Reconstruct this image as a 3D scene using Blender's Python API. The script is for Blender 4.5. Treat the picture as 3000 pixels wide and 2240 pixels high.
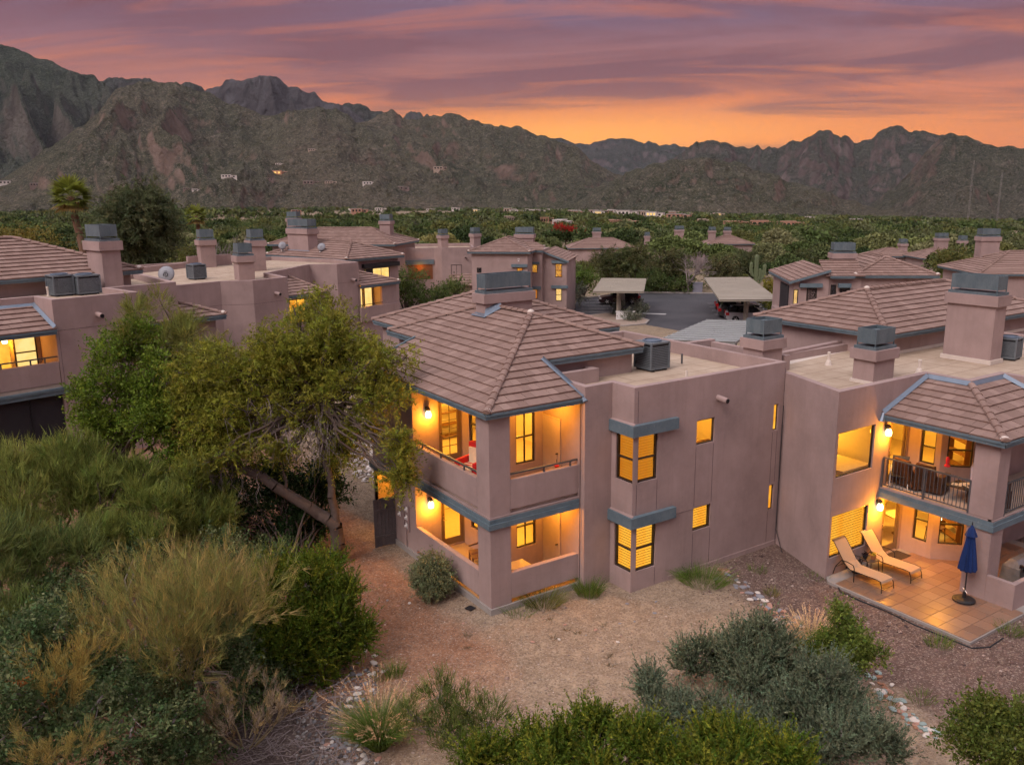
import bpy, math, random
import numpy as np
from mathutils import Vector, Matrix
sc = bpy.context.scene
for o in list(bpy.data.objects): bpy.data.objects.remove(o)
COL = sc.collection
RD = random.Random(11)
rng = np.random.default_rng(5)
rad = math.radians

# ------------------------------------------------------------------ camera
CAM = (-12.34, -20.11, 12.5)
YAW, PIT, ROLL = rad(56.79), rad(12.58), rad(-0.59)
_d = Vector((math.cos(PIT)*math.cos(YAW), math.cos(PIT)*math.sin(YAW), -math.sin(PIT)))
_r = Vector((math.sin(YAW), -math.cos(YAW), 0)); _u = _r.cross(_d)
_r2 = math.cos(ROLL)*_r + math.sin(ROLL)*_u; _u2 = -math.sin(ROLL)*_r + math.cos(ROLL)*_u
cd = bpy.data.cameras.new('camera'); cam = bpy.data.objects.new('camera', cd); COL.objects.link(cam)
mw = Matrix((_r2, _u2, -_d)).transposed().to_4x4(); mw.translation = CAM
cam.matrix_world = mw
cd.sensor_width = 36; cd.lens = 29.76; cd.clip_end = 40000; cd.clip_start = 0.1
sc.camera = cam

# ------------------------------------------------------------------ node helpers
class NT:
    def __init__(s, nt): s.t = nt; s.n = nt.nodes; s.l = nt.links
    def new(s, typ, **kw):
        n = s.n.new(typ)
        for k, v in kw.items():
            if k == 'inp':
                for i, val in v.items():
                    s.put(n.inputs[i], val)
            else: setattr(n, k, v)
        return n
    def put(s, sock, val):
        if hasattr(val, 'is_linked') or isinstance(val, bpy.types.NodeSocket): s.l.new(val, sock)
        elif val is not None: sock.default_value = val
    def m(s, op, a, b=None, c=None, clamp=False):
        n = s.n.new('ShaderNodeMath'); n.operation = op; n.use_clamp = clamp
        s.put(n.inputs[0], a); s.put(n.inputs[1], b)
        if c is not None: s.put(n.inputs[2], c)
        return n.outputs[0]
    def mix(s, f, a, b, blend='MIX'):
        n = s.n.new('ShaderNodeMix'); n.data_type = 'RGBA'; n.blend_type = blend
        s.put(n.inputs[0], f); s.put(n.inputs[6], c4(a)); s.put(n.inputs[7], c4(b))
        return n.outputs[2]
    def ramp(s, f, stops, interp='LINEAR'):
        n = s.n.new('ShaderNodeValToRGB'); s.put(n.inputs[0], f)
        cr = n.color_ramp; cr.interpolation = interp
        while len(cr.elements) < len(stops): cr.elements.new(0.5)
        for e, (p, c) in zip(cr.elements, stops): e.position = p; e.color = c4(c)
        return n.outputs[0]
    def noise(s, vec, scale, detail=4, rough=.55, out=0, dist=0):
        n = s.n.new('ShaderNodeTexNoise'); s.put(n.inputs['Vector'], vec)
        n.inputs['Scale'].default_value = scale; n.inputs['Detail'].default_value = detail
        n.inputs['Roughness'].default_value = rough; n.inputs['Distortion'].default_value = dist
        return n.outputs[out]
    def maprange(s, v, a, b, c=0., d=1.):
        n = s.n.new('ShaderNodeMapRange'); n.clamp = True
        for i, x in enumerate((v, a, b, c, d)): s.put(n.inputs[i], x)
        return n.outputs[0]
    def scale(s, vec, sx, sy, sz):
        n = s.n.new('ShaderNodeVectorMath'); n.operation = 'MULTIPLY'
        s.put(n.inputs[0], vec); n.inputs[1].default_value = (sx, sy, sz)
        return n.outputs[0]
def c4(c):
    if isinstance(c, (tuple, list)) and len(c) == 3: return (*c, 1.)
    if isinstance(c, (int, float)): return (c, c, c, 1.)
    return c

# ------------------------------------------------------------------ sky
w = bpy.data.worlds.new('World'); sc.world = w; w.use_nodes = True
T = NT(w.node_tree); T.n.clear()
geo = T.new('ShaderNodeTexCoord').outputs['Generated']
sep = T.new('ShaderNodeSeparateXYZ', inp={0: geo})
X, Y, Z = sep.outputs
el = T.m('MULTIPLY', T.m('ARCSINE', Z), 57.2958)
# azimuth relative to the sunset glow at 48 degrees (degrees, wraps behind)
ga = rad(50)
ca = T.m('ADD', T.m('MULTIPLY', X, math.cos(ga)), T.m('MULTIPLY', Y, math.sin(ga)))
sa = T.m('SUBTRACT', T.m('MULTIPLY', Y, math.cos(ga)), T.m('MULTIPLY', X, math.sin(ga)))
az = T.m('MULTIPLY', T.m('ARCTAN2', sa, ca), 57.2958)
# clouds lie on a high layer: direction projected onto a plane, so streaks thin out towards the horizon
den = T.m('ADD', T.m('MAXIMUM', Z, 0.0), 0.10)
comb = T.new('ShaderNodeCombineXYZ', inp={0: T.m('DIVIDE', ca, den), 1: T.m('DIVIDE', sa, den), 2: 0.})
cl1 = T.noise(T.scale(comb.outputs[0], 1.05, .40, 1), 1.15, 9, .62, dist=.9)
cl2 = T.noise(T.scale(comb.outputs[0], 1.35, .36, 1), 1.8, 9, .60, dist=.8)
elw = T.m('ADD', el, T.m('MULTIPLY', T.m('SUBTRACT', cl2, .5), 2.2))
glow = T.m('EXPONENT', T.m('MULTIPLY', T.m('POWER', T.m('ABSOLUTE', T.m('DIVIDE', az, 33.)), 2.4), -1.))
eln = T.maprange(elw, -4., 90.)
E_ = lambda d: (d + 4.) / 94.
base = T.ramp(eln, [(E_(-4), (.20, .09, .07)), (E_(0), (.34, .115, .072)), (E_(4), (.28, .092, .075)), (E_(7.5), (.20, .078, .084)), (E_(11), (.118, .062, .100)), (E_(20), (.19, .14, .19)), (E_(45), (.60, .55, .61)), (E_(90), (.86, .82, .88))])
warm = T.ramp(eln, [(E_(-4), (.50, .14, .022)), (E_(1.), (.62, .165, .020)), (E_(3.8), (.66, .185, .020)), (E_(5.6), (.50, .130, .030)), (E_(7.6), (.26, .090, .072)), (E_(10.5), (.120, .063, .100)), (E_(20), (.19, .14, .19)), (E_(45), (.60, .55, .61)), (E_(90), (.86, .82, .88))])
col = T.mix(glow, base, warm)
def blob(a0, e0, wa, we, amp):
    q = T.m('ADD', T.m('POWER', T.m('DIVIDE', T.m('SUBTRACT', az, a0), wa), 2.), T.m('POWER', T.m('DIVIDE', T.m('SUBTRACT', el, e0), we), 2.))
    return T.m('MULTIPLY', T.m('EXPONENT', T.m('MULTIPLY', q, -1.)), amp)
clb = cl1
for b in ((17, 8.8, 4.5, 1.1, .20), (3, 5.9, 10, .8, .20), (-12, 7.2, 12, 1.0, .22), (-22, 9.0, 8, 1.2, .18), (10, 6.4, 6, .7, .16), (27, 10.5, 9, 1.6, .10), (-12, 2.6, 10, .5, .12), (2, 4.0, 16, 1.5, -.26), (-8, 5.0, 9, .5, .16), (14, 5.0, 8, .45, .14)):
    clb = T.m('ADD', clb, blob(*b))
dark = T.maprange(clb, .49, .67)
dark = T.m('MULTIPLY', dark, T.maprange(el, 75., 14., .25, .92))
cdark = T.mix(T.m('MULTIPLY', glow, T.maprange(el, 7., 1.5)), (.130, .042, .050), (.27, .070, .028))
cdark = T.mix(T.maprange(el, 12., 40.), cdark, (.40, .36, .42))
col = T.mix(dark, col, cdark)
lit = T.m('MULTIPLY', T.maprange(cl2, .52, .74), T.maprange(el, 40., 9., 0., .70))
lit = T.m('MULTIPLY', lit, T.maprange(T.m('ABSOLUTE', az), 150., 40.))
clit = T.mix(T.maprange(el, 3., 9.), (.70, .20, .018), (.42, .11, .040))
col = T.mix(lit, col, clit)
col = T.mix(blob(3, 3.4, 13, 1.5, .75), col, (.86, .33, .032))
col = T.mix(T.maprange(el, 0., -3.), col, (.16, .12, .10))
nish = T.new('ShaderNodeTexSky', sky_type='NISHITA', sun_disc=False, sun_elevation=rad(35), sun_rotation=rad(90 - 205))
nsky = T.new('ShaderNodeBackground', inp={0: nish.outputs[0], 1: 0.003})
bg = T.new('ShaderNodeBackground', inp={0: col, 1: 1.0})
add = T.new('ShaderNodeAddShader', inp={0: bg.outputs[0], 1: nsky.outputs[0]})
T.l.new(add.outputs[0], T.new('ShaderNodeOutputWorld').inputs[0])

# ------------------------------------------------------------------ sun: the broad soft light of a clouded evening sky
ld = bpy.data.lights.new('sun', 'SUN'); sun = bpy.data.objects.new('sun', ld); COL.objects.link(sun)
ld.energy = 1.5; ld.angle = rad(34); ld.color = (1, .86, .83)
_a, _e = rad(198), rad(44)
sd = Vector((math.cos(_e)*math.cos(_a), math.cos(_e)*math.sin(_a), math.sin(_e)))
sun.rotation_euler = sd.to_track_quat('Z', 'Y').to_euler()
sc.view_settings.view_transform = 'Standard'; sc.view_settings.look = 'None'
sc.view_settings.exposure = 0.64; sc.view_settings.gamma = 1.0; sc.view_settings.use_curve_mapping = False
sc.render.engine = 'CYCLES'
cy = sc.cycles
cy.max_bounces = 4; cy.diffuse_bounces = 2; cy.glossy_bounces = 2; cy.transmission_bounces = 4; cy.transparent_max_bounces = 6
cy.caustics_reflective = False; cy.caustics_refractive = False
cy.use_denoising = True; cy.sample_clamp_indirect = 4.0; cy.use_light_tree = True
cy.use_adaptive_sampling = True; cy.adaptive_threshold = .03; cy.adaptive_min_samples = 12

# ------------------------------------------------------------------ materials
MATS = {}
def mat(name, build, **kw):
    m = bpy.data.materials.new(name); m.use_nodes = True
    t = NT(m.node_tree); t.n.clear()
    out = t.new('ShaderNodeOutputMaterial')
    sh = build(t)
    t.l.new(sh, out.inputs[0]); MATS[name] = m
    return m
def pbr(t, col, rough=.8, bump=None, bstr=.3, bdist=.02, metal=0., normal=None, spec=.5):
    n = t.new('ShaderNodeBsdfPrincipled', inp={'Base Color': c4(col), 'Roughness': rough, 'Metallic': metal, 'Specular IOR Level': spec})
    if bump is not None:
        b = t.new('ShaderNodeBump', inp={'Strength': bstr, 'Distance': bdist, 'Height': bump})
        if normal is not None: t.l.new(normal, b.inputs['Normal'])
        normal = b.outputs[0]
    if normal is not None: t.l.new(normal, n.inputs['Normal'])
    return n.outputs[0]
def objco(t): return t.new('ShaderNodeTexCoord').outputs['Object']
def orand(t): return t.new('ShaderNodeObjectInfo').outputs['Random']
def irand(t): return t.new('ShaderNodeNewGeometry').outputs['Random Per Island']
def rnd(t): return t.m('FRACT', t.m('ADD', orand(t), irand(t)))
def simple(name, col, rough=.7, var=.15, scale=6., metal=0., bump=.0, bs=40., spec=.4):
    def b(t):
        co = objco(t)
        n = t.noise(co, scale, 5, .6)
        c = t.mix(n, tuple(x*(1-var) for x in col), tuple(min(1, x*(1+var)) for x in col))
        return pbr(t, c, rough, t.noise(co, bs, 3) if bump else None, bump, .01, metal, spec=spec)
    return mat(name, b)
def stucco(name, col):
    def b(t):
        co = objco(t)
        big = t.noise(co, .55, 5, .62)
        streak = t.noise(t.scale(co, 3.2, 3.2, .22), 1.6, 5, .65)
        fine = t.noise(co, 7., 4, .6)
        c = t.mix(t.maprange(big, .32, .7), tuple(x*.80 for x in col), tuple(x*1.12 for x in col))
        c = t.mix(t.m('MULTIPLY', t.maprange(streak, .50, .74), .30), c, tuple(x*.66 for x in col))
        c = t.mix(t.m('MULTIPLY', t.maprange(fine, .5, .8), .22), c, tuple(x*1.22 for x in col))
        bev = t.new('ShaderNodeBevel', samples=3, inp={'Radius': .03})
        return pbr(t, c, .92, t.noise(co, 38., 4, .65), .35, .012, normal=bev.outputs[0], spec=.2)
    return mat(name, b)
STU = stucco('stucco', (.365, .268, .246))
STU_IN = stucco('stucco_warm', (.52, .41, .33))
def tilemat(t):
    r = rnd(t); co = objco(t)
    n = t.noise(co, 5., 5, .65); n2 = t.noise(co, .5, 3)
    c = t.ramp(r, [(0, (.215, .140, .112)), (.35, (.24, .157, .127)), (.7, (.262, .174, .142)), (1, (.30, .205, .168))])
    c = t.mix(t.m('MULTIPLY', t.maprange(n, .45, .8), .35), c, (.19, .13, .12))
    c = t.mix(t.m('MULTIPLY', t.maprange(n2, .5, .75), .22), c, (.34, .25, .21))
    return pbr(t, c, .85, t.noise(co, 60., 3), .25, .008, spec=.3)
TILE = mat('roof_tile', tilemat)
UNDER = simple('roof_felt', (.075, .05, .045), .95)
def slate(t):
    co = objco(t)
    n = t.noise(t.scale(co, 1, 1, .35), 3.5, 6, .65); n2 = t.noise(co, 16., 3)
    c = t.mix(t.maprange(n, .3, .72), (.088, .128, .148), (.16, .205, .222))
    c = t.mix(t.m('MULTIPLY', t.maprange(n2, .56, .75), .5), c, (.06, .075, .085))
    return pbr(t, c, .55, n2, .1, .01, .25)
SLATE = mat('slate_metal', slate)
def trim(t):
    co = objco(t); n = t.noise(co, 2.2, 6, .7); n2 = t.noise(co, 12., 4, .7)
    c = t.mix(t.maprange(n, .3, .7), (.085, .128, .152), (.135, .185, .21))
    c = t.mix(t.m('MULTIPLY', t.maprange(n2, .6, .78), .6), c, (.30, .32, .32))
    return pbr(t, c, .7, n2, .15, .01)
TRIM = mat('trim_paint', trim)
FLASH = simple('flashing', (.20, .245, .30), .45, .2, 4., .5)
def membrane(t):
    co = objco(t)
    n = t.noise(co, .9, 6, .65); n2 = t.noise(t.scale(co, 1., .25, 1), 3., 5, .65)
    c = t.mix(t.maprange(n, .3, .7), (.36, .265, .185), (.50, .40, .30))
    c = t.mix(t.m('MULTIPLY', t.maprange(n2, .52, .75), .55), c, (.26, .18, .12))
    br = t.new('ShaderNodeTexBrick', inp={'Vector': co, 'Scale': 1., 'Mortar Size': .018, 'Brick Width': 6.5, 'Row Height': 1.0, 'Color1': (1, 1, 1, 1), 'Color2': (.9, .9, .9, 1), 'Mortar': (.42, .36, .32, 1)})
    c = t.mix(.8, c, br.outputs[0], 'MULTIPLY')
    return pbr(t, c, .9, n2, .2, .02)
MEMB = mat('roof_membrane', membrane)
WHITE = simple('white_coating', (.62, .54, .47), .8)
FRAME = simple('bronze_frame', (.03, .022, .018), .45, .2, 5.)
DOORW = simple('door_paint', (.19, .13, .075), .5, .15)
def glassmat(t):
    fr = t.new('ShaderNodeFresnel', inp={0: 1.45})
    return t.new('ShaderNodeMixShader', inp={0: t.m('MULTIPLY', fr.outputs[0], .6), 1: t.new('ShaderNodeBsdfTransparent').outputs[0], 2: t.new('ShaderNodeBsdfGlossy', inp={1: .03}).outputs[0]}).outputs[0]
GLASS = mat('window_glass', glassmat)
def emis(name, c0, c1, st, scale=1.5):
    def b(t):
        co = objco(t); n = t.noise(co, scale, 3, .6)
        c = t.mix(t.maprange(n, .35, .65), c0, c1)
        return t.new('ShaderNodeEmission', inp={0: c, 1: st}).outputs[0]
    return mat(name, b)
LITPANE = emis('lit_window', (.62, .17, .008), (1., .52, .06), 0.82, 1.1)
LITBACK = emis('lit_blind_gap', (.60, .17, .006), (.66, .21, .009), .36)
LITPALE = emis('lit_window_pale', (1., .56, .13), (1., .70, .26), .75)
LITSLAT = emis('lit_blind_slat', (1., .38, .024), (1., .50, .050), .70, 2.)
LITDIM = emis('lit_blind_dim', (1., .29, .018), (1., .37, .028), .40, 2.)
SHADE = emis('lamp_glass', (1., .82, .42), (1., .88, .52), 5.)
INTER = simple('interior_wall', (.80, .66, .43), .9, .06)
INTFL = simple('interior_carpet', (.55, .42, .28), .95)
DARKGL = simple('dark_glass', (.02, .022, .025), .08, .1, spec=.8)
DARKSC = simple('dark_screen', (.022, .02, .024), .7, .3, 3.)
BLACK = simple('black_metal', (.015, .015, .017), .5)
GREYM = simple('grey_metal', (.10, .105, .115), .5, .2, 5., .4)
ACM = simple('ac_metal', (.15, .175, .19), .55, .25, 6., .2)
CONC = simple('concrete', (.30, .27, .245), .9, .2, 3., bump=.2)
WOODG = simple('weathered_wood', (.105, .088, .088), .85, .35, 9., bump=.3)
WOODB = simple('brown_wood', (.17, .07, .025), .6, .3, 8.)
RED = simple('red_cloth', (.50, .012, .015), .8)
CREAM = simple('cream_cloth', (.72, .58, .38), .9, .2)
WHITEP = simple('white_plastic', (.72, .70, .68), .5)
SLING = simple('tan_sling', (.33, .25, .18), .85, .12, 30.)
BRONZE = simple('bronze_tube', (.045, .035, .028), .4, .2, 6., .6)
BLUE = simple('blue_canvas', (.003, .022, .105), .75, .3, 3.)
TERRA = simple('terracotta', (.35, .13, .05), .8)
BARK = simple('bark', (.115, .085, .07), .95, .4, 7., bump=.6, bs=20.)
BARKG = simple('grey_twig', (.26, .215, .205), .95, .3, 3.)
BARKP = simple('palm_bark', (.17, .10, .065), .95, .4, 9., bump=.6, bs=14.)
SAGUARO = simple('cactus_skin', (.12, .15, .075), .8, .2, 4.)
# ------------------------------------------------------------------ mesh helpers
def link(o, parent=None, props=None):
    COL.objects.link(o)
    if parent is not None: o.parent = parent
    if props:
        for k, v in props.items(): o[k] = v
    return o
class MB:
    def __init__(s): s.v = []; s.f = []
    def poly(s, pts):
        i = len(s.v); s.v += [tuple(p) for p in pts]; s.f.append(tuple(range(i, i+len(pts)))); return s
    def box(s, x0, y0, z0, x1, y1, z1):
        if x0 > x1: x0, x1 = x1, x0
        if y0 > y1: y0, y1 = y1, y0
        if z0 > z1: z0, z1 = z1, z0
        return s.prism([(x0, y0), (x1, y0), (x1, y1), (x0, y1)], z0, z1)
    def prism(s, P, z0, z1, top=None):
        n = len(P); i = len(s.v); Q = top or P
        ar = sum(P[k][0]*P[(k+1) % n][1]-P[(k+1) % n][0]*P[k][1] for k in range(n))
        if ar < 0: P = P[::-1]; Q = Q[::-1]
        s.v += [(p[0], p[1], z0) for p in P] + [(p[0], p[1], z1) for p in Q]
        s.f.append(tuple(range(i+n-1, i-1, -1))); s.f.append(tuple(range(i+n, i+2*n)))
        for k in range(n):
            k2 = (k+1) % n; s.f.append((i+k, i+k2, i+n+k2, i+n+k))
        return s
    def tube(s, p, q, r0, r1=None, n=8):
        r1 = r0 if r1 is None else r1
        p = Vector(p); q = Vector(q); d = (q-p).normalized()
        a = d.orthogonal().normalized(); b = d.cross(a); i = len(s.v)
        for c, r in ((p, r0), (q, r1)):
            for k in range(n):
                t = 2*math.pi*k/n; s.v.append(tuple(c+(a*math.cos(t)+b*math.sin(t))*r))
        for k in range(n): s.f.append((i+k, i+(k+1) % n, i+n+(k+1) % n, i+n+k))
        s.f.append(tuple(range(i+n-1, i-1, -1))); s.f.append(tuple(range(i+n, i+2*n)))
        return s
    def path(s, pts, r, n=6):
        for a, b in zip(pts, pts[1:]): s.tube(a, b, r, r, n)
        return s
    def lathe(s, prof, n=16, c=(0, 0, 0), wob=0.):
        i = len(s.v); m = len(prof)
        for j, (r, z) in enumerate(prof):
            for k in range(n):
                t = 2*math.pi*k/n; rr = r*(1+wob*(1 if k % 2 else -1)); s.v.append((c[0]+rr*math.cos(t), c[1]+rr*math.sin(t), c[2]+z))
        for j in range(m-1):
            for k in range(n):
                k2 = (k+1) % n; s.f.append((i+j*n+k, i+j*n+k2, i+(j+1)*n+k2, i+(j+1)*n+k))
        s.f.append(tuple(range(i+n-1, i-1, -1))); s.f.append(tuple(range(i+(m-1)*n, i+m*n)))
        return s
    def rot(s, M, i0=0):
        for k in range(i0, len(s.v)): s.v[k] = tuple(M @ Vector(s.v[k]))
        return s
    def mesh(s, name, material):
        me = bpy.data.meshes.new(name); me.from_pydata(s.v, [], s.f); me.update()
        if material: me.materials.append(material)
        return me
    def obj(s, name, material, parent=None, smooth=False, loc=None, rz=0., **props):
        me = s.mesh(name, material)
        if smooth: me.polygons.foreach_set('use_smooth', [True]*len(me.polygons))
        o = bpy.data.objects.new(name, me)
        if loc is not None: o.location = loc
        if rz: o.rotation_euler.z = rz
        return link(o, parent, props)
def tag(o, label, cat, group=None):
    o['label'] = label; o['category'] = cat
    if group: o['group'] = group
    return o
def thing(name, label, cat, loc=(0, 0, 0), rz=0., group=None):
    o = bpy.data.objects.new(name, None); o.location = loc; o.rotation_euler.z = rz; o.empty_display_size = .1
    link(o); return tag(o, label, cat, group)
KIDS = {}
def dup(root, loc, rz, label=None, scale=None):
    r = root.copy(); COL.objects.link(r); r.location = loc; r.rotation_euler.z = rz
    if label: r['label'] = label
    if scale: r.scale = scale
    for ch in root.children:
        c = ch.copy(); COL.objects.link(c); c.parent = r
        for g in ch.children:
            d = g.copy(); COL.objects.link(d); d.parent = c
    return r
def npmesh(name, V, F, material, smooth=False, alpha=1., tint=None):
    """V (n,3); F (m,k) with one k"""
    me = bpy.data.meshes.new(name); V = np.asarray(V, np.float32); F = np.asarray(F, np.int32)
    m, k = F.shape
    me.vertices.add(len(V)); me.vertices.foreach_set('co', V.ravel())
    me.loops.add(m*k); me.loops.foreach_set('vertex_index', F.ravel())
    me.polygons.add(m); me.polygons.foreach_set('loop_start', np.arange(0, m*k, k, dtype=np.int32))
    if smooth: me.polygons.foreach_set('use_smooth', np.ones(m, bool))
    if tint is not None:
        a = me.color_attributes.new('tint', 'FLOAT_COLOR', 'POINT')
        t = np.ones((len(V), 4), np.float32); t[:, :3] = tint; t[:, 3] = alpha; a.data.foreach_set('color', t.ravel())
    me.update(calc_edges=True)
    if material: me.materials.append(material)
    return me
def npobj(name, V, F, material, parent=None, props=None, **kw):
    o = bpy.data.objects.new(name, npmesh(name, V, F, material, **kw)); return link(o, parent, props)
# vectorised value noise
_tab = np.random.default_rng(3).random(65536).astype(np.float32)
def vnoise(x, y, seed=0):
    xi = np.floor(x).astype(np.int64); yi = np.floor(y).astype(np.int64); fx = x-xi; fy = y-yi
    fx = fx*fx*(3-2*fx); fy = fy*fy*(3-2*fy)
    h = lambda a, b: _tab[(a*7919+b*104729+seed*1299709+((a*b) & 255)*31) & 65535]
    return (h(xi, yi)*(1-fx)+h(xi+1, yi)*fx)*(1-fy)+(h(xi, yi+1)*(1-fx)+h(xi+1, yi+1)*fx)*fy
def fbm(x, y, oct=5, seed=0, gain=.5):
    s = 0; a = 1; t = 0
    for k in range(oct):
        s = s+a*vnoise(x*2**k, y*2**k, seed+k*17); t += a; a *= gain
    return s/t
def ridged(x, y, oct=5, seed=0, gain=.5):
    s = 0; a = 1; t = 0
    for k in range(oct):
        s = s+a*(1-np.abs(2*vnoise(x*2**k, y*2**k, seed+k*13)-1)); t += a; a *= gain
    return s/t
sstep = lambda t: np.clip(t, 0, 1)**2*(3-2*np.clip(t, 0, 1))

# ------------------------------------------------------------------ ground
def gh(x, y, rough=True):
    x = np.asarray(x, float); y = np.asarray(y, float)
    r = 2.75*sstep((y-6.5)/9.)*np.clip(1.08*np.exp(-np.clip(x+9.4, 0, None)/22.)-.08, 0, 1)
    dx = x-CAM[0]; dy = y-CAM[1]; d = np.hypot(dx, dy); a = np.degrees(np.arctan2(dy, dx))
    sl = np.interp(a, [15, 28, 40, 56, 75, 90], [-.030, -.029, -.024, -.015, -.010, -.010])
    far = sl*np.clip(d-112, 0, None)*1.03
    wash = -.55*np.exp(-((x+7.3)/1.6)**2)*sstep((2.-y)/3.)
    z = r+far+wash
    if rough:
        flat = 1-np.exp(-((x-50)/26.)**4-((y-45)/26.)**4)
        z = z+(fbm(x*.5, y*.5, 4, 3)-.5)*.16*flat*np.clip(np.minimum(1, 1), 0, 1)*np.where((x > -1) & (y > -1.5) & (x < 12) & (y < 12), .15, 1)*np.where((x > 9) & (x < 17) & (y > -10) & (y < 0), .25, 1)
        z = z+(fbm(x*.02, y*.02, 4, 8)-.5)*2.5*sstep((d-120)/200)
    return z
def g1(x, y): return float(gh(np.array([x]), np.array([y]))[0])
vis = np.arange(57.-40, 57.+40, .36); rest = np.arange(57.+40, 57.+320, 4.)
ang = np.radians(np.concatenate([vis, rest])); na = len(ang)
rr = np.concatenate([[.01, 4, 8], 10*1.017**np.arange(0, 412)]); rr = rr[rr < 9500]; nr = len(rr)
A, RR = np.meshgrid(ang, rr); GX = CAM[0]+np.cos(A)*RR; GY = CAM[1]+np.sin(A)*RR
GZ = gh(GX, GY)
V = np.stack([GX, GY, GZ], -1).reshape(-1, 3)
i = np.arange(nr-1)[:, None]*na; j = np.arange(na)[None, :]; j2 = (j+1) % na
F = np.stack([i+j, i+na+j, i+na+j2, i+j2], -1).reshape(-1, 4)
def zone(cx, cy, P):  # soft inside test of a convex polygon (counter-clockwise)
    d = np.full(cx.shape, 99.)
    for (x0, y0), (x1, y1) in zip(P, P[1:]+P[:1]):
        L = math.hypot(x1-x0, y1-y0); d = np.minimum(d, ((x1-x0)*(cy-y0)-(y1-y0)*(cx-x0))/L)
    return d
nz = (fbm(V[:, 0]*1.1, V[:, 1]*1.1, 4, 21)-.5)*1.5
gv = np.clip(.5+(zone(V[:, 0], V[:, 1], [(8.2, -1.2), (6.6, -5.2), (6.2, -8.6), (5.2, -14.), (9., -22.), (24., -22.), (24., 2.)])+nz*.7)*1.3, 0, 1)
redz = np.clip(.5+(-(V[:, 0]+.9+np.clip(-V[:, 1]-1, 0, 9)*.35)+nz)*.9, 0, 1)*np.clip((V[:, 1]+5)/3+nz, 0, 1)
dw = np.clip(.5+(1.5-np.abs(V[:, 0]+7.2)+nz)*.8, 0, 1)*np.clip((2.5-V[:, 1])/2, 0, 1)
dd = np.hypot(V[:, 0]-CAM[0], V[:, 1]-CAM[1])
sand = np.array([.345, .268, .188]); gra = np.array([.150, .100, .084]); red = np.array([.32, .17, .10]); wsh = np.array([.145, .11, .10]); scrub = np.array([.25, .20, .125])
base = sand*(1-redz[:, None])+red*redz[:, None]
base = base*(1-dw[:, None])+wsh*dw[:, None]
base = base*(1-gv[:, None])+gra*gv[:, None]
fz = sstep((dd-45)/60)[:, None]; base = base*(1-fz)+scrub*fz
def groundmat(t):
    at = t.new('ShaderNodeAttribute', attribute_name='tint').outputs['Color']
    co = objco(t)
    n = t.noise(co, .8, 6, .65); n2 = t.noise(co, 9., 6, .75)
    vo = t.new('ShaderNodeTexVoronoi', inp={'Vector': co, 'Scale': 26., 'Randomness': 1.})
    c = t.mix(1., at, t.mix(n, (.62, .60, .60), (1.34, 1.32, 1.28)), 'MULTIPLY')
    c = t.mix(1., c, t.mix(t.maprange(t.noise(co, 2.6, 5, .7), .35, .68), (.74, .72, .71), (1.14, 1.14, 1.13)), 'MULTIPLY')
    c = t.mix(1., c, t.mix(t.maprange(n2, .3, .72), (.72, .70, .70), (1.22, 1.22, 1.22)), 'MULTIPLY')
    sp = t.new('ShaderNodeSeparateColor', inp={0: vo.outputs['Color']})
    c = t.mix(t.m('MULTIPLY', t.maprange(sp.outputs[0], .62, 1.), .45), c, (.46, .385, .31))
    c = t.mix(t.m('MULTIPLY', t.maprange(sp.outputs[1], .70, 1.), .6), c, (.09, .065, .055))
    h = t.m('ADD', t.m('MULTIPLY', n2, .6), t.m('MULTIPLY', vo.outputs['Distance'], -.5))
    return pbr(t, c, .95, h, .7, .05, spec=.2)
GROUND = mat('ground_soil', groundmat)
npobj('ground', V, F, GROUND, props={'kind': 'structure'}, smooth=True, tint=base)

# ------------------------------------------------------------------ mountains
def mountmat(t):
    co = objco(t)
    geo = t.new('ShaderNodeNewGeometry')
    nz = t.new('ShaderNodeSeparateXYZ', inp={0: geo.outputs['Normal']}).outputs[2]
    n0 = t.noise(co, .0016, 6, .62); n1 = t.noise(co, .008, 7, .68); n2 = t.noise(co, .035, 5, .7); n3 = t.noise(co, .09, 4, .75); n4 = t.noise(co, .2, 3, .7)
    g = t.mix(t.maprange(n1, .32, .68), (.034, .042, .026), (.105, .100, .066))
    g = t.mix(t.m('MULTIPLY', t.maprange(n0, .45, .68), .6), g, (.15, .115, .088))
    g = t.mix(t.m('MULTIPLY', t.maprange(n2, .54, .70), .65), g, (.23, .185, .145))
    g = t.mix(t.m('MULTIPLY', t.maprange(n3, .48, .62), .70), g, (.022, .030, .017))
    g = t.mix(t.m('MULTIPLY', t.maprange(n4, .52, .64), .6), g, (.25, .21, .165))
    rk = t.ramp(t.noise(t.scale(co, 1, 1, .25), .012, 6, .65), [(.3, (.085, .060, .048)), (.5, (.185, .130, .102)), (.72, (.29, .215, .172))])
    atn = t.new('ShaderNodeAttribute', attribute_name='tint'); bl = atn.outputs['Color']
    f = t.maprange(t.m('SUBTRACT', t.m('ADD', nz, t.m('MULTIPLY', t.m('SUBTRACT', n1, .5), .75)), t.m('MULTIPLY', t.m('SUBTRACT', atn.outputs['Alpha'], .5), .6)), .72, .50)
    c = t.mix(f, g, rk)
    c = t.mix(1., c, bl, 'MULTIPLY')  # per-range tint; bluish ones carry distance haze painted into the rock
    h = t.m('ADD', n1, t.m('MULTIPLY', n2, .35))
    return pbr(t, c, 1., h, 1., 70., spec=0.)
MOUNT = mat('mountain_rock', mountmat)
HX, HY = CAM[0], CAM[1]
def pix(u, v):
    x = (u-1500)/2480; y = -(v-1120)/2480
    d = _r2*x+_u2*y+_d; return math.degrees(math.atan2(d.y, d.x)), d.z/math.hypot(d.x, d.y)
def c1(*L): return [(x/1.4753, 100+y/1.4753) for x, y in L]
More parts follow.
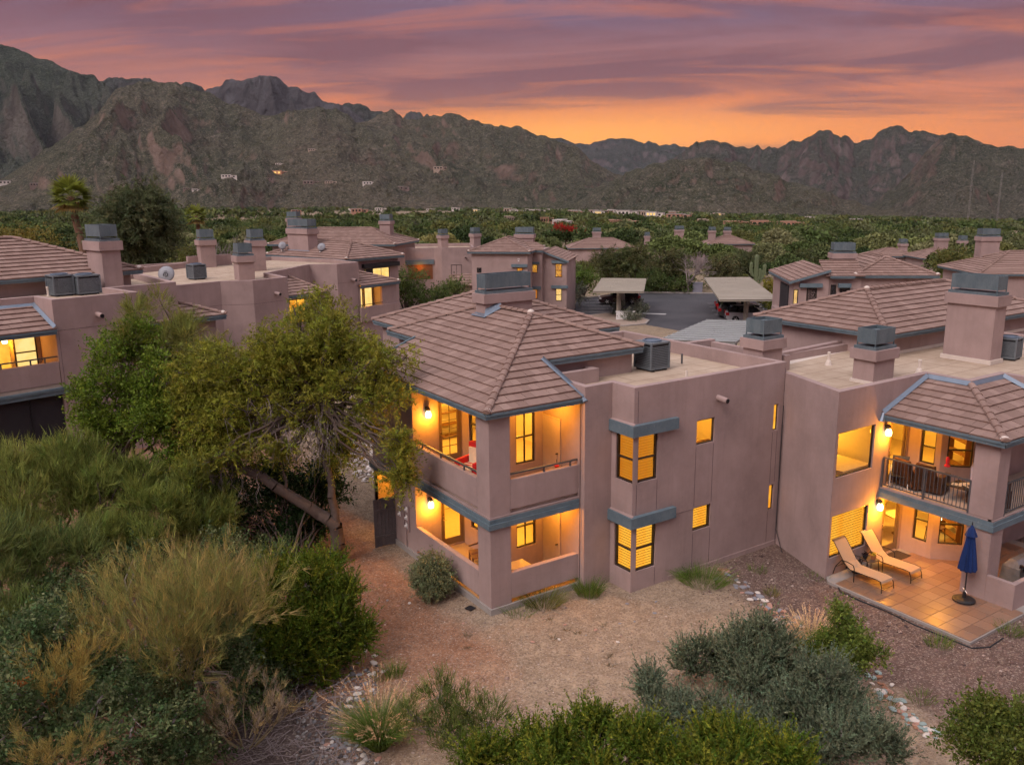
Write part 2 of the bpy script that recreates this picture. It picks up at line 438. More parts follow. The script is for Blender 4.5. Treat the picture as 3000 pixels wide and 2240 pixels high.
def c2(*L): return [(1500+x/1.4753, 300+y/1.4753) for x, y in L]
def mountain(prof, Rb, Rr, Rk, seed, shape=1.25, spur=.30, spw=420., detail=.018, nt=88, da=.085, tint=(1, 1, 1), cliff=0., rvar=.10, rock=.5):
    """a range as a height field: crest heights along the bearing, spurs running down to the foot at Rb, a back slope down to Rk"""
    P = sorted((pix(*p) for p in prof), key=lambda q: q[0])
    pa = np.array([p[0] for p in P]); pe = np.array([p[1] for p in P])
    az = np.arange(pa[0], pa[-1]+.001, da); n = len(az)
    e = np.interp(az, pa, pe)
    lat = np.radians(az)*Rr
    R_ = Rr*(1+rvar*(fbm(lat/900., lat*0+seed, 3, seed)-.5))
    e = e+(fbm(lat/95., lat*0+5., 4, seed+3)-.5)*detail*.6+(ridged(lat/260., lat*0+2., 5, seed+4)-.6)*detail*.7+(fbm(lat/24., lat*0+9., 3, seed+6)-.5)*detail*.28
    H = CAM[2]+e*R_
    t = np.concatenate([np.linspace(0, 1, nt), 1+np.linspace(0, 1, 26)[1:]])
    Tt, AZ = np.meshgrid(t, az, indexing='ij'); Hh = H[None, :]; RR_ = R_[None, :]
    ra = np.radians(AZ)
    Rad = np.where(Tt <= 1, Rb+(RR_-Rb)*Tt, RR_+(Rk-RR_)*(Tt-1))
    x = HX+np.cos(ra)*Rad; y = HY+np.sin(ra)*Rad
    z0 = gh(x, y, False)-25
    tf = np.clip(Tt, 0, 1)
    s = tf**shape
    if cliff: # a scarp near the crest over a gentler apron
        s = np.where(tf < .80, .70*(tf/.80)**1.15, .70+.30*sstep((tf-.80)/.10)*.85+.045*np.clip((tf-.9)/.1, 0, 1))*cliff+s*(1-cliff)
    s = np.where(Tt > 1, 1-np.clip(Tt-1, 0, None)**.9, s)
    warp = (fbm(x/700., y/700., 3, seed+9)-.5)*900
    lt = np.radians(AZ)*Rr+warp
    env = np.where(Tt <= 1, (4*tf*(1-tf))**.8, 2*(Tt-1)*(2-Tt))
    hh = np.maximum(Hh-z0, 30.)
    sp = ridged(lt/spw, Tt*1.1+seed, 5, seed+20, .55)-.60
    z = z0+hh*s+hh*spur*env*sp*2.7
    z = z+(ridged(x/210., y/210., 5, seed+40, .55)-.6)*hh*.16*np.clip(env*2.2, 0, 1)+(fbm(x/45., y/45., 3, seed+50)-.5)*hh*.07*np.clip(env*3, 0, 1)
    crest = z0+hh*1.0
    lim = CAM[2]+(Hh-CAM[2])*(Rad/RR_)-hh*.012*(1-tf)
    z = np.where(Tt < 1, np.minimum(z, np.maximum(lim, z0)), z)
    V = np.stack([x, y, z], -1).reshape(-1, 3)
    m = len(t); i = np.arange(m-1)[:, None]*n; j = np.arange(n-1)[None, :]
    F = np.stack([i+j, i+j+1, i+n+j+1, i+n+j], -1).reshape(-1, 4)
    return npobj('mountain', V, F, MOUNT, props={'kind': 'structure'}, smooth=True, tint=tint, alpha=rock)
# far left dark slope
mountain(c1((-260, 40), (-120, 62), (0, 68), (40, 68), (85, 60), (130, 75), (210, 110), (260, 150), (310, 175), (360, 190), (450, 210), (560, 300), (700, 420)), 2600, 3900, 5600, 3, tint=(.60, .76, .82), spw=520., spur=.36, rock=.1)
# small crest behind the front mountain
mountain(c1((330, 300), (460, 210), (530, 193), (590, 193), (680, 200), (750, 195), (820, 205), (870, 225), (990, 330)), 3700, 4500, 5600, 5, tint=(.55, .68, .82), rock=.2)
# rocky peak, its bluish tint painting haze into the rock colour
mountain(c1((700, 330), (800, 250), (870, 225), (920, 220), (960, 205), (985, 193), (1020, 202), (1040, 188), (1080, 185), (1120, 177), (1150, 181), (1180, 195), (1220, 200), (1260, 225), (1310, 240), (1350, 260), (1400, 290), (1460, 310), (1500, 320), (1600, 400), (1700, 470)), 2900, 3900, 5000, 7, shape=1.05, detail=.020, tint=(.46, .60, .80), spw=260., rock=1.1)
# front mountain
mountain(c1((-300, 700), (-120, 680), (0, 622), (90, 560), (180, 490), (330, 395), (420, 335), (470, 265), (520, 215), (600, 190), (690, 180), (740, 190), (790, 215), (850, 240), (900, 255), (1000, 290), (1100, 345), (1190, 360), (1290, 350), (1370, 320), (1470, 335), (1540, 380), (1650, 400), (1760, 420), (1900, 480), (2050, 560), (2213, 640), (2300, 690)), 2150, 3000, 4200, 11, shape=1.15, spur=.34, spw=360., nt=120, rvar=.14, rock=.30)
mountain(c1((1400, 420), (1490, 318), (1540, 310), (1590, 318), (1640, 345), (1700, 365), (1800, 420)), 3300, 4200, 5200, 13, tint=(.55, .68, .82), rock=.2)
mountain(c1((1690, 380), (1740, 358), (1790, 338), (1830, 350), (1900, 390)), 5200, 6200, 7000, 15, tint=(.62, .74, .92))  # same painted haze tint as the far ridge
# middle ridge
mountain(c1((1200, 560), (1400, 450), (1560, 385), (1660, 357), (1690, 343), (1720, 358), (1800, 375), (1850, 355), (1920, 350), (1960, 335), (1990, 335), (2020, 350), (2060, 365), (2100, 385), (2150, 395))+c2((0, 100), (70, 125), (150, 155), (250, 190), (330, 245), (420, 300), (560, 345), (700, 400), (800, 450)), 2300, 3300, 4300, 17, shape=1.2, spur=.34, spw=330., nt=100)
# far ridge with blue distance haze painted into its tint
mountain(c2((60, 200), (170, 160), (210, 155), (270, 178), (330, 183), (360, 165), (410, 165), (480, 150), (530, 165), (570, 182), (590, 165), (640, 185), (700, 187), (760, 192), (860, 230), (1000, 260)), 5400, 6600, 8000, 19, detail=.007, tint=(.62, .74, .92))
# right ridge with cliffs
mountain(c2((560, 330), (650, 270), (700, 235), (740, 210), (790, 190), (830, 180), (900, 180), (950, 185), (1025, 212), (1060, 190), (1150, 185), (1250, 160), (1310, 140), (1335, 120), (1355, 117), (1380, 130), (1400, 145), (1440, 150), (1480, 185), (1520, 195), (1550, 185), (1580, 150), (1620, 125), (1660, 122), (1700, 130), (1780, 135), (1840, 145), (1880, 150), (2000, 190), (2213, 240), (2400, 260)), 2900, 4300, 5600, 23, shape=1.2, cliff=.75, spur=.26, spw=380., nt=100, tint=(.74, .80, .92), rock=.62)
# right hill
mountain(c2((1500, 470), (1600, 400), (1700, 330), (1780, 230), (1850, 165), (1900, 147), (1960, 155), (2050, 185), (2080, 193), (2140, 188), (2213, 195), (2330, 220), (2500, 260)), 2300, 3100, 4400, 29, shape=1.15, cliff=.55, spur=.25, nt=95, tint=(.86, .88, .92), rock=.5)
# foothills
mountain(c2((150, 480), (300, 400), (400, 340), (560, 270), (640, 262), (700, 250), (740, 242), (860, 235), (950, 250), (1010, 270), (1080, 300), (1150, 310), (1200, 340), (1260, 345), (1330, 365), (1400, 390), (1500, 430), (1600, 455), (1660, 465), (1800, 500)), 1900, 2600, 3400, 31, shape=1.05, spur=.34, spw=240., nt=90)
bpy.context.view_layer.update()
HILLHIT = {}
_dg = bpy.context.evaluated_depsgraph_get()
for q in [(35, 648), (160, 655), (990, 620), (1205, 607), (1160, 630), (812, 672), (850, 676), (1345, 648), (1430, 645), (1600, 650), (1735, 672), (1355, 505), (1905, 585), (1210, 565)]:
    u, v = c1(q)[0]; dr = _r2*((u-1500)/2480)+_u2*(-(v-1120)/2480)+_d
    hit, loc, *_ = sc.ray_cast(_dg, Vector(CAM), dr.normalized())
    if hit and (loc-Vector(CAM)).length > 1500: HILLHIT[q] = loc
# ------------------------------------------------------------------ building kit
class Bld:
    def __init__(s, name, label, cat, org=(0, 0, 0), rot=0., group=None):
        s.root = thing(name, label, cat, org, rad(rot), group)
        s.org = Vector(org); s.rot = rad(rot); s.tiles = []; s.roof = None
        s.M = Matrix.Translation(s.org) @ Matrix.Rotation(s.rot, 4, 'Z')
    def W(s, p): return s.M @ Vector(p)
    def add(s, mb, name, material, parent=None, **kw): return mb.obj(name, material, parent or s.root, **kw)
def offset(P, d):
    n = len(P); out = []
    for k in range(n):
        a, b, c = Vector(P[k-1]), Vector(P[k]), Vector(P[(k+1) % n])
        e1 = (b-a).normalized(); e2 = (c-b).normalized(); n1 = Vector((-e1.y, e1.x)); n2 = Vector((-e2.y, e2.x))
        m = n1+n2; q = b+m*(d/max(.25, m.dot(n1)) if True else 0); out.append((q.x, q.y))
    return out
def skin(mb, p0, p1, z0, z1, ops=(), rev=.12, back=0.):
    """outer wall face from p0 to p1 (outside on the right hand) with openings (s0, s1, za, zb) and their reveals"""
    p0 = Vector(p0); p1 = Vector(p1); L = (p1-p0).length; d = (p1-p0)/L; n = Vector((-d.y, d.x))
    ss = sorted({0., L, *[o[0] for o in ops], *[o[1] for o in ops]}); zs = sorted({z0, z1, *[o[2] for o in ops], *[o[3] for o in ops]})
    P = lambda s_, q, z: (p0.x+d.x*s_+n.x*q, p0.y+d.y*s_+n.y*q, z)
    for a, b in zip(ss, ss[1:]):
        zz = z0
        for u, v in zip(zs, zs[1:]):
            mid = ((a+b)/2, (u+v)/2)
            if any(o[0] < mid[0] < o[1] and o[2] < mid[1] < o[3] for o in ops): continue
            mb.poly([P(a, 0, u), P(b, 0, u), P(b, 0, v), P(a, 0, v)])
            if back: mb.poly([P(b, back, u), P(a, back, u), P(a, back, v), P(b, back, v)])
    for a, b, u, v in ops:
        r = max(rev, back)
        mb.poly([P(a, 0, u), P(a, r, u), P(b, r, u), P(b, 0, u)][::-1]); mb.poly([P(a, 0, v), P(a, r, v), P(b, r, v), P(b, 0, v)])
        mb.poly([P(a, 0, u), P(a, r, u), P(a, r, v), P(a, 0, v)]); mb.poly([P(b, 0, u), P(b, r, u), P(b, r, v), P(b, 0, v)][::-1])
def flat(b, P, z0, ztop, zdeck, ops={}, th=.24, name='parapet_wall', rev=.12, deck=True):
    mb = MB(); n = len(P); Q = offset(P, th)
    for k in range(n):
        skin(mb, P[k], P[(k+1) % n], z0, ztop, ops.get(k, ()), rev)
        a, c, a2, c2_ = P[k], P[(k+1) % n], Q[k], Q[(k+1) % n]
        mb.poly([(*a, ztop), (*c, ztop), (*c2_, ztop), (*a2, ztop)])
        mb.poly([(*a2, ztop), (*c2_, ztop), (*c2_, zdeck-.02), (*a2, zdeck-.02)])
    o = b.add(mb, name, STU)
    if deck:
        b.add(MB().poly([(*q, zdeck) for q in Q]), 'roof_deck', MEMB)
    return o
class Fr:
    """wall frame: s along the wall, d inward, z up"""
    def __init__(s, p0, p1): s.p = Vector(p0); s.d = (Vector(p1)-s.p).normalized(); s.n = Vector((-s.d.y, s.d.x))
    def xy(s, a, q): v = s.p+s.d*a+s.n*q; return (v.x, v.y)
    def box(s, mb, a0, a1, q0, q1, z0, z1): return mb.prism([s.xy(a0, q0), s.xy(a1, q0), s.xy(a1, q1), s.xy(a0, q1)], z0, z1)
def window(b, fr, a0, a1, z0, z1, pane=None, rail=True, blind=0, rec=.05, cols=1, slatm=None, backm=None, fm=None, fw=.05, split=.5):
    f = MB(); r0, r1 = rec, rec+.06
    fr.box(f, a0, a0+fw, r0, r1, z0, z1); fr.box(f, a1-fw, a1, r0, r1, z0, z1)
    fr.box(f, a0+fw, a1-fw, r0, r1, z0, z0+fw); fr.box(f, a0+fw, a1-fw, r0, r1, z1-fw, z1)
    zm = z0+(z1-z0)*split
    if rail: fr.box(f, a0+fw, a1-fw, r0-.012, r1-.004, zm-.025, zm+.025)
    for k in range(1, cols):
        x = a0+(a1-a0)*k/cols; fr.box(f, x-.018, x+.018, r0+.004, r1-.008, z0+fw, z1-fw)
    w_ = b.add(f, 'window', fm or FRAME)
    spans = [(z0+fw, zm-.02), (zm+.02, z1-fw)] if rail else [(z0+fw, z1-fw)]
    for u, v in spans:
        b.add(MB().poly([(*fr.xy(a0+fw, r0+.03), u), (*fr.xy(a1-fw, r0+.03), u), (*fr.xy(a1-fw, r0+.03), v), (*fr.xy(a0+fw, r0+.03), v)]), 'pane', pane or GLASS, w_)
    if blind:
        q = r1+.05
        b.add(MB().poly([(*fr.xy(a0+.01, q+.05), z0+.02), (*fr.xy(a1-.01, q+.05), z0+.02), (*fr.xy(a1-.01, q+.05), z1-.01), (*fr.xy(a0+.01, q+.05), z1-.01)]), 'blind_backing', backm or LITBACK, w_)
        n = max(2, int((z1-z0-.06)/blind)); me = None
        for k in range(n):
            z = z0+.05+k*blind
            if me is None:
                m_ = MB(); A = [fr.xy(a0+.03, q-.006), fr.xy(a1-.03, q-.006), fr.xy(a1-.03, q+.002), fr.xy(a0+.03, q+.002)]
                m_.v = [(*A[0], 0), (*A[1], 0), (*A[2], blind*.70), (*A[3], blind*.70), (*A[0], -.004), (*A[1], -.004), (*A[2], blind*.70-.004), (*A[3], blind*.70-.004)]
                m_.f = [(0, 1, 2, 3), (7, 6, 5, 4), (0, 4, 5, 1), (1, 5, 6, 2), (2, 6, 7, 3), (3, 7, 4, 0)]
                me = m_.mesh('slat', slatm or LITSLAT)
            o = bpy.data.objects.new('slat', me); o.location.z = z; link(o, w_)
    return w_
def lamp(b, p, power, r=.06, col=(1, .37, .016), name='lamp_light'):
    l = bpy.data.lights.new(name, 'POINT'); l.energy = power; l.shadow_soft_size = r; l.color = col
    o = bpy.data.objects.new(name, l); o.location = b.W(p) if b else p; COL.objects.link(o); return o
def sconce(b, fr, a, z, power=38.):
    m_ = MB(); fr.box(m_, a-.06, a+.06, -.02, .0, z+.02, z+.24); c = fr.xy(a, -.13)
    m_.tube((*fr.xy(a, -.01), z+.2), (*c, z+.26), .014); m_.lathe([(.03, .10), (.075, .16), (.05, .22), (.012, .27)], 10, (*c, z))
    o = b.add(m_, 'wall_lamp', BRONZE)
    b.add(MB().lathe([(.035, -.13), (.085, -.12), (.10, -.04), (.09, .05), (.06, .10)], 12, (*c, z)), 'lamp_glass', SHADE, o, smooth=True)
    lamp(b, (*fr.xy(a, -.30), z-.10), power, .08)
def chimney(b, x0, y0, x1, y1, zb, zt, band=.34, hood=.52, hw=None, skirt=None, shaft_top=None):
    m_ = MB(); m_.box(x0, y0, zb, x1, y1, zt-band); m_.box(x0-.10, y0-.10, zt-band, x1+.10, y1+.10, zt)
    o = b.add(m_, 'chimney', STU)
    h = MB(); h.box(x0-.02, y0-.02, zt, x1+.02, y1+.02, zt+.10)
    i = .03; X0, Y0, X1, Y1 = x0+.04, y0+.04, x1-.04, y1-.04; za, zc = zt+.20, zt+.20+hood
    h.box(X0, Y0, za, X1, Y0+i, zc); h.box(X0, Y1-i, za, X1, Y1, zc); h.box(X0, Y0+i, za, X0+i, Y1-i, zc); h.box(X1-i, Y0+i, za, X1, Y1-i, zc)
    for x in (X0, X1-.035):
        for y in (Y0, Y1-.035): h.box(x+.001, y+.001, zt+.10, x+.034, y+.034, za+.02)
    h.box(X0+i, Y0+i, za+.10, X1-i, Y1-i, za+.12)
    h.lathe([(.11, za+.12), (.11, zc-.06)], 10, ((x0+x1)/2, (y0+y1)/2, 0))
    b.add(h, 'chimney_hood', SLATE, o)
    if skirt is not None:
        b.add(MB().box(x0-.06, y0-.06, zb, x1+.06, y1+.06, zb+skirt), 'chimney_base', WHITE, o)
    return o
# ---- tiled roofs
def clip(poly, s0, s1, t0, t1):
    for ax, val, sg in ((0, s0, 1), (0, s1, -1), (1, t0, 1), (1, t1, -1)):
        out = []; n = len(poly)
        for k in range(n):
            p, q = poly[k], poly[(k+1) % n]; a = (p[ax]-val)*sg; c = (q[ax]-val)*sg
            if a >= 0: out.append(p)
            if (a > 0 > c) or (a < 0 < c):
                f = a/(a-c); out.append((p[0]+(q[0]-p[0])*f, p[1]+(q[1]-p[1])*f))
        poly = out
        if len(poly) < 3: return []
    ar = sum(poly[k][0]*poly[(k+1) % len(poly)][1]-poly[(k+1) % len(poly)][0]*poly[k][1] for k in range(len(poly)))/2
    return poly if abs(ar) > .002 else []
def roof_face(b, O, up, pieces, slope, e=.38, wd=.30, th=.062):
    """O = a point (x, y, z) on the eave line, up = plan direction uphill, pieces = convex plan polygons"""
    up = Vector((up[0], up[1])).normalized(); sv = Vector((up.y, -up.x))   # s to the right when looking uphill
    k = math.hypot(1, slope); S = Vector((sv.x, sv.y, 0)); Tv = Vector((up.x, up.y, slope))/k; N = S.cross(Tv)
    O = Vector(O)
    for P in pieces:
        Q = [((Vector(p)-O.xy).dot(sv), (Vector(p)-O.xy).dot(up)*k) for p in P]
        b.under.append([tuple(O+S*q[0]+Tv*q[1]) for q in Q])
        ar = sum(Q[i][0]*Q[(i+1) % len(Q)][1]-Q[(i+1) % len(Q)][0]*Q[i][1] for i in range(len(Q)))
        if ar < 0: Q = Q[::-1]
        t_lo = min(q[1] for q in Q); t_hi = max(q[1] for q in Q); s_lo = min(q[0] for q in Q); s_hi = max(q[0] for q in Q)
        for i in range(int(math.floor(t_lo/e+1e-6)), int(math.ceil(t_hi/e-1e-6))):
            off = (i % 2)*wd*.5
            for j in range(int(math.floor((s_lo-off)/wd)), int(math.ceil((s_hi-off)/wd))):
                c = (off+j*wd, i*e)
                q = clip(Q, c[0]+.005, c[0]+wd-.005, c[1]-.0, c[1]+e)
                if q: b.tiles.append((O+S*c[0]+Tv*c[1], S, Tv, N, [(a-c[0], t-c[1]) for a, t in q], e, th, wd))
def tile_geo(q, e, th):
    n = len(q); lift = lambda t: .012+(th-.012)*(1-t/e)
    v = [(a, t, -.01) for a, t in q]+[(a, t, lift(t)) for a, t in q]
    f = [tuple(range(n, 2*n))]+[(k, (k+1) % n, n+(k+1) % n, n+k) for k in range(n)]
    return v, f
def finish_roof(b, limit=300, name='roof'):
    um = MB()
    for p in b.under: um.poly(p)
    roof = b.add(um, name, UNDER); cp = Vector(CAM); rec = []
    for t in b.tiles:
        w0 = b.M @ (t[0]+t[1]*.15+t[2]*.15); nn = b.M.to_3x3() @ t[3]; dv = cp-w0
        rec.append((-(nn.dot(dv.normalized()))/dv.length_squared if nn.dot(dv) > 0 else 1., t))
    rec.sort(key=lambda r: r[0]); full = {}; mv = []; mf = []
    for k, (key, t) in enumerate(rec):
        O, S, Tv, N, q, e, th, wd = t
        jit = RD.uniform(-.004, .006)
        if k < limit and key < 0:
            xs = [p[0] for p in q]; ys = [p[1] for p in q]
            isf = len(q) == 4 and abs(sum(q[z][0]*q[(z+1) % 4][1]-q[(z+1) % 4][0]*q[z][1] for z in range(4)))/2 > .985*(wd-.01)*e and min(xs) < .006 and max(xs) > wd-.006 and min(ys) < .001 and max(ys) > e-.001
            key2 = (wd, e, th)
            if isf and key2 in full: me = full[key2]
            else:
                v, f = tile_geo(q, e, th); me = bpy.data.meshes.new('tile'); me.from_pydata(v, [], f); me.materials.append(TILE)
                if isf: full[key2] = me
            o = bpy.data.objects.new('tile', me)
            Mx = Matrix((S, Tv, N)).transposed().to_4x4(); Mx.translation = O+N*jit
            o.matrix_local = Mx; link(o, roof)
        else:
            v, f = tile_geo(q, e, th); i = len(mv)
            mv += [tuple(O+S*a[0]+Tv*a[1]+N*(a[2]+jit)) for a in v]; mf += [tuple(x+i for x in g) for g in f]
    if mf:
        m_ = MB(); m_.v = mv; m_.f = mf; o = m_.obj('tile_courses', TILE, roof); o['kind'] = 'stuff'
    b.tiles = []; b.under = []; b.roof = roof
    return roof
def caps(b, roof, segs, sep=True, r=.125, seg=.38, white=()):
    allm = MB()
    for P0, P1 in segs:
        P0, P1 = Vector(P0), Vector(P1); d = P1-P0; L = d.length; n = max(1, int(L/seg)); d.normalize()
        side = d.cross(Vector((0, 0, 1))).normalized(); up = side.cross(d)
        for k in range(n):
            a = P0+d*(L*k/n-.02); c = P0+d*(L*(k+1)/n); m_ = MB() if sep else allm; i = len(m_.v)
            for q, rr, lift in ((a, r, .035), (c, r*.86, .012)):
                for h in range(7):
                    t = math.pi*h/6; m_.v.append(tuple(q+side*(math.cos(t)*rr)+up*(math.sin(t)*rr*.8+lift-.03)))
            for h in range(6): m_.f.append((i+h, i+h+1, i+7+h+1, i+7+h))
            m_.f.append(tuple(range(i, i+7))[::-1]); m_.f.append(tuple(range(i+7, i+14)))
            if sep: m_.obj('ridge_tile', TILE, roof)
    if not sep: o = allm.obj('ridge_tiles', TILE, roof); o['kind'] = 'stuff'
    for p in white:
        m_ = MB().lathe([(.02, -.05), (.12, -.04), (.13, .03), (.08, .09), (.02, .11)], 10, p, .06); m_.obj('mortar_cap', WHITE, roof, smooth=True)
def fascia(b, pts, z, h=.17, t=.05, name='fascia', closed=False, material=None):
    """board hung under an eave that runs along pts (outside on the right hand)"""
    m_ = MB()
    L = list(pts)+([pts[0]] if closed else [])
    for a, c in zip(L, L[1:]):
        f = Fr(a, c); n = (Vector(c)-Vector(a)).length
        f.box(m_, .002, n+.0, 0., t, z-h, z); f.box(m_, -.004, n+.004, -.035, .0, z-.075, z-.012)
    return b.add(m_, name, material or TRIM)
def hip(b, x0, y0, x1, y1, ze, slope=.38, limit=0, wd=.30, e=.38, ins=.35, zw=None, over=True, sep=False, white=True, ridge_cap=True):
    b.under = getattr(b, 'under', [])
    W_, H_ = x1-x0, y1-y0; h = min(W_, H_)/2
    if W_ >= H_: A, B = (x0+h, (y0+y1)/2), (x1-h, (y0+y1)/2)
    else: A, B = ((x0+x1)/2, y0+h), ((x0+x1)/2, y1-h)
    c = [(x0, y0), (x1, y0), (x1, y1), (x0, y1)]; zr = ze+h*slope
    if W_ >= H_: faces = [((0, 1), [c[0], c[1], B, A]), ((-1, 0), [c[1], c[2], B]), ((0, -1), [c[2], c[3], A, B]), ((1, 0), [c[3], c[0], A])]
    else: faces = [((0, 1), [c[0], c[1], A]), ((-1, 0), [c[1], c[2], B, A]), ((0, -1), [c[2], c[3], B]), ((1, 0), [c[3], c[0], A, B])]
    for up, P in faces: roof_face(b, (*P[0], ze), up, [P], slope, e, wd)
    roof = finish_roof(b, limit)
    Z = lambda p, z: (p[0], p[1], z+.05)
    ends = [A, A, B, B] if False else None
    near = (lambda q: min((A, B), key=lambda r: (r[0]-q[0])**2+(r[1]-q[1])**2))
    segs = [(Z(q, ze), Z(near(q), zr)) for q in c]+([(Z(A, zr), Z(B, zr))] if A != B else [])
    caps(b, roof, segs, sep, white=[(q[0]+.1*(1 if q[0] == x0 else -1), q[1]+.1*(1 if q[1] == y0 else -1), ze+.10) for q in c] if white else ())
    fascia(b, c, ze+.0, closed=True)
    if zw is not None:
        b.add(MB().box(x0+ins, y0+ins, zw, x1-ins, y1-ins, ze+ins*slope-.03), 'wall', STU)
        b.add(MB().poly([(x0+.03, y0+.03, ze-.17), (x1-.03, y0+.03, ze-.17), (x1-.03, y1-.03, ze-.17), (x0+.03, y1-.03, ze-.17)]), 'soffit', STU)
    return roof, zr
def lintel(b, fr, a0, a1, z0, z1, q=.16):
    m_ = MB(); fr.box(m_, a0, a1, -q, .01, z0, z1); return b.add(m_, 'lintel', TRIM)
def scupper(b, fr, a, z):
    p = fr.xy(a, .05); q = fr.xy(a, -.42); m_ = MB(); n = 10; r = .10
    m_.tube((*p, z), (*q, z-.05), r, r, n); o = b.add(m_, 'scupper', STU, smooth=False)
    q2 = fr.xy(a, -.423); mm = MB().tube((*q2, z-.0505), (*fr.xy(a, -.427), z-.051), r*.8, r*.8, n); b.add(mm, 'scupper_mouth', BLACK, o)
# ------------------------------------------------------------------ main two-storey building in the middle
B = Bld('apartment_building', 'two storey mauve stucco building with lit corner balconies and a hipped tile roof', 'building')
B.under = []
S_ = .38; Z0 = 6.36
roof_face(B, (-.2, -.2, Z0), (1, 0), [[(-.2, -.2), (1.95, 1.95), (1.95, 8.4), (-.2, 8.4)], [(1.95, 1.95), (4.8, 4.8), (4.8, 7.85), (1.95, 10.7)]], S_)
roof_face(B, (-.2, -.2, Z0), (0, 1), [[(-.2, -.2), (3.32, -.2), (3.32, 1.95), (1.95, 1.95)], [(1.95, 1.95), (7.65, 1.95), (4.8, 4.8)]], S_)
roof_face(B, (7.65, 1.95, Z0+2.15*S_), (-1, 0), [[(7.65, 1.95), (7.65, 10.7), (4.8, 7.85), (4.8, 4.8)]], S_)
roof_face(B, (7.65, 10.7, Z0+2.15*S_), (0, -1), [[(7.65, 10.7), (1.95, 10.7), (4.8, 7.85)]], S_)
bx0, by0, bx1, by1, zb = 2.7, 6.0, 10.0, 13.9, 7.16; bm = 6.35; zr2 = zb+3.65*S_
roof_face(B, (bx0, by0, zb), (1, 0), [[(bx0, by0), (bm, 9.65), (bm, 10.25), (bx0, by1)]], S_)
roof_face(B, (bx0, by0, zb), (0, 1), [[(bx0, by0), (bx1, by0), (bm, 9.65)]], S_)
roof_face(B, (bx1, by0, zb), (-1, 0), [[(bx1, by0), (bx1, by1), (bm, 10.25), (bm, 9.65)]], S_)
roof_face(B, (bx1, by1, zb), (0, -1), [[(bx1, by1), (bx0, by1), (bm, 10.25)]], S_)
roof = finish_roof(B, 300)
zA = Z0+5*S_+.05; zE = Z0+2.15*S_+.05
caps(B, roof, [((-.2, -.2, Z0+.05), (4.8, 4.8, zA)), ((7.65, 1.95, zE), (4.8, 4.8, zA)), ((4.8, 4.8, zA), (4.8, 7.85, zA)), ((1.95, 10.7, zE), (4.8, 7.85, zA)), ((10, 6, zb+.05), (bm, 9.65, zr2+.05)), ((bx0, by1, zb+.05), (bm, 10.25, zr2+.05)), ((bm, 9.65, zr2+.05), (bm, 10.25, zr2+.05))], True, white=[(-.12, -.12, Z0+.06), (4.8, 4.8, zA+.02)])
fascia(B, [(-.2, 8.4), (-.2, -.2), (3.32, -.2)], Z0)
fascia(B, [(3.6, 1.95), (7.65, 1.95), (7.65, 5.5)], zE-.05, .2); fascia(B, [(1.95, 10.9), (1.95, 8.4)], zE-.05, .2)
fascia(B, [(8.2, 6.0), (10.0, 6.0), (10, 10)], zb); fascia(B, [(2.7, 13.9), (2.7, 10.6)], zb)
m_ = MB()  # flashing at the rakes
for (a, c, za, zc) in (((3.32, -.25), (3.32, 1.95), Z0, zE), ):
    m_.poly([(a[0]-.10, a[1], za+.07), (a[0], a[1], za+.09), (c[0], c[1], zc+.05), (c[0]-.10, c[1], zc+.03)]); m_.poly([(a[0]-.01, a[1], za), (a[0]-.01, a[1], za+.16), (c[0]-.01, c[1], zc+.13), (c[0]-.01, c[1], zc-.03)])
m_.tube((3.30, -.30, Z0-.10), (3.30, -.12, Z0+.10), .09, .05, 8)
B.add(m_, 'flashing', FLASH, roof)
m_ = MB().prism([(-.22, 8.36), (1.97, 8.36), (1.97, 8.46), (-.22, 8.46)], Z0-.05, Z0+.08, None); 
for k in range(4, 8): pass
m_.v = [(x, y, z+(x+.22)*S_) for x, y, z in m_.v]; B.add(m_, 'rake_board', TRIM, roof)
B.add(MB().box(2.25, 2.25, 6.2, 7.40, 10.4, 7.14), 'wall', STU); B.add(MB().box(3.0, 7.0, 5.9, 9.7, 13.6, 7.12), 'wall', STU)
B.add(MB().poly([(1.97, 1.97, 7.02), (7.6, 1.97, 7.02), (7.6, 10.6, 7.02), (1.97, 10.6, 7.02)]), 'soffit', STU)
B.add(MB().box(3.0, 8.6, -.6, 9.7, 13.6, 5.9), 'wall', STU)
# parapet block on the right
P = [(3.3, -.3), (4.4, -.27), (4.43, -1.27), (11.39, -1.27), (11.39, 7.3), (5.2, 7.3), (5.2, 1.91), (3.3, 1.91)]
wl = [(.20, .98, 3.65, 5.17), (.20, .98, .67, 2.17)]
wr = [(.20, 1.01, 3.65, 5.18), (.20, 1.03, .67, 2.20), (2.70, 3.52, 4.44, 5.27), (2.68, 3.50, 1.46, 2.28), (6.42, 6.66, 4.33, 5.26), (6.41, 6.66, 1.40, 2.32)]
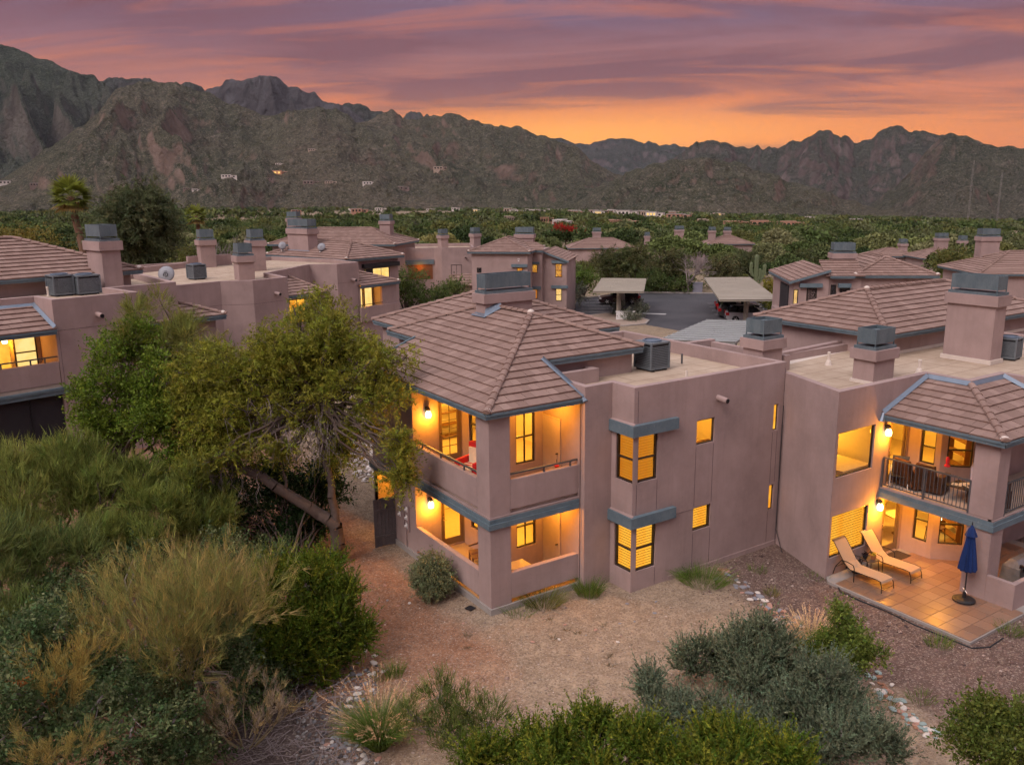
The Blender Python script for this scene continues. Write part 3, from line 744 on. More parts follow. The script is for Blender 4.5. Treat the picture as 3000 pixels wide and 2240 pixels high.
# openings sit on edge 1 (bay side, faces -x) and edge 2 (long wall)
flat(B, P, -.6, 6.72, 6.25, {1: wl, 2: wr}, rev=.14)
f1 = Fr(P[1], P[2]); f2 = Fr(P[2], P[3])
for o in wl: window(B, f1, *o, blind=.090, slatm=LITDIM if o[2] > 3 else LITSLAT)
for k, o in enumerate(wr):
    if k < 2: window(B, f2, *o, blind=.090, slatm=LITDIM if k == 0 else LITSLAT)
    elif k == 2:
        window(B, f2, *o, rail=False, fw=.04); q = MB(); x0, x1, y1, za, zc = 6.9, 8.5, .6, 4.1, 5.6
        q.poly([(x0, y1, za), (x1, y1, za), (x1, y1, zc), (x0, y1, zc)]).poly([(x0, -1.1, za), (x0, y1, za), (x0, y1, zc), (x0, -1.1, zc)]).poly([(x1, -1.1, za), (x1, y1, za), (x1, y1, zc), (x1, -1.1, zc)]).poly([(x0, -1.1, za), (x1, -1.1, za), (x1, y1, za), (x0, y1, za)]).poly([(x0, -1.1, zc), (x1, -1.1, zc), (x1, y1, zc), (x0, y1, zc)])
        B.add(q, 'room_wall', INTER); B.add(MB().box(7.3, .35, 5.05, 8.3, .55, 5.2).box(7.15, -1.1, 4.1, 7.95, -1.0, 4.47), 'shelf', WOODB); lamp(B, (7.3, -.3, 5.35), 34, .1, (1, .52, .06))
    elif k == 3: window(B, f2, *o, rail=False, blind=.090, fw=.04)
    else: window(B, f2, *o, pane=LITPANE, rail=False, fw=.03)
for z0, z1 in ((5.2, 5.56), (2.22, 2.58)):
    m_ = MB().prism([(4.27, -.02), (4.27, -1.43), (6.18, -1.43), (6.18, -1.265), (4.425, -1.265), (4.425, -.02)], z0, z1); B.add(m_, 'lintel', TRIM)
    B.add(MB().poly([(4.33, -.06, z1+.003), (4.33, -1.37, z1+.003), (4.425, -1.37, z1+.05), (4.425, -.06, z1+.05)]), 'lintel_top', STU)
scupper(B, f2, 3.62, 5.92)
m_ = MB()   # control joints scored in the stucco and a stem wall line
for s, z0, z1 in ((1.02, .05, .62), (1.02, 2.62, 3.62), (2.70, .05, 1.40), (2.70, 2.34, 4.38), (3.50, .05, 1.40), (3.50, 2.34, 4.38), (6.42, 2.4, 4.28), (6.40, .2, 1.35), (6.66, 2.4, 4.28), (6.9, .2, 6.5), (.16, 2.6, 3.6), (.16, 5.6, 6.6)): f2.box(m_, s-.008, s+.008, -.006, .004, z0, z1)
f2.box(m_, 1.03, 2.70, -.006, .004, 2.245, 2.26)
B.add(m_, 'control_joints', simple('joint_dark', (.16, .11, .105), .9))  # joint strips in one even dark tone
B.add(MB().path([(3.27, -.1, -.2), (3.27, -.1, 6.3)], .014, 6).path([(11.28, -1.30, 0), (11.28, -1.30, 4.5)], .012, 6), 'downpipe', simple('mauve_pipe', (.14, .10, .10), .7))
m_ = MB()
f2.box(m_, 1.6, 6.96, -.035, .0, -.3, .16); B.add(m_, 'stem_wall', STU)
# corner living rooms behind the balconies
P = [(0, 8.4), (0, 4.93), (1.93, 4.93), (1.93, 1.91), (3.3, 1.91), (5.2, 1.91), (5.2, 8.4)]
ops = {0: [(.12, 1.75, .0, 2.5)], 1: [(1.0, 1.90, 3.32, 5.62), (1.0, 1.93, .2, 2.5)], 2: [(.48, 1.36, 3.86, 5.62), (.48, 1.36, .92, 2.4)], 3: [(.27, 1.03, 3.85, 5.65), (.27, 1.05, .92, 2.4)]}
m_ = MB()
for k in range(len(P)): skin(m_, P[k], P[(k+1) % len(P)], -.6, 6.38, ops.get(k, ()), .10)
m_.poly([(*p, 6.38) for p in P]); B.add(m_, 'wall', STU)
for z in (3.30, .14):
    B.add(MB().poly([(*p, z) for p in offset(P, .02)]), 'room_floor', INTFL); B.add(MB().poly([(*p, z+2.55) for p in offset(P, .02)][::-1]), 'room_ceiling', INTER)
    B.add(MB().poly([(5.15, 1.95, z), (5.15, 8.3, z), (5.15, 8.3, z+2.55), (5.15, 1.95, z+2.55)]).poly([(.1, 8.3, z), (5.15, 8.3, z), (5.15, 8.3, z+2.55), (.1, 8.3, z+2.55)]), 'room_wall', INTER)
    lamp(B, (3.4, 4.2, z+2.2), 190, .2, (1, .52, .06)); lamp(B, (2.2, 6.9, z+2.2), 150, .2, (1, .52, .06))
fl, fb, fw_ = Fr(P[1], P[2]), Fr(P[2], P[3]), Fr(P[3], P[4])
def french(b, fr, a0, a1, z0, z1, muntins, handle=True):
    m_ = MB(); q0, q1 = .03, .075; jw = .035
    fr.box(m_, a0, a0+jw, .0, .10, z0, z1); fr.box(m_, a1-jw, a1, .0, .10, z0, z1); fr.box(m_, a0+jw, a1-jw, .0, .10, z1-.05, z1)
    d = b.add(m_, 'door', DOORW); m_ = MB(); a, c = a0+jw+.004, a1-jw-.004; st = .11
    fr.box(m_, a, a+st, q0, q1, z0+.02, z1-.055); fr.box(m_, c-st, c, q0, q1, z0+.02, z1-.055); fr.box(m_, a+st, c-st, q0, q1, z0+.02, z0+.26); fr.box(m_, a+st, c-st, q0, q1, z1-.055-.13, z1-.055)
    if muntins:
        for k in range(1, 2): x = (a+c)/2; fr.box(m_, x-.012, x+.012, q0+.008, q1-.008, z0+.26, z1-.185)
        for k in range(1, muntins): z = z0+.26+(z1-.185-z0-.26)*k/muntins; fr.box(m_, a+st, c-st, q0+.01, q1-.01, z-.012, z+.012)
    b.add(m_, 'door_leaf', DOORW, d)
    b.add(MB().poly([(*fr.xy(a+st, .05), z0+.26), (*fr.xy(c-st, .05), z0+.26), (*fr.xy(c-st, .05), z1-.185), (*fr.xy(a+st, .05), z1-.185)]), 'pane', GLASS, d)
    h = MB().tube((*fr.xy(a+.05, .03), z0+1.0), (*fr.xy(a+.05, -.05), z0+1.0), .022); h.tube((*fr.xy(a+.05, -.045), z0+1.0), (*fr.xy(a+.16, -.045), z0+1.0), .012); h.lathe([(.0, 0), (.025, .01), (.02, .02)], 8, (*fr.xy(a+.05, .01), z0+1.12))
    b.add(h, 'handle', simple('brass', (.6, .42, .2), .3, .05, 1, .9) if 'brass' not in MATS else MATS['brass'], d)
french(B, fl, 1.0, 1.90, 3.32, 5.62, 6); french(B, fl, 1.0, 1.93, .2, 2.5, 0)
for o in ops[2]: window(B, fb, *o)
for o in ops[3]: window(B, fw_, *o, cols=2)
for z in (3.3, .16):   # storage closet door on the right-hand balcony wall
    m_ = MB().box(3.285, 1.0, z, 3.30, 1.86, z+2.08); m_.box(3.268, .94, z, 3.30, .995, z+2.14); m_.box(3.268, 1.865, z, 3.30, 1.905, z+2.14); m_.box(3.268, .995, z+2.085, 3.30, 1.865, z+2.14)
    d = B.add(m_, 'closet_door', STU_IN); B.add(MB().tube((3.285, 1.10, z+.95), (3.21, 1.10, z+.95), .025).lathe([(.0, 0), (.03, .02), (0, .05)], 8, (3.22, 1.10, z+.93)), 'handle', BLACK, d)
# balcony frame: column, lower walls, beam, slab, upper parapet, ceiling
m_ = MB().box(0, 0, -.5, .73, .73, 6.18); B.add(m_, 'column', STU)
m_ = MB(); L = [(0, 4.93), (0, .73)]; R_ = [(.73, 0), (3.3, 0)]
m_.box(0, .73, .34, .18, 4.93, 1.18); m_.box(.73, 0, .34, 3.3, .18, 1.18); B.add(m_, 'balcony_wall', STU)
m_ = MB().box(-.0, .73, 3.24, .18, 4.93, 4.16); B.add(m_, 'balcony_wall', STU); B.add(MB().box(.73, 0, 3.24, 3.3, .18, 4.16), 'balcony_wall', STU)
B.add(MB().box(-.06, .72, -.5, .02, 6.6, .20).box(-.06, -.06, -.5, 3.3, .02, .20).box(-.06, .02, -.5, 0, .72, .2), 'foundation_curb', CONC)
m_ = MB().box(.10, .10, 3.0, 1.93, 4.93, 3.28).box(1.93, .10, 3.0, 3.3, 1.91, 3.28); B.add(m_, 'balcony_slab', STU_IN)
B.add(MB().box(.10, .10, -.2, 1.93, 4.93, .14).box(1.93, .10, -.2, 3.3, 1.91, .14), 'porch_floor', simple('porch_carpet', (.40, .28, .15), .95))
m_ = MB().prism([(-.09, 5.12), (-.09, -.09), (3.3, -.09), (3.3, .10), (.10, .10), (.10, 5.12)], 2.76, 2.93); m_.prism([(-.06, 5.12), (-.06, -.06), (3.3, -.06), (3.3, .10), (.10, .10), (.10, 5.12)], 2.93, 3.06)
B.add(m_, 'beam', TRIM)
B.add(MB().prism([(-.03, 5.1), (-.03, -.03), (3.3, -.03), (3.3, .12), (.12, .12), (.12, 5.1)], 3.06, 3.12), 'beam_cap', STU)
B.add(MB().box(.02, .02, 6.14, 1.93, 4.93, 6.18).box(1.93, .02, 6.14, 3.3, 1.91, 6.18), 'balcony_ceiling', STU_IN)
r_ = MB().box(.06, .74, 4.30, .12, 4.92, 4.35).box(.74, .06, 4.30, 3.3, .12, 4.35)
for y in (1.6, 3.1, 4.4): r_.box(.07, y, 4.16, .11, y+.05, 4.30)
for x in (2.0, 3.0): r_.box(x, .07, 4.16, x+.05, .11, 4.30)
B.add(r_, 'handrail', GREYM)
sconce(B, fl, .54, 1.95, 85); sconce(B, fl, .55, 5.20, 80)
# alcove door under the side roof
lintel(B, Fr(P[0], P[1]), 0.0, 1.95, 2.5, 2.82, .16)
B.add(MB().box(.85, 6.7, 0, .9, 8.35, 2.55).box(.0, 8.28, 0, .9, 8.32, 2.5), 'alcove_wall', STU_IN)
B.add(MB().box(.80, 7.3, .05, .845, 8.1, 2.1), 'door', LITDIM)  # door glows through its material, lamplight put into the colour
lamp(B, (.45, 7.5, 2.2), 30, .06)
# chimney on the ridge
chimney(B, 4.19, 6.92, 6.33, 7.62, 7.5, 8.82, .36, .52)
m_ = MB(); zz = Z0+4.39*S_
m_.poly([(3.94, 6.62, Z0+4.14*S_+.07), (4.19, 6.62, zz+.06), (4.19, 7.62, zz+.06), (3.94, 7.62, Z0+4.14*S_+.07)])
m_.poly([(3.94, 6.62, Z0+4.14*S_+.07), (4.80, 6.62, zA+.03), (4.80, 6.91, zA+.20), (4.19, 6.91, zz+.24)])
B.add(m_, 'flashing', FLASH, roof)
m_ = MB().tube((9.9, 2.3, 6.2), (9.9, 2.3, 6.62), .035, n=8); B.add(m_, 'vent_pipe', GREYM)
B.add(MB().lathe([(.16, 0), (.16, .02), (.05, .03), (.04, .3)], 10, (8.1, .25, 6.25)), 'vent_pipe', WHITE)
B.add(MB().box(11.39, 3.5, 5.8, 12.9, 3.75, 6.7).box(12.66, -.2, 5.8, 12.9, 3.5, 6.62), 'parapet_wall', STU)
# electric meters on the left wall
m_ = MB().box(-.05, 5.8, .9, 0, 5.92, 1.72).box(-.05, 5.40, .86, 0, 5.66, 1.80).box(-.05, 5.95, 1.2, 0, 6.2, 1.85).tube((-.04, 5.66, -.1), (-.04, 5.66, .9), .016)
em = B.add(m_, 'meter_panel', simple('meter_paint', (.27, .20, .19), .6))
for y, z in ((6.07, 1.68), (6.1, 1.32), (5.52, 1.67), (5.55, 1.35), (5.57, 1.04)): B.add(MB().box(-.07, y-.055, z-.09, -.045, y+.055, z+.09).tube((-.045, y, z), (-.13, y, z), .055, .05, 10), 'meter', WHITEP, em)

# ------------------------------------------------------------------ right building with the tiled patio
B2 = Bld('apartment_building', 'right hand stucco building with tiled patio, metal balcony railing and two stepped chimneys', 'building'); B2.under = []
P = [(11.42, 1.2), (11.36, -1.285), (10.36, -4.15), (15.2, -4.15), (15.2, -5.67), (17.2, -5.67), (17.2, -8.3), (26, -8.3), (26, 1.2)]
flat(B2, P, 5.18, 6.33, 6.05)
Pl = [(11.42, 1.2), (11.36, -1.285), (10.36, -4.15), (14.45, -4.15), (14.45, -5.3), (15.19, -6.04), (19, -6.04), (26, -6.04), (26, 1.2)]
wu, wlo = (.13, 2.06, 3.45, 4.96), (.11, 2.05, .69, 2.16)
o1 = [wu, wlo, (2.92, 3.95, 2.75, 5.0), (2.92, 3.95, .10, 2.2)]
o2 = [(.43, .96, 3.40, 4.6), (.43, .96, .62, 2.1)]
o3 = [(.20, 1.0, 3.42, 4.6), (.20, .98, .66, 2.1)]
m_ = MB()
for k in range(len(Pl)): skin(m_, Pl[k], Pl[(k+1) % len(Pl)], -.6, 5.18, {2: o1, 3: o2, 4: o3}.get(k, ()), .12)
B2.add(m_, 'wall', STU)
fA, fB_, fC = Fr(Pl[2], Pl[3]), Fr(Pl[3], Pl[4]), Fr(Pl[4], Pl[5])
window(B2, fA, *wu, rail=False, fw=.04); window(B2, fA, *wlo, rail=False, blind=.090, fw=.04)
french(B2, fA, *o1[2], 0); french(B2, fA, *o1[3], 0)
for o in o2: window(B2, fB_, *o)
for o in o3: window(B2, fC, *o)
for z in (2.74, .08):
    h = 2.4
    B2.add(MB().poly([(10.45, -4.1, z), (14.4, -4.1, z), (14.47, -5.3, z), (15.19, -6.0, z), (19, -6, z), (19, 0, z), (11.5, 0, z), (11.4, -1.3, z)]), 'room_floor', INTFL)
    B2.add(MB().poly([(10.45, -4.1, z+h), (14.4, -4.1, z+h), (14.47, -5.3, z+h), (15.19, -6.0, z+h), (19, -6, z+h), (19, 0, z+h), (11.5, 0, z+h), (11.4, -1.3, z+h)][::-1]), 'room_ceiling', INTER)
    B2.add(MB().poly([(10.4, -.6, z), (19, -.6, z), (19, -.6, z+h), (10.4, -.6, z+h)]).poly([(18.4, -6, z), (18.4, 0, z), (18.4, 0, z+h), (18.4, -6, z+h)]).poly([(13.2, -4.0, z), (13.2, -.6, z), (13.2, -.6, z+h), (13.2, -4.0, z+h)]), 'room_wall', INTER)
    lamp(B2, (12.4, -1.5, z+2.15), 150, .15, (1, .52, .06)); lamp(B2, (15.8, -3.6, z+2.15), 220, .2, (1, .52, .06))
sconce(B2, fA, 2.64, 4.62, 95); sconce(B2, fA, 2.53, 2.02, 125)
# balcony slab, beam, columns, railings
B2.add(MB().box(13.0, -7.9, 2.52, 15.2, -4.16, 2.70).box(15.2, -7.9, 2.52, 20, -6.06, 2.70), 'balcony_slab', STU_IN)
m_ = MB().prism([(12.90, -4.16), (12.90, -8.0), (20, -8.0), (20, -7.86), (13.04, -7.86), (13.04, -4.16)], 2.33, 2.52); m_.prism([(12.93, -4.16), (12.93, -7.97), (20, -7.97), (20, -7.86), (13.04, -7.86), (13.04, -4.16)], 2.52, 2.64)
B2.add(m_, 'beam', TRIM); B2.add(MB().box(12.95, -7.9, 2.64, 13.1, -4.16, 2.69).box(12.95, -7.95, 2.64, 20, -7.8, 2.69), 'beam_cap', STU)
B2.add(MB().box(12.97, -7.92, 2.70, 13.6, -7.17, 5.12), 'column', STU); B2.add(MB().box(12.97, -7.94, -.3, 13.66, -7.17, 2.33), 'column', STU)
B2.add(MB().box(13.0, -7.9, 5.10, 20, -4.16, 5.14).box(13.2, -6.0, 5.10, 13.3, -5, 5.14), 'balcony_ceiling', STU_IN)
B2.add(MB().box(12.97, -8.79, -.3, 13.13, -7.94, .92).box(13.13, -8.79, -.3, 18, -8.63, .92), 'planter_wall', STU)
def railing(b, p0, p1, z0, h, pitch=.125, posts=(0., .5, 1.)):
    fr = Fr(p0, p1); L = (Vector(p1)-Vector(p0)).length; m_ = MB()
    fr.box(m_, 0, L, -.025, .025, z0+h-.045, z0+h); fr.box(m_, 0, L, -.018, .018, z0+.08, z0+.11)
    o = b.add(m_, 'railing', GREYM)
    for t in posts: mm = MB(); fr.box(mm, t*L-.025, t*L+.025, -.026, .026, z0, z0+h-.046); b.add(mm, 'post', GREYM, o)
    n = int(L/pitch); me = MB().box(-.009, -.009, z0+.11, .009, .009, z0+h-.045).mesh('baluster', GREYM)
    for k in range(1, n):
        q = bpy.data.objects.new('baluster', me); x, y = fr.xy(L*k/n, 0); q.location = (x, y, 0); link(q, o)
railing(B2, (12.98, -4.2), (12.98, -7.15), 2.69, 1.07); railing(B2, (13.62, -7.9), (17.2, -7.9), 2.69, 1.07)
# lower patio roof
zp = 5.24
roof_face(B2, (12.72, -8.15, zp), (1, 0), [[(12.72, -8.15), (15.2, -5.67), (15.2, -4.17), (12.72, -4.17)]], S_, wd=.36)
roof_face(B2, (12.72, -8.15, zp), (0, 1), [[(12.72, -8.15), (17.2, -8.15), (17.2, -5.67), (15.2, -5.67)]], S_, wd=.36)
zq = zp+2.48*S_
# upper hip roof on the deck
hx0, hy0, hx1, hy1, zh = 17.55, -1.05, 30.2, 5.6, 6.98; h = (hy1-hy0)/2; hm = (hy0+hy1)/2; zt = zh+h*S_
roof_face(B2, (hx0, hy0, zh), (0, 1), [[(hx0, hy0), (hx1, hy0), (hx1-h, hm), (hx0+h, hm)]], S_)
roof_face(B2, (hx0, hy0, zh), (1, 0), [[(hx0, hy0), (hx0+h, hm), (hx0, hy1)]], S_)
roof_face(B2, (hx1, hy0, zh), (-1, 0), [[(hx1, hy0), (hx1, hy1), (hx1-h, hm)]], S_)
roof_face(B2, (hx1, hy1, zh), (0, -1), [[(hx1, hy1), (hx0, hy1), (hx0+h, hm), (hx1-h, hm)]], S_)
roof = finish_roof(B2, 300)
caps(B2, roof, [((12.72, -8.15, zp+.05), (15.2, -5.67, zq+.05)), ((hx0, hy0, zh+.05), (hx0+h, hm, zt+.05)), ((hx0, hy1, zh+.05), (hx0+h, hm, zt+.05)), ((hx0+h, hm, zt+.05), (hx1-h, hm, zt+.05)), ((hx1, hy0, zh+.05), (hx1-h, hm, zt+.05))], True, white=[(12.8, -8.07, zp+.07), (17.64, -.96, zh+.07), (hx0+h, hm, zt+.06)])
fascia(B2, [(12.72, -4.17), (12.72, -8.15), (17.2, -8.15)], zp, .18); fascia(B2, [(hx0, hy1), (hx0, hy0), (hx1, hy0), (hx1, hy1)], zh)
m_ = MB()
m_.poly([(15.06, -4.17, zq-.0), (15.06, -5.60, zq-.0), (15.19, -5.66, zq+.13), (15.19, -4.17, zq+.13)][::-1]); m_.poly([(15.22, -5.76, zq), (17.18, -5.76, zq), (17.18, -5.675, zq+.13), (15.2, -5.675, zq+.13)])
m_.poly([(12.70, -4.27, zp+.06), (15.1, -4.27, zq+.05), (15.1, -4.16, zq+.16), (12.70, -4.16, zp+.17)]); m_.poly([(17.08, -8.2, zp+.06), (17.08, -5.7, zq+.05), (17.19, -5.7, zq+.16), (17.19, -8.2, zp+.17)])
m_.tube((12.66, -4.2, zp-.22), (12.75, -4.2, zp+.08), .10, .06, 8); B2.add(m_, 'flashing', FLASH, roof)
B2.add(MB().box(17.95, -.65, 4.0, 29.9, 5.2, 7.12), 'wall', STU)
B2.add(MB().poly([(hx0+.03, hy0+.03, 6.82), (hx1, hy0+.03, 6.82), (hx1, hy1, 6.82), (hx0+.03, hy1, 6.82)]), 'soffit', STU)
B2.add(MB().prism([(17.93, -.68), (29.9, -.68), (29.9, -.60), (18.0, -.60)], 6.05, 6.17), 'wall_skirt', WHITE)
m_ = MB().prism([(11.6, .75), (18.0, 1.25), (18.0, 1.5), (11.6, 1.0)], 5.0, 6.42); B2.add(m_, 'parapet_wall', STU)
B2.add(MB().prism([(12.9, .30), (17.94, .75), (17.94, 1.24), (12.9, .84)], 6.04, 6.06, [(12.9, .62), (17.94, 1.15), (17.94, 1.235), (12.9, .835)]), 'cant_strip', WHITE)
chimney(B2, 13.18, -3.43, 14.32, -2.63, 6.03, 7.22, .36, .50, skirt=.12)
chimney(B2, 19.66, -3.92, 20.42, -2.08, 6.03, 8.62, .40, .52, skirt=.18)
chimney(B2, 11.45, -.15, 12.5, .75, 5.2, 7.30, .36, .50)
for x, y in ((14.86, -.42), (16.14, -3.27), (20.9, -4.7)): B2.add(MB().lathe([(.14, 0), (.13, .02), (.09, .16), (.05, .2), (.05, .42), (.065, .43), (.06, .5)], 10, (x, y, 6.05)), 'vent_pipe', WHITE)
m_ = MB().path([(11.24, -1.36, 5.2), (11.24, -1.36, .6), (11.1, -1.7, .1), (10.85, -2.0, .02)], .014); B2.add(m_, 'cable', BLACK)
# patio
patio = MB().prism([(10.15, -9.08), (18.5, -9.08), (18.5, -4.17), (10.38, -4.17), (10.15, -4.4)], -.35, .085).obj('patio', CONC, kind='structure')
def patmat(t):
    co = objco(t); r = rnd(t); n = t.noise(t.scale(co, 1., 14., 1.), 3., 4, .6)
    c = t.ramp(r, [(0, (.20, .118, .078)), (.5, (.24, .145, .096)), (1, (.275, .172, .118))])
    c = t.mix(t.m('MULTIPLY', t.maprange(n, .45, .75), .45), c, (.17, .095, .065))
    return pbr(t, c, .33, n, .12, .004, spec=.45)
PAT = mat('patio_tile_clay', patmat)
tl = .49; me = MB().box(.006, .006, 0, tl-.006, tl-.006, .018).mesh('tile', PAT); me2 = MB().box(.006, .006, 0, .006+.30, tl-.006, .018).mesh('tile', PAT)
for ix in range(17):
    for iy in range(10):
        o = bpy.data.objects.new('tile', me); x, y = 10.2+ix*tl, -9.05+iy*tl
        if x+tl > 18.5 or y+tl > -4.15: continue
        if 12.9 < x+tl and x < 13.7 and -8.0 < y+tl and y < -7.1 and False: continue
        if x > 13.1 and y < -7.95: continue
        if y+tl > -4.16: continue
        o.location = (x, y, .082+RD.uniform(-.001, .002)); link(o, patio)

# ------------------------------------------------------------------ front left building
B3 = Bld('apartment_building', 'left hand stucco building with a glowing balcony above a dark screened porch', 'building', (-9.42, 15.66, 2.5), 15.); B3.under = []
P = [(0, 1.75), (0, 0), (3.3, 0), (3.3, 2.6), (6.2, 2.6), (7.4, 9), (-9, 9), (-9, 1.75)]
flat(B3, P, -2.5, 6.3, 6.0, {})
fr = Fr((0, 0), (3.3, 0)); scupper(B3, fr, 1.6, 5.60)
m_ = MB(); fr.box(m_, .0, 3.3, -.005, .004, 5.12, 5.135); fr.box(m_, .10, .115, -.005, .004, -1, 5.1); B3.add(m_, 'control_joints', MATS['joint_dark'])
roof_face(B3, (-7, -.2, 5.2), (0, 1), [[(-7, -.2), (-.02, -.2), (-.02, 1.75), (-7, 1.75)]], S_, wd=.36)
roof_face(B3, (3.4, 2.4, 4.6), (0, 1), [[(3.35, 2.4), (8.4, 2.4), (6.5, 4.3), (3.35, 4.3)]], S_, wd=.36); roof_face(B3, (8.4, 2.4, 4.6), (-1, 0), [[(8.4, 2.4), (8.4, 7), (6.5, 7), (6.5, 4.3)]], S_, wd=.36)
hip(B3, -9, 4.75, 5.75, 12.6, 6.75, limit=300, zw=5.9, ins=.4, sep=True)
caps(B3, B3.roof, [((8.4, 2.4, 4.66), (6.5, 4.3, 5.38))], True, white=[(8.3, 2.5, 4.7)])
fascia(B3, [(-7, -.2), (-.02, -.2)], 5.2, .18); fascia(B3, [(3.35, 2.4), (8.4, 2.4), (8.4, 7)], 4.6, .2)
m_ = MB().poly([(-7, 1.62, 5.92), (-.05, 1.62, 5.92), (-.05, 1.74, 6.06), (-7, 1.74, 6.06)]).poly([(-.14, -.2, 5.27), (-.02, -.2, 5.36), (-.02, 1.74, 6.09), (-.14, 1.74, 6.0)][::-1]); B3.add(m_, 'flashing', FLASH, B3.roof)
B3.add(MB().poly([(4.9, 4.15, 5.29), (6.4, 4.15, 5.29), (6.3, 4.5, 5.5), (4.9, 4.5, 5.5)]), 'flashing', FLASH, B3.roof)
B3.add(MB().box(3.36, 2.7, -2, 8.0, 6.8, 4.62), 'wall', STU)
B3.add(MB().box(-7, 0, 3.12, -.02, .2, 3.95), 'balcony_wall', STU); B3.add(MB().box(-7, .02, 2.95, -.02, 1.75, 3.12), 'balcony_slab', STU_IN)
B3.add(MB().box(-7, -.12, 2.72, .2, .1, 2.98).box(-7, -.16, 2.88, .2, -.12, 2.98), 'beam', TRIM)
B3.add(MB().box(-7, .12, .9, -.02, .14, 2.72), 'porch_screen', DARKSC); B3.add(MB().box(-7, 0, -2, -.02, .2, .9), 'porch_wall', STU)
m_ = MB()
for x in (-6, -4.8, -3.6, -2.4, -1.2): m_.box(x, .08, .9, x+.05, .119, 2.72)
B3.add(m_, 'screen_post', BLACK)
B3.add(MB().box(-7, .06, 4.12, -.02, .11, 4.17).box(-1, .065, 3.95, -.95, .105, 4.12).box(-.5, .065, 3.95, -.45, .105, 4.12).box(-2, .065, 3.95, -1.95, .105, 4.12), 'handrail', GREYM)
B3.add(MB().box(-7, .05, 5.02, -.02, 1.75, 5.06), 'balcony_ceiling', STU_IN)
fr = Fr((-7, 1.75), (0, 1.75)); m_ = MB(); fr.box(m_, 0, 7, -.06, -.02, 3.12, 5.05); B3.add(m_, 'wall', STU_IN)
window(B3, fr, 6.02, 6.83, 3.5, 5.0, pane=LITPALE, rec=-.14, split=.48)
B3.add(MB().box(-1.9, 1.6, 3.14, -1.15, 1.68, 5.0), 'door', LITPANE)
sconce(B3, Fr((-7, 1.69), (0, 1.69)), 5.72, 4.78, 45)
chimney(B3, 3.61, 3.83, 4.43, 5.35, 5.98, 8.16, .40, .50)
for x, y in ((1.45, 4.3), (-.6, 4.4)): B3.add(MB().lathe([(.09, 0), (.06, .05), (.055, .30), (.07, .31), (.07, .40)], 8, (x, y, 6.0)), 'vent_pipe', WHITE)
window(B3, Fr((8.0, 2.7), (8.0, 6.8)), .5, 1.6, 2.9, 4.3, pane=DARKGL, rec=-.03)

# ------------------------------------------------------------------ the row behind it
B4 = Bld('apartment_building', 'long flat roofed stucco building with stepped parapets behind the tall green trees', 'building'); B4.under = []
P = [(-6.4, 25.05), (-.36, 26.93), (1.2, 26.25), (3.4, 27.03), (3.35, 30.4), (7.55, 34.8), (8.8, 34.0), (9.09, 33.82), (10.9, 34.42), (10.6, 38.2), (8.0, 44), (-3, 42), (-10, 36)]
flat(B4, P, -1., 8.02, 7.75)
for fr, a, z in ((Fr(P[2], P[3]), 1.45, 7.2), (Fr(P[7], P[8]), 1.25, 6.9)): scupper(B4, fr, a, z)
m_ = MB()
for k in (0, 1, 2, 7): fr = Fr(P[k], P[k+1]); fr.box(m_, 0, (Vector(P[k+1])-Vector(P[k])).length, -.005, .004, 6.72, 6.735)
B4.add(m_, 'control_joints', MATS['joint_dark'])
def plane_roof(b, A, Bp, C_, D, **kw):
    A, Bp, C_, D = map(Vector, (A, Bp, C_, D)); s = (Bp-A).normalized(); up = Vector((-s.y, s.x)); dist = (D.xy-A.xy).dot(up)
    roof_face(b, tuple(A), up, [[A.xy[:], Bp.xy[:], C_.xy[:], D.xy[:]]], (D.z-A.z)/dist, **kw)
c, s = math.cos(rad(16)), math.sin(rad(16)); LM = lambda u, v: (4.37+c*u-s*v, 29.79+s*u+c*v)
plane_roof(B4, (*LM(-.4, 0), 6.6), (*LM(2.75, 0), 6.6), (*LM(1.5, 2.6), 7.6), (*LM(-.4, 2.6), 7.6), wd=.36)
c5, s5 = math.cos(rad(20)), math.sin(rad(20)); LR = lambda u, v: (10.88+c5*u-s5*v, 34.11+s5*u+c5*v)
plane_roof(B4, (*LR(0, 0), 6.4), (*LR(3.8, 0), 6.4), (*LR(.6, 3.0), 7.5), (*LR(0, 3.0), 7.5), wd=.36)
finish_roof(B4, 200)
caps(B4, B4.roof, [((*LM(2.75, 0), 6.66), (*LM(1.5, 2.6), 7.66)), ((*LR(3.8, 0), 6.46), (*LR(.6, 3.0), 7.56))], True, white=[(*LR(3.7, .1), 6.5)])
fascia(B4, [LM(-.4, 0), LM(2.75, 0)], 6.6); fascia(B4, [LR(0, 0), LR(3.8, 0), LR(3.8, 3)], 6.4)
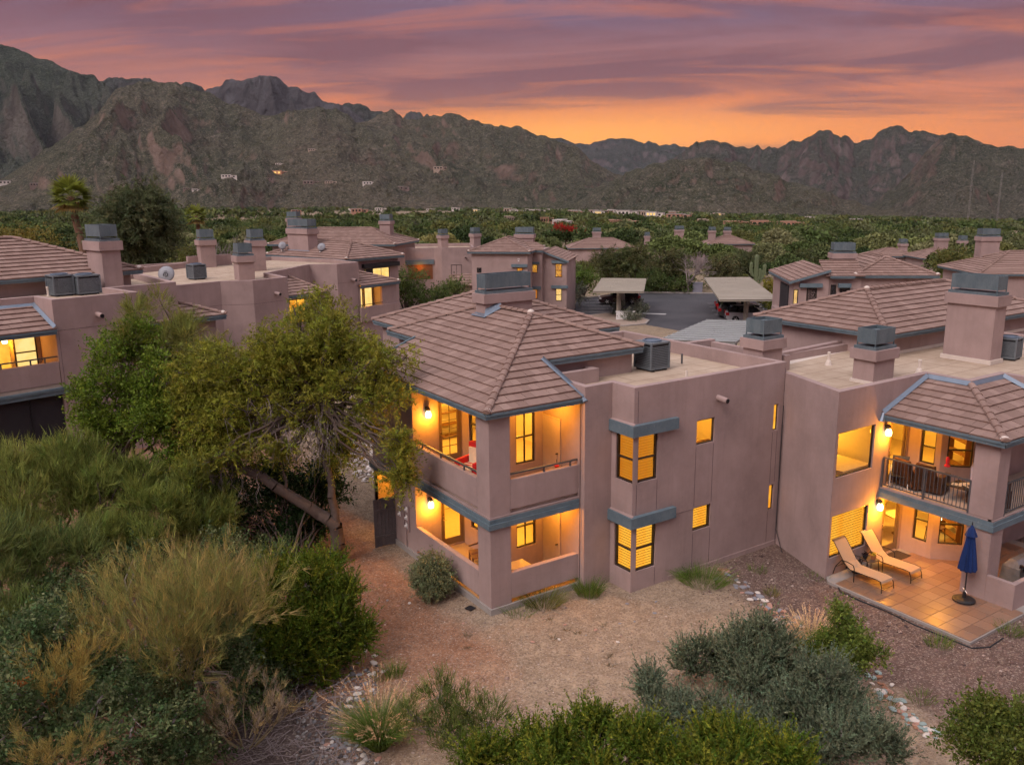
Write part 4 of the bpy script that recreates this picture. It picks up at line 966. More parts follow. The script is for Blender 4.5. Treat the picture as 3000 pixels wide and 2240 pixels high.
for LL, w_ in ((LM, 2.5), (LR, 3.55)):
    fr = Fr(LL(0, .15), LL(w_, .15)); m_ = MB(); z1 = 6.5 if LL is LM else 6.3
    if LL is LM:
        skin(m_, LL(0, .15), LL(w_, .15), -1, z1, [(.05, 1.25, 4.9, 6.35)], .1); skin(m_, LL(w_, .15), LL(w_, 3.5), -1, z1); B4.add(m_, 'wall', STU)
        window(B4, fr, .05, 1.25, 4.9, 6.35, pane=LITPANE, cols=2, rail=False)
    else:
        skin(m_, LL(0, .15), LL(w_, .15), -1, z1, [(.05, 2.1, 4.92, 6.2)], .2); skin(m_, LL(w_, .15), LL(w_, 3.5), -1, z1); B4.add(m_, 'wall', STU)
        B4.add(MB().poly([(*LL(-.0, 1.4), 4), (*LL(3, 1.4), 4), (*LL(3, 1.4), 6.4), (*LL(0, 1.4), 6.4)]).poly([(*LL(2.5, .2), 4), (*LL(2.5, 1.4), 4), (*LL(2.5, 1.4), 6.4), (*LL(2.5, .2), 6.4)]), 'balcony_back', STU_IN)
        f2_ = Fr(LL(0, 1.38), LL(3, 1.38)); window(B4, f2_, .55, 1.35, 4.3, 6.15, pane=LITPALE, rec=-.06, rail=False); window(B4, f2_, 1.5, 2.3, 4.3, 6.15, pane=LITPALE, rec=-.06, rail=False)
        m_ = MB(); fr.box(m_, -.1, 3.75, -.15, .02, 3.9, 4.92); B4.add(m_, 'balcony_wall', STU); m_ = MB(); fr.box(m_, .0, 2.1, -.05, -.01, 5.06, 5.10); B4.add(m_, 'handrail', BLACK)
        lamp(B4, (*LL(.35, .6), 6.0), 60, .08); B4.add(MB().lathe([(.02, -.12), (.10, -.08), (.10, .08), (.03, .12)], 8, (*LL(.25, .5), 6.05)), 'lamp_glass', SHADE)
chimney(B4, 1.35, 29.3, 2.25, 30.3, 7.7, 9.15, .36, .5); chimney(B4, 3.85, 35.1, 4.75, 36.1, 7.6, 9.7, .36, .5)
chimney(B4, 1.9, 40.2, 2.9, 41.2, 7.6, 9.6, .36, .5)
B4.add(MB().prism([(1.2, 41.0), (4.3, 41.5), (4.25, 41.75), (1.15, 41.25)], 6, 8.5).prism([(-2.5, 38.5), (1.2, 41.0), (1.1, 41.25), (-2.6, 38.75)], 6, 8.1), 'parapet_wall', STU)

# ------------------------------------------------------------------ hip roofed building with the big chimney
B5 = Bld('apartment_building', 'hip roofed stucco building with one very wide chimney and a black awning', 'building', (11.62, 38.36, 0), 16.)
_, zr = hip(B5, 0, 0, 5.67, 10.2, 7.9, zw=-.5, ins=.35, sep=True, wd=.36, limit=300)
fr = Fr((.35, .35), (5.3, .35)); m_ = MB(); fr.box(m_, 1.35, 4.85, -.35, .0, 7.16, 7.46); B5.add(m_, 'awning', BLACK)
window(B5, fr, 1.55, 4.0, 6.25, 7.1, pane=LITPALE, cols=3, rail=False, rec=-.06); B5.add(MB().poly([(1.95, .28, 6.3), (2.7, .28, 6.3), (2.7, .28, 7.05), (1.95, .28, 7.05)]), 'screen', DARKSC)
chimney(B5, .95, 5.75, 1.85, 8.4, 8.0, 9.98, .42, .52)
m_ = MB().prism([(.75, 5.6), (1.95, 5.6), (1.95, 8.55), (.75, 8.55)], 8.15, 8.32, [(.93, 5.73), (1.87, 5.73), (1.87, 8.42), (.93, 8.42)]); B5.add(m_, 'chimney_apron', FLASH)
# ---- behind it
B6 = Bld('apartment_building', 'tile roofed building with a long ridge just behind the wide chimney', 'building', (26.5, 61.2, 0), 45.)
hip(B6, 0, 0, 8.2, 14.5, 7.4, zw=-.5, wd=.36, ins=.4); chimney(B6, 4.2, 2.0, 5.4, 3.2, 7.5, 9.7, .36, .5); chimney(B6, 1.5, 11.6, 2.6, 12.8, 8, 10.1, .36, .5)
# ---- flat roofed back building
B7 = Bld('apartment_building', 'flat roofed building with one lit double window and a tiled porch roof', 'building'); B7.under = []
P = [(26.8, 65.4), (32.3, 63.55), (32.9, 62.9), (36.2, 61.4), (40, 68.5), (31, 73)]
flat(B7, P, -.5, 6.75, 6.4); fr = Fr(P[2], P[3])
window(B7, fr, 1.0, 2.2, 3.5, 4.85, pane=LITPALE, cols=2, rail=False, rec=-.02); scupper(B7, fr, 2.6, 5.7)
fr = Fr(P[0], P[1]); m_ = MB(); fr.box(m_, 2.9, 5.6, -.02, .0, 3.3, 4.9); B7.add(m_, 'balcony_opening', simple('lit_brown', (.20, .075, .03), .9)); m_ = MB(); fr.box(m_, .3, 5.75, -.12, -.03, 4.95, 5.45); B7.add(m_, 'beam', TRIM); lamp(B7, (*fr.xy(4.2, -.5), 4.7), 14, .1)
plane_roof(B7, (33.0, 61.6, 2.6), (36.6, 59.9, 2.6), (37.2, 61.1, 4.0), (33.7, 62.8, 4.0), wd=.36); finish_roof(B7, 0)
B7.add(MB().prism([(33.2, 62.0), (36.5, 60.4), (36.6, 60.6), (33.3, 62.2)], -.5, 2.6), 'porch_wall', STU)
chimney(B7, 34.6, 66, 35.5, 66.9, 6.3, 7.9, .36, .5); chimney(B7, 38.2, 64.8, 39.1, 65.7, 6.3, 8.0, .36, .5)
# ---- hip roofed building squarely facing the camera
B8 = Bld('apartment_building', 'two storey house with hipped front and small lit windows beyond the nearest roof', 'building', (34.8, 48.39, 0), -45.); B8.under = []
plane_roof(B8, (.7, 3.6, 6.8), (3.15, 3.6, 6.8-.0), (3.15, 6.0, 7.7), (.7, 6.0, 7.7), wd=.36) if False else None
roof_face(B8, (3.2, 3.7, 5.75), (-1, 0), [[(3.2, 3.7), (3.2, 12), (.6, 12), (.6, 3.7)]], S_, wd=.36)
roof_face(B8, (-1.2, 2.8, 6.9), (0, 1), [[(-1.2, 2.8), (.75, 2.8), (.75, 3.7), (-.2, 4.6), (-1.2, 4.6)]], S_, wd=.36)
hip(B8, -6.35, 0, 0, 8.5, 6.9, zw=-.5, wd=.36, ins=.35, sep=False)
fascia(B8, [(.7, 3.62), (.7, 3.61)], 6.8, .1) if False else None
B8.add(MB().box(-.4, 3.1, -.5, .6, 8, 6.9), 'wall', STU)
m_ = MB(); i = len(m_.v); m_.v = [(.55, 4.0, -.5), (3.0, 4.0, -.5), (3.0, 4.0, 5.72), (.55, 4.0, 6.65), (.55, 11, -.5), (3.0, 11, -.5), (3.0, 11, 5.72), (.55, 11, 6.65)]; m_.f = [(0, 1, 2, 3), (1, 5, 6, 2), (5, 4, 7, 6), (4, 0, 3, 7), (3, 2, 6, 7)]; B8.add(m_, 'wall', STU)
m_ = MB(); m_.v = [(.5, 3.62, 6.62), (3.25, 3.62, 5.58), (3.25, 3.62, 5.76), (.5, 3.62, 6.80), (.5, 3.69, 6.62), (3.25, 3.69, 5.58), (3.25, 3.69, 5.76), (.5, 3.69, 6.80)]; m_.f = [(0, 1, 2, 3), (7, 6, 5, 4), (3, 2, 6, 7), (1, 0, 4, 5), (1, 5, 6, 2)]; B8.add(m_, 'rake_board', TRIM)
fascia(B8, [(0, 2.82), (.78, 2.82)], 6.85)
fa, fb2, fc = Fr((-6, .35), (0, .35)), Fr((-.4, 3.1), (.6, 3.1)), Fr((.55, 4.0), (3, 4.0))
window(B8, fa, .52, .98, 4.85, 5.33, pane=DARKGL, rail=False, rec=-.03, fw=.06); window(B8, fa, 4.57, 5.18, 4.7, 5.36, pane=LITPANE, rail=False, rec=-.03)
window(B8, fb2, .0, .55, 4.63, 5.45, pane=LITPANE, rail=False, rec=-.03); window(B8, fb2, .0, .55, 2.0, 2.95, pane=LITDIM, rail=False, rec=-.03)
window(B8, fc, 1.28, 1.97, 4.13, 5.48, pane=LITPANE, rec=-.03); window(B8, fc, 1.34, 1.95, 1.7, 2.95, pane=LITPALE, rec=-.03)
for fr, a0, a1, z0, z1 in ((fa, 4.05, 5.65, 5.42, 5.72), (fb2, -.2, .75, 5.5, 5.72), (fb2, -.2, .9, 2.95, 3.25), (fc, .92, 2.5, 5.52, 5.83), (fc, .88, 2.6, 2.98, 3.28)): lintel(B8, fr, a0, a1, z0, z1, .22)
m_ = MB()
for x, y, w2, h2 in ((4.70, 6.22, .10, .05), (4.66, 6.14, .05, .12), (4.80, 6.14, .05, .12), (4.72, 6.02, .07, .08), (4.66, 5.98, .17, .05)): fa.box(m_, x, x+w2, -.03, -.001, y, y+h2)
B8.add(m_, 'house_number', WHITEP)
chimney(B8, -2.8, 6.2, -.85, 7.2, 7.3, 8.32, .40, .52)
# ---- right-hand hip roofed building beyond the car park
B9 = Bld('apartment_building', 'hip roofed building right of the carports with a dark glazed door and blue lintels', 'building', (37.3, 13.94, 0), -40.); B9.under = []
roof_face(B9, (-4.4, 0, 6.05+.6), (1, 0), [[(-4.45, -.3), (-1.9, -.3), (-1.9, 8), (-4.45, 8)]], .30, wd=.36)
roof_face(B9, (-2.2, -.2, 7.0), (0, 1), [[(-2.2, -.25), (.3, -.25), (.3, 2), (-2.2, 2)]], S_, wd=.36)
hip(B9, -.35, 0, 5.0, 9, 7.0, zw=-.5, ins=.3, sep=True, wd=.36, limit=200)
m_ = MB(); m_.v = [(-4.2, .0, -.5), (-1.9, .0, -.5), (-1.9, .0, 7.3), (-4.2, .0, 6.6), (-4.2, 7, -.5), (-1.9, 7, -.5), (-1.9, 7, 7.3), (-4.2, 7, 6.6)]; m_.f = [(0, 1, 2, 3), (1, 5, 6, 2), (4, 0, 3, 7)]; B9.add(m_, 'wall', STU)
B9.add(MB().box(-2.0, .15, -.5, .2, 6, 7.0), 'wall', STU)
m_ = MB(); m_.v = [(-4.5, -.36, 6.48), (-1.9, -.36, 7.26), (-1.9, -.36, 7.42), (-4.5, -.36, 6.64), (-4.5, -.30, 6.48), (-1.9, -.30, 7.26), (-1.9, -.30, 7.42), (-4.5, -.30, 6.64)]; m_.f = [(0, 1, 2, 3), (7, 6, 5, 4), (3, 2, 6, 7), (1, 0, 4, 5), (3, 7, 4, 0)]; B9.add(m_, 'rake_board', TRIM); fascia(B9, [(-4.47, 7.5), (-4.47, -.3)], 6.62); fascia(B9, [(-1.9, -.26), (-.35, -.26)], 7.0)
fr = Fr((-4.2, 0), (0, 0)); window(B9, fr, .90, 1.55, 4.6, 6.2, pane=DARKGL, rail=False, rec=-.03, fw=.07); window(B9, fr, .05, .35, 4.6, 6.1, pane=LITPALE, rail=False, rec=-.03)
lintel(B9, fr, .4, 1.85, 6.24, 6.5, .25); lintel(B9, fr, 2.85, 3.65, 6.24, 6.5, .3); window(B9, Fr((-2.0, .15), (0, .15)), .25, .6, 5.4, 6.4, pane=DARKGL, rail=False, rec=-.04); window(B9, Fr((-2.0, .15), (0, .15)), .85, 1.5, 5.2, 6.2, pane=DARKGL, rail=False, rec=-.04)
B9.add(MB().box(-4.26, 1.2, 4.4, -4.19, 4.0, 6.2), 'balcony_opening', DARKSC); B9.add(MB().box(-4.6, .8, -.5, -4.2, 5, 4.4), 'balcony_wall', STU)
chimney(B9, -1.2, 2.2, .25, 3.3, 7.1, 8.3, .36, .5)
# ---- more roofs among the trees
def small(label, u, v, z, rot, W_, H_, chims, zw=-2., lit=()):
    p = pxz(u, v, z); b = Bld('apartment_building', label, 'building', (p[0], p[1], 0), rot)
    hip(b, 0, 0, W_, H_, z, wd=3., ins=.4, zw=zw, white=False)
    for c_ in chims: chimney(b, c_[0], c_[1], c_[0]+c_[2], c_[1]+c_[3], z+.2, c_[4], .4, .55)
    return b
def pxz(u, v, z):
    d = _r2*((u-1500)/2480)+_u2*(-(v-1120)/2480)+_d; t = (z-CAM[2])/d.z; return (CAM[0]+d.x*t, CAM[1]+d.y*t)
small('grey tiled hip roof behind the dark mesquite trees, with one chimney at its left', 1664, 728, 2.0, -34, 13.5, 9, [(5.2, 5.0, 1.6, 1.4, 4.9), (15.5, 5, 1, 1, 4.0)], -5)
small('single hip roof with a chimney on its peak above the bare tree', 1930, 722, 2.0, -34, 9.5, 9, [(4.0, 4.5, 1.7, 1.4, 5.0)], -5)
small('low hip roof with two small chimneys, furthest right of the roofs above the carports', 2075, 716, 2.0, -34, 9.5, 8, [(.8, 3, 1.3, 1.3, 4.6), (4.2, 4, 1.3, 1.3, 4.5)], -5)
small('far hip roof with a chimney standing above the round yellow-green tree', 2705, 758, 2.4, -36, 8.5, 8, [(3.4, 3.5, 1.6, 1.3, 5.2)], -5)
small('far pair of hip roofs with two slim chimneys near the right edge', 2850, 762, 2.4, -36, 8.0, 7, [(-.6, 3, 1.0, 1.0, 5.0), (3.0, 3, 1.0, 1.0, 5.0)], -5)
small('pale tiled roof half hidden behind the right-hand hip roof', 2560, 752, 2.2, -36, 7, 6, [(5.2, 3, 1.1, 1.1, 4.0)], -5)
small('large hip roof with a blue-grey chimney cut by the right edge', 2868, 804, 5.0, -38, 12, 9, [(2.6, 6, 1.7, 1.3, 8.0)])
# ------------------------------------------------------------------ vegetation kit
def leafmat(t):
    at = t.new('ShaderNodeAttribute', attribute_name='tint').outputs['Color']
    r = t.m('FRACT', t.m('ADD', irand(t), orand(t)))
    c = t.mix(1., at, t.mix(r, (1.05, 1.0, .88), (2.05, 1.92, 1.55)), 'MULTIPLY')
    p = t.new('ShaderNodeBsdfPrincipled', inp={'Base Color': c, 'Roughness': .62, 'Specular IOR Level': .25})
    tr = t.new('ShaderNodeBsdfTranslucent', inp={0: c})
    return t.new('ShaderNodeMixShader', inp={0: .33, 1: p.outputs[0], 2: tr.outputs[0]}).outputs[0]
LEAF = mat('foliage', leafmat)
def crownmat(t):   # far crowns: tint per object and per clump
    at = t.new('ShaderNodeAttribute', attribute_name='tint').outputs['Color']
    o = orand(t); r = irand(t)
    c = t.mix(1., at, t.ramp(o, [(0, (.8, .86, .66)), (.4, (1.2, 1.2, .92)), (.75, (1.6, 1.5, 1.15)), (1, (2.2, 1.95, 1.65))]), 'MULTIPLY')
    c = t.mix(1., c, t.mix(r, (.70, .72, .72), (1.32, 1.28, 1.2)), 'MULTIPLY')
    p = t.new('ShaderNodeBsdfPrincipled', inp={'Base Color': c, 'Roughness': .8, 'Specular IOR Level': .1})
    return p.outputs[0]
CROWN = mat('tree_crown', crownmat)
def unit(v): return v/np.maximum(np.linalg.norm(v, axis=-1, keepdims=True), 1e-9)
def rdir(n): return unit(rng.normal(size=(n, 3)))
def leaves(c, ax, l, w_, nrm=None, tri=False):
    n = len(c); r = rdir(n) if nrm is None else nrm
    side = unit(np.cross(ax, r)); l = np.broadcast_to(np.asarray(l, float), (n,))[:, None]; w_ = np.broadcast_to(np.asarray(w_, float), (n,))[:, None]
    if tri: return np.stack([c-side*w_*.5, c+side*w_*.5, c+ax*l], 1).reshape(-1, 3), np.arange(3*n).reshape(-1, 3)
    V = np.stack([c, c+ax*l*.45+side*w_*.5, c+ax*l, c+ax*l*.45-side*w_*.5], 1).reshape(-1, 3)
    return V, np.arange(4*n).reshape(-1, 4)
def tubes(segs, n=5):
    P0 = np.array([s[0] for s in segs], float); P1 = np.array([s[1] for s in segs], float); r0 = np.array([s[2] for s in segs])[:, None]; r1 = np.array([s[3] for s in segs])[:, None]
    d = unit(P1-P0); a = unit(np.cross(d, np.where(np.abs(d[:, 2:3]) > .9, [[1., 0, 0]], [[0, 0, 1.]]))); b = np.cross(d, a); m = len(segs)
    V = []
    for P, r in ((P0, r0), (P1, r1)):
        for k in range(n):
            t = 2*math.pi*k/n; V.append(P+(a*math.cos(t)+b*math.sin(t))*r)
    V = np.stack(V, 1).reshape(-1, 3); base = np.arange(m)[:, None]*2*n; k = np.arange(n)[None, :]; k2 = (k+1) % n
    F = np.stack([base+k, base+k2, base+n+k2, base+n+k], -1).reshape(-1, 4)
    return V, F
def wig(p, q, n, amp, r0, r1):
    p, q = np.array(p, float), np.array(q, float); L = np.linalg.norm(q-p); t = np.linspace(0, 1, n+1)[:, None]
    pts = p+(q-p)*t; off = np.cumsum(rng.normal(size=(n+1, 3)), 0); off -= off[0]; off -= off[-1]*t; pts = pts+off*amp*L/math.sqrt(n)
    rs = np.linspace(r0, r1, n+1)
    return [(pts[i], pts[i+1], rs[i], rs[i+1]) for i in range(n)], pts
def P3(u, v, d):   # a point at horizontal distance d along the sight line of (u, v)
    r = _r2*((u-1500)/2480)+_u2*(-(v-1120)/2480)+_d; k = d/math.hypot(r.x, r.y)
    return np.array([CAM[0]+r.x*k, CAM[1]+r.y*k, CAM[2]+r.z*k])
def merge(parts):
    V = []; F = []; Tn = []; o = 0
    for v, f, c in parts:
        V.append(v); F.append(f+o); o += len(v); Tn.append(np.broadcast_to(np.asarray(c, float), (len(v), 3)) if np.ndim(c) < 2 else c)
    return np.concatenate(V), np.concatenate(F), np.concatenate(Tn)
def tints(n, rep, col, var=.22, hue=.10, alt=None, pa=0.):
    k = np.clip(rng.normal(1, var, (n, 1)), .45, 1.7); c = np.array(col)*k
    c[:, 0] *= np.clip(rng.normal(1, hue, n), .7, 1.4)
    if alt is not None: m = rng.random(n) < pa; c[m] = np.array(alt)*k[m]
    return np.repeat(c, rep, 0)
def twigs(style, starts, dirs, col, S=1., alt=None, pa=0., dens=1., var=.22):
    """leaf geometry along twigs. styles: feather (fine drooping leaflets), broom (long upright stalks), leafy (small flat leaves), shoot (plumes)"""
    n = len(starts)
    if style == 'feather':
        k = int(24*dens); L = rng.uniform(.35, .75, n)*S; t = rng.random((n, k))
        droop = -(t**2)*.22*S
        c = starts[:, None]+dirs[:, None]*(t*L[:, None])[..., None]+rng.normal(0, .030*S, (n, k, 3)); c[..., 2] += droop
        ax = unit(dirs[:, None]*.5+rng.normal(0, .75, (n, k, 3))); l = rng.uniform(.07, .15, (n, k))*S; w_ = l*rng.uniform(.18, .30, (n, k))
    elif style == 'broom':
        k = int(15*dens); t = rng.random((n, k))**.8; L = rng.uniform(.4, .9, n)*S
        up = np.array([0, 0, .35])
        c = starts[:, None]+dirs[:, None]*(t*L[:, None]*.55)[..., None]+rng.normal(0, .035*S, (n, k, 3))
        ax = unit(dirs[:, None]+up+rng.normal(0, .40, (n, k, 3))); l = rng.uniform(.10, .42, (n, k))*S; w_ = rng.uniform(.012, .022, (n, k))*math.sqrt(S)
    elif style == 'leafy':
        k = int(15*dens); t = rng.random((n, k)); L = rng.uniform(.2, .45, n)*S
        c = starts[:, None]+dirs[:, None]*(t*L[:, None])[..., None]+rng.normal(0, .035*S, (n, k, 3))
        ax = unit(dirs[:, None]*.5+rng.normal(0, .6, (n, k, 3))); l = rng.uniform(.05, .095, (n, k))*S; w_ = l*rng.uniform(.45, .65, (n, k))
    else:  # shoot
        k = int(26*dens); t = rng.random((n, k)); L = rng.uniform(.20, .72, n)*S
        c = starts[:, None]+dirs[:, None]*(t*L[:, None])[..., None]
        ax = unit(dirs[:, None]*.9+rng.normal(0, .55, (n, k, 3))); l = rng.uniform(.05, .10, (n, k))*S*(1.15-.55*t); w_ = l*rng.uniform(.34, .5, (n, k))
    tri = style != 'leafy'; v, f = leaves(c.reshape(-1, 3), ax.reshape(-1, 3), l.ravel(), w_.ravel()*(1.2 if tri else 1.), tri=tri)
    return v, f, tints(n, k*(3 if tri else 4), col, var, .1, alt, pa)
def clump(c, r, n, out=.6, up=.35, rnd=.5, shell=.45):
    d = rdir(n); q = rng.random(n)**shell*np.where(rng.random(n) < .12, rng.uniform(1., 1.4, n), 1.)
    s = c+d*r*q[:, None]
    return s, unit(d*out+rng.normal(0, rnd, (n, 3))*.6+np.array([0, 0, up]))
def plant(name, label, cat, base, clumps, style, col, trunk=None, S=1., per=1., up=.35, out=.6, bark=None, dens=1., alt=None, pa=0., group=None, limbs=True, var=.22, trad=.09, dead=0, nsub=9, hub=None, split=0):
    """clumps: (u, v, radius across, radius up, distance[, weight]) seen from the camera, turned into real ellipsoids"""
    base = np.array(base, float); root = thing(name, label, cat, tuple(base), 0, group); parts = []; segs = []; dd = []
    hubp = base+np.array([0, 0, .6]) if hub is None else P3(*hub)
    if split:   # break every mass into smaller uneven sprays with gaps between them
        L = []
        for cl in clumps:
            for k in range(split):
                a = RD.uniform(0, 6.283); q = math.sqrt(RD.random())*.82; s_ = RD.uniform(.30, .50); dz = RD.uniform(-.75, .75)*cl[2]*cl[4]/2480
                L.append((cl[0]+math.cos(a)*q*cl[2], cl[1]+math.sin(a)*q*cl[3], cl[2]*s_, cl[3]*s_*1.15, cl[4]+dz, (cl[5] if len(cl) > 5 else 1.)*.62))
        clumps = L; nsub = max(2, nsub//4)
    for cl in clumps:
        c = P3(*cl[:2], cl[4]); k = cl[4]/2480; wgt = cl[5] if len(cl) > 5 else 1.
        r = np.array([cl[2]*k, cl[2]*k, cl[3]*k]); n = int((1.5 if cl[4] < 45 else .55)*per*wgt*(150*(r[0]*r[2])**.85+30)/S)
        s, d = clump(c, r, n, out, up); parts.append(twigs(style, s-base, d, col, S, alt, pa, dens, var))
        if limbs:
            sg, pts = wig(hubp, c, 6, .10, trad*.55, .022); segs += sg
            for q in range(nsub):
                e = s[rng.integers(n)]; sg, _ = wig(pts[rng.integers(3, 7)], e, 3, .10, .016, .005); segs += sg
            for q in range(int(dead*wgt)):
                e = c+rdir(1)[0]*r*.9; sg, _ = wig(c+rdir(1)[0]*r*.3, e-np.array([0, 0, .5*r[2]]), 4, .16, .008, .003); dd += sg
    if trunk:
        for t in trunk: segs += t
    if segs:
        v, f = tubes(segs); npobj('trunk', v-base, f, bark or BARK, root)
    if dd:
        v, f = tubes(dd, 3); npobj('dead_twigs', v-base, f, BARKG, root)
    v, f, t = merge(parts); npobj('foliage', v, f, LEAF, root, tint=t)
    return root
def broomfan(name, label, cat, base, n, h, spread, col, group=None, lean=(0, 0), fork=3, S=1., alt=None, pa=.25, twig=.012, grey=.25):
    """a bush of forking switch-like stems fanning out from the ground"""
    base = np.array(base, float); root = thing(name, label, cat, tuple(base), 0, group)
    segs = []; tp = []; td = []
    def go(p, d, L, r, lev):
        m = 3
        for _ in range(m):
            d = unit(d+rng.normal(0, .10, 3)+np.array([0, 0, .05])); q = p+d*L/m; segs.append((p, q, r, r*.82)); p = q; r *= .82
            if lev <= 1: tp.append(p); td.append(unit(d+rng.normal(0, .3, 3)))
        if lev > 0:
            for _ in range(fork): go(p, unit(d+rng.normal(0, .34, 3)+np.array([0, 0, .18])), L*rng.uniform(.55, .85), r*.75, lev-1)
    for k in range(n):
        a = rng.uniform(0, 2*math.pi); s = spread*math.sqrt(rng.random()); d = unit(np.array([math.cos(a)*s+lean[0], math.sin(a)*s+lean[1], 1.]))
        go(np.array([math.cos(a)*.25*s, math.sin(a)*.25*s, 0.]), d, h*rng.uniform(.32, .48), .020*S, 2)
    v, f = tubes(segs, 4); npobj('stems', v, f, mat_stem(col), root)
    tp = np.array(tp); td = np.array(td); k = 8
    c = np.repeat(tp, k, 0)+rng.normal(0, .02, (len(tp)*k, 3)); ax = unit(np.repeat(td, k, 0)+rng.normal(0, .26, (len(tp)*k, 3))+np.array([0, 0, .25]))
    v, f = leaves(c, ax, rng.uniform(.18, .46, len(c))*h/2.6, rng.uniform(.45, .95, len(c))*twig*1.3, tri=True)
    npobj('twigs', v, f, LEAF, root, tint=tints(len(tp), k*3, col, .2, .08, alt, pa))
    return root
def mat_stem(col):
    key = 'stem_%.3f_%.3f' % (col[0], col[2])
    return MATS[key] if key in MATS else simple(key, tuple(x*.8 for x in col), .9, .3, 4.)
def grass(name, label, cat, base, n, h, col, spread=.25, plumes=0, pcol=(.42, .29, .20), group=None, droop=.5, w_=.010, rad_=.12):
    base = np.array(base, float); root = thing(name, label, cat, tuple(base), 0, group)
    def blades(n, h0, h1, sp, dr, w_, k=4):
        a = rng.uniform(0, 2*math.pi, n); s = sp*np.sqrt(rng.random(n)); H = rng.uniform(h0, h1, n)
        p0 = np.stack([np.cos(a)*s*rad_/max(sp, .01), np.sin(a)*s*rad_/max(sp, .01), np.zeros(n)], 1); out_ = np.stack([np.cos(a), np.sin(a), 0*a], 1)*(s/max(sp, 1e-6))[:, None]
        P = [p0+out_*(sp*H*(t**1.1)+dr*H*t**3*.45)[:, None]+np.stack([0*a, 0*a, H*(t-dr*.42*t**3)], 1) for t in np.linspace(0, 1, k+1)]
        return P
    def strip(P, w_, taper=True):
        n = len(P[0]); m = len(P); side = unit(np.cross(P[-1]-P[0]+1e-5, rdir(n)))
        V = []
        for i, p in enumerate(P):
            ww = w_*(1-(i/(m-1))**2*.9 if taper else 1.); V += [p-side*ww*.5, p+side*ww*.5]
        V = np.stack(V, 1).reshape(-1, 3); b = np.arange(n)[:, None]*2*m; i = np.arange(m-1)[None, :]*2
        return V, np.stack([b+i, b+i+1, b+i+3, b+i+2], -1).reshape(-1, 4), m*2
    P = blades(n, h*.55, h, spread*1.3, droop, w_); v, f, k = strip(P, w_); npobj('blades', v, f, LEAF, root, tint=tints(n, k, col, .22, .12))
    if plumes:
        P = blades(plumes, h*.95, h*1.35, spread*1.1, droop*.8, w_); v, f, k = strip(P, .006); parts = [(v, f, tints(plumes, k, pcol, .1))]
        q = 30; t = rng.random((plumes, q)); A, Bq = P[-2], P[-1]; c = A[:, None]+(Bq-A)[:, None]*(t*1.25)[..., None]; ax = unit(np.repeat(unit(Bq-A)[:, None], q, 1)+rng.normal(0, .35, (plumes, q, 3)))
        v, f = leaves(c.reshape(-1, 3), ax.reshape(-1, 3), .06, .009); parts.append((v, f, tints(plumes, q*4, pcol, .15)))
        v, f, tt = merge(parts); npobj('plumes', v, f, LEAF, root, tint=tt)
    return root
def gp(u, v, z=0.):
    x, y = pxz(u, v, z); return np.array([x, y, g1(x, y)])
# ------------------------------------------------------------------ planting close to the buildings
YG = (.150, .168, .024); BG = (.085, .135, .016); PG = (.140, .170, .048); DG = (.026, .055, .020)
b0 = np.array([-2.5, 6.1, -.1])
t1, p1_ = wig(b0, P3(985, 1540, 27.7), 5, .04, .27, .24); t2, p2_ = wig(p1_[-1], P3(690, 1365, 27.6), 9, .05, .23, .15); t3, p3_ = wig(p2_[-1], P3(560, 1230, 27.9), 6, .08, .15, .04)
t4, p4_ = wig(p1_[-1], P3(940, 1290, 27.9), 6, .05, .16, .11); t5, _ = wig(p4_[-1], P3(860, 900, 28.3), 8, .05, .10, .02); t6, _ = wig(p4_[-1], P3(1080, 1060, 27.6), 6, .06, .08, .02); t7, _ = wig(p2_[-1], P3(740, 1080, 28), 7, .06, .08, .02); t8, _ = wig(p2_[5], P3(800, 1190, 27.6), 6, .06, .06, .015)
plant('mesquite_tree', 'big leaning yellow-green tree with a grey limb curving over the dirt beside the house', 'tree', b0,
      [(925, 925, 85, 70, 29), (870, 1010, 135, 75, 28.5), (1035, 985, 105, 75, 28.2), (1090, 1075, 90, 62, 27.6), (765, 1060, 115, 75, 28), (970, 1120, 140, 65, 28), (830, 1150, 100, 55, 28, .8), (1110, 1170, 75, 60, 27.2), (1050, 1235, 75, 50, 27.5, .8), (690, 1140, 95, 55, 28), (1178, 1310, 36, 70, 25.9, .8), (1172, 1410, 30, 50, 25.7, .8), (620, 1215, 80, 50, 28), (875, 1245, 90, 40, 28, .5), (1135, 1035, 70, 50, 27.2, .8), (700, 1260, 80, 45, 27.6, .7), (960, 1010, 80, 60, 28.3), (560, 1120, 90, 60, 28.6), (640, 1060, 90, 60, 28.6), (520, 1190, 80, 60, 28.4), (720, 1200, 90, 50, 27.8), (820, 1090, 110, 60, 28.4), (900, 1060, 90, 60, 28.6), (600, 1290, 80, 45, 27.6), (640, 1345, 80, 35, 27.3, .7), (760, 1320, 90, 35, 27.4, .6), (540, 1370, 80, 45, 27.2, .8), (860, 1330, 60, 30, 27.6, .5), (960, 1330, 50, 50, 27.9, .6), (1020, 1300, 50, 50, 27.6, .7)],
      'feather', YG, [t1, t2, t3, t4, t5, t6, t7, t8], per=1.05, split=5, up=.22, alt=(.16, .165, .03), pa=.2, hub=(940, 1180, 27.9), trad=.10)
dd = []
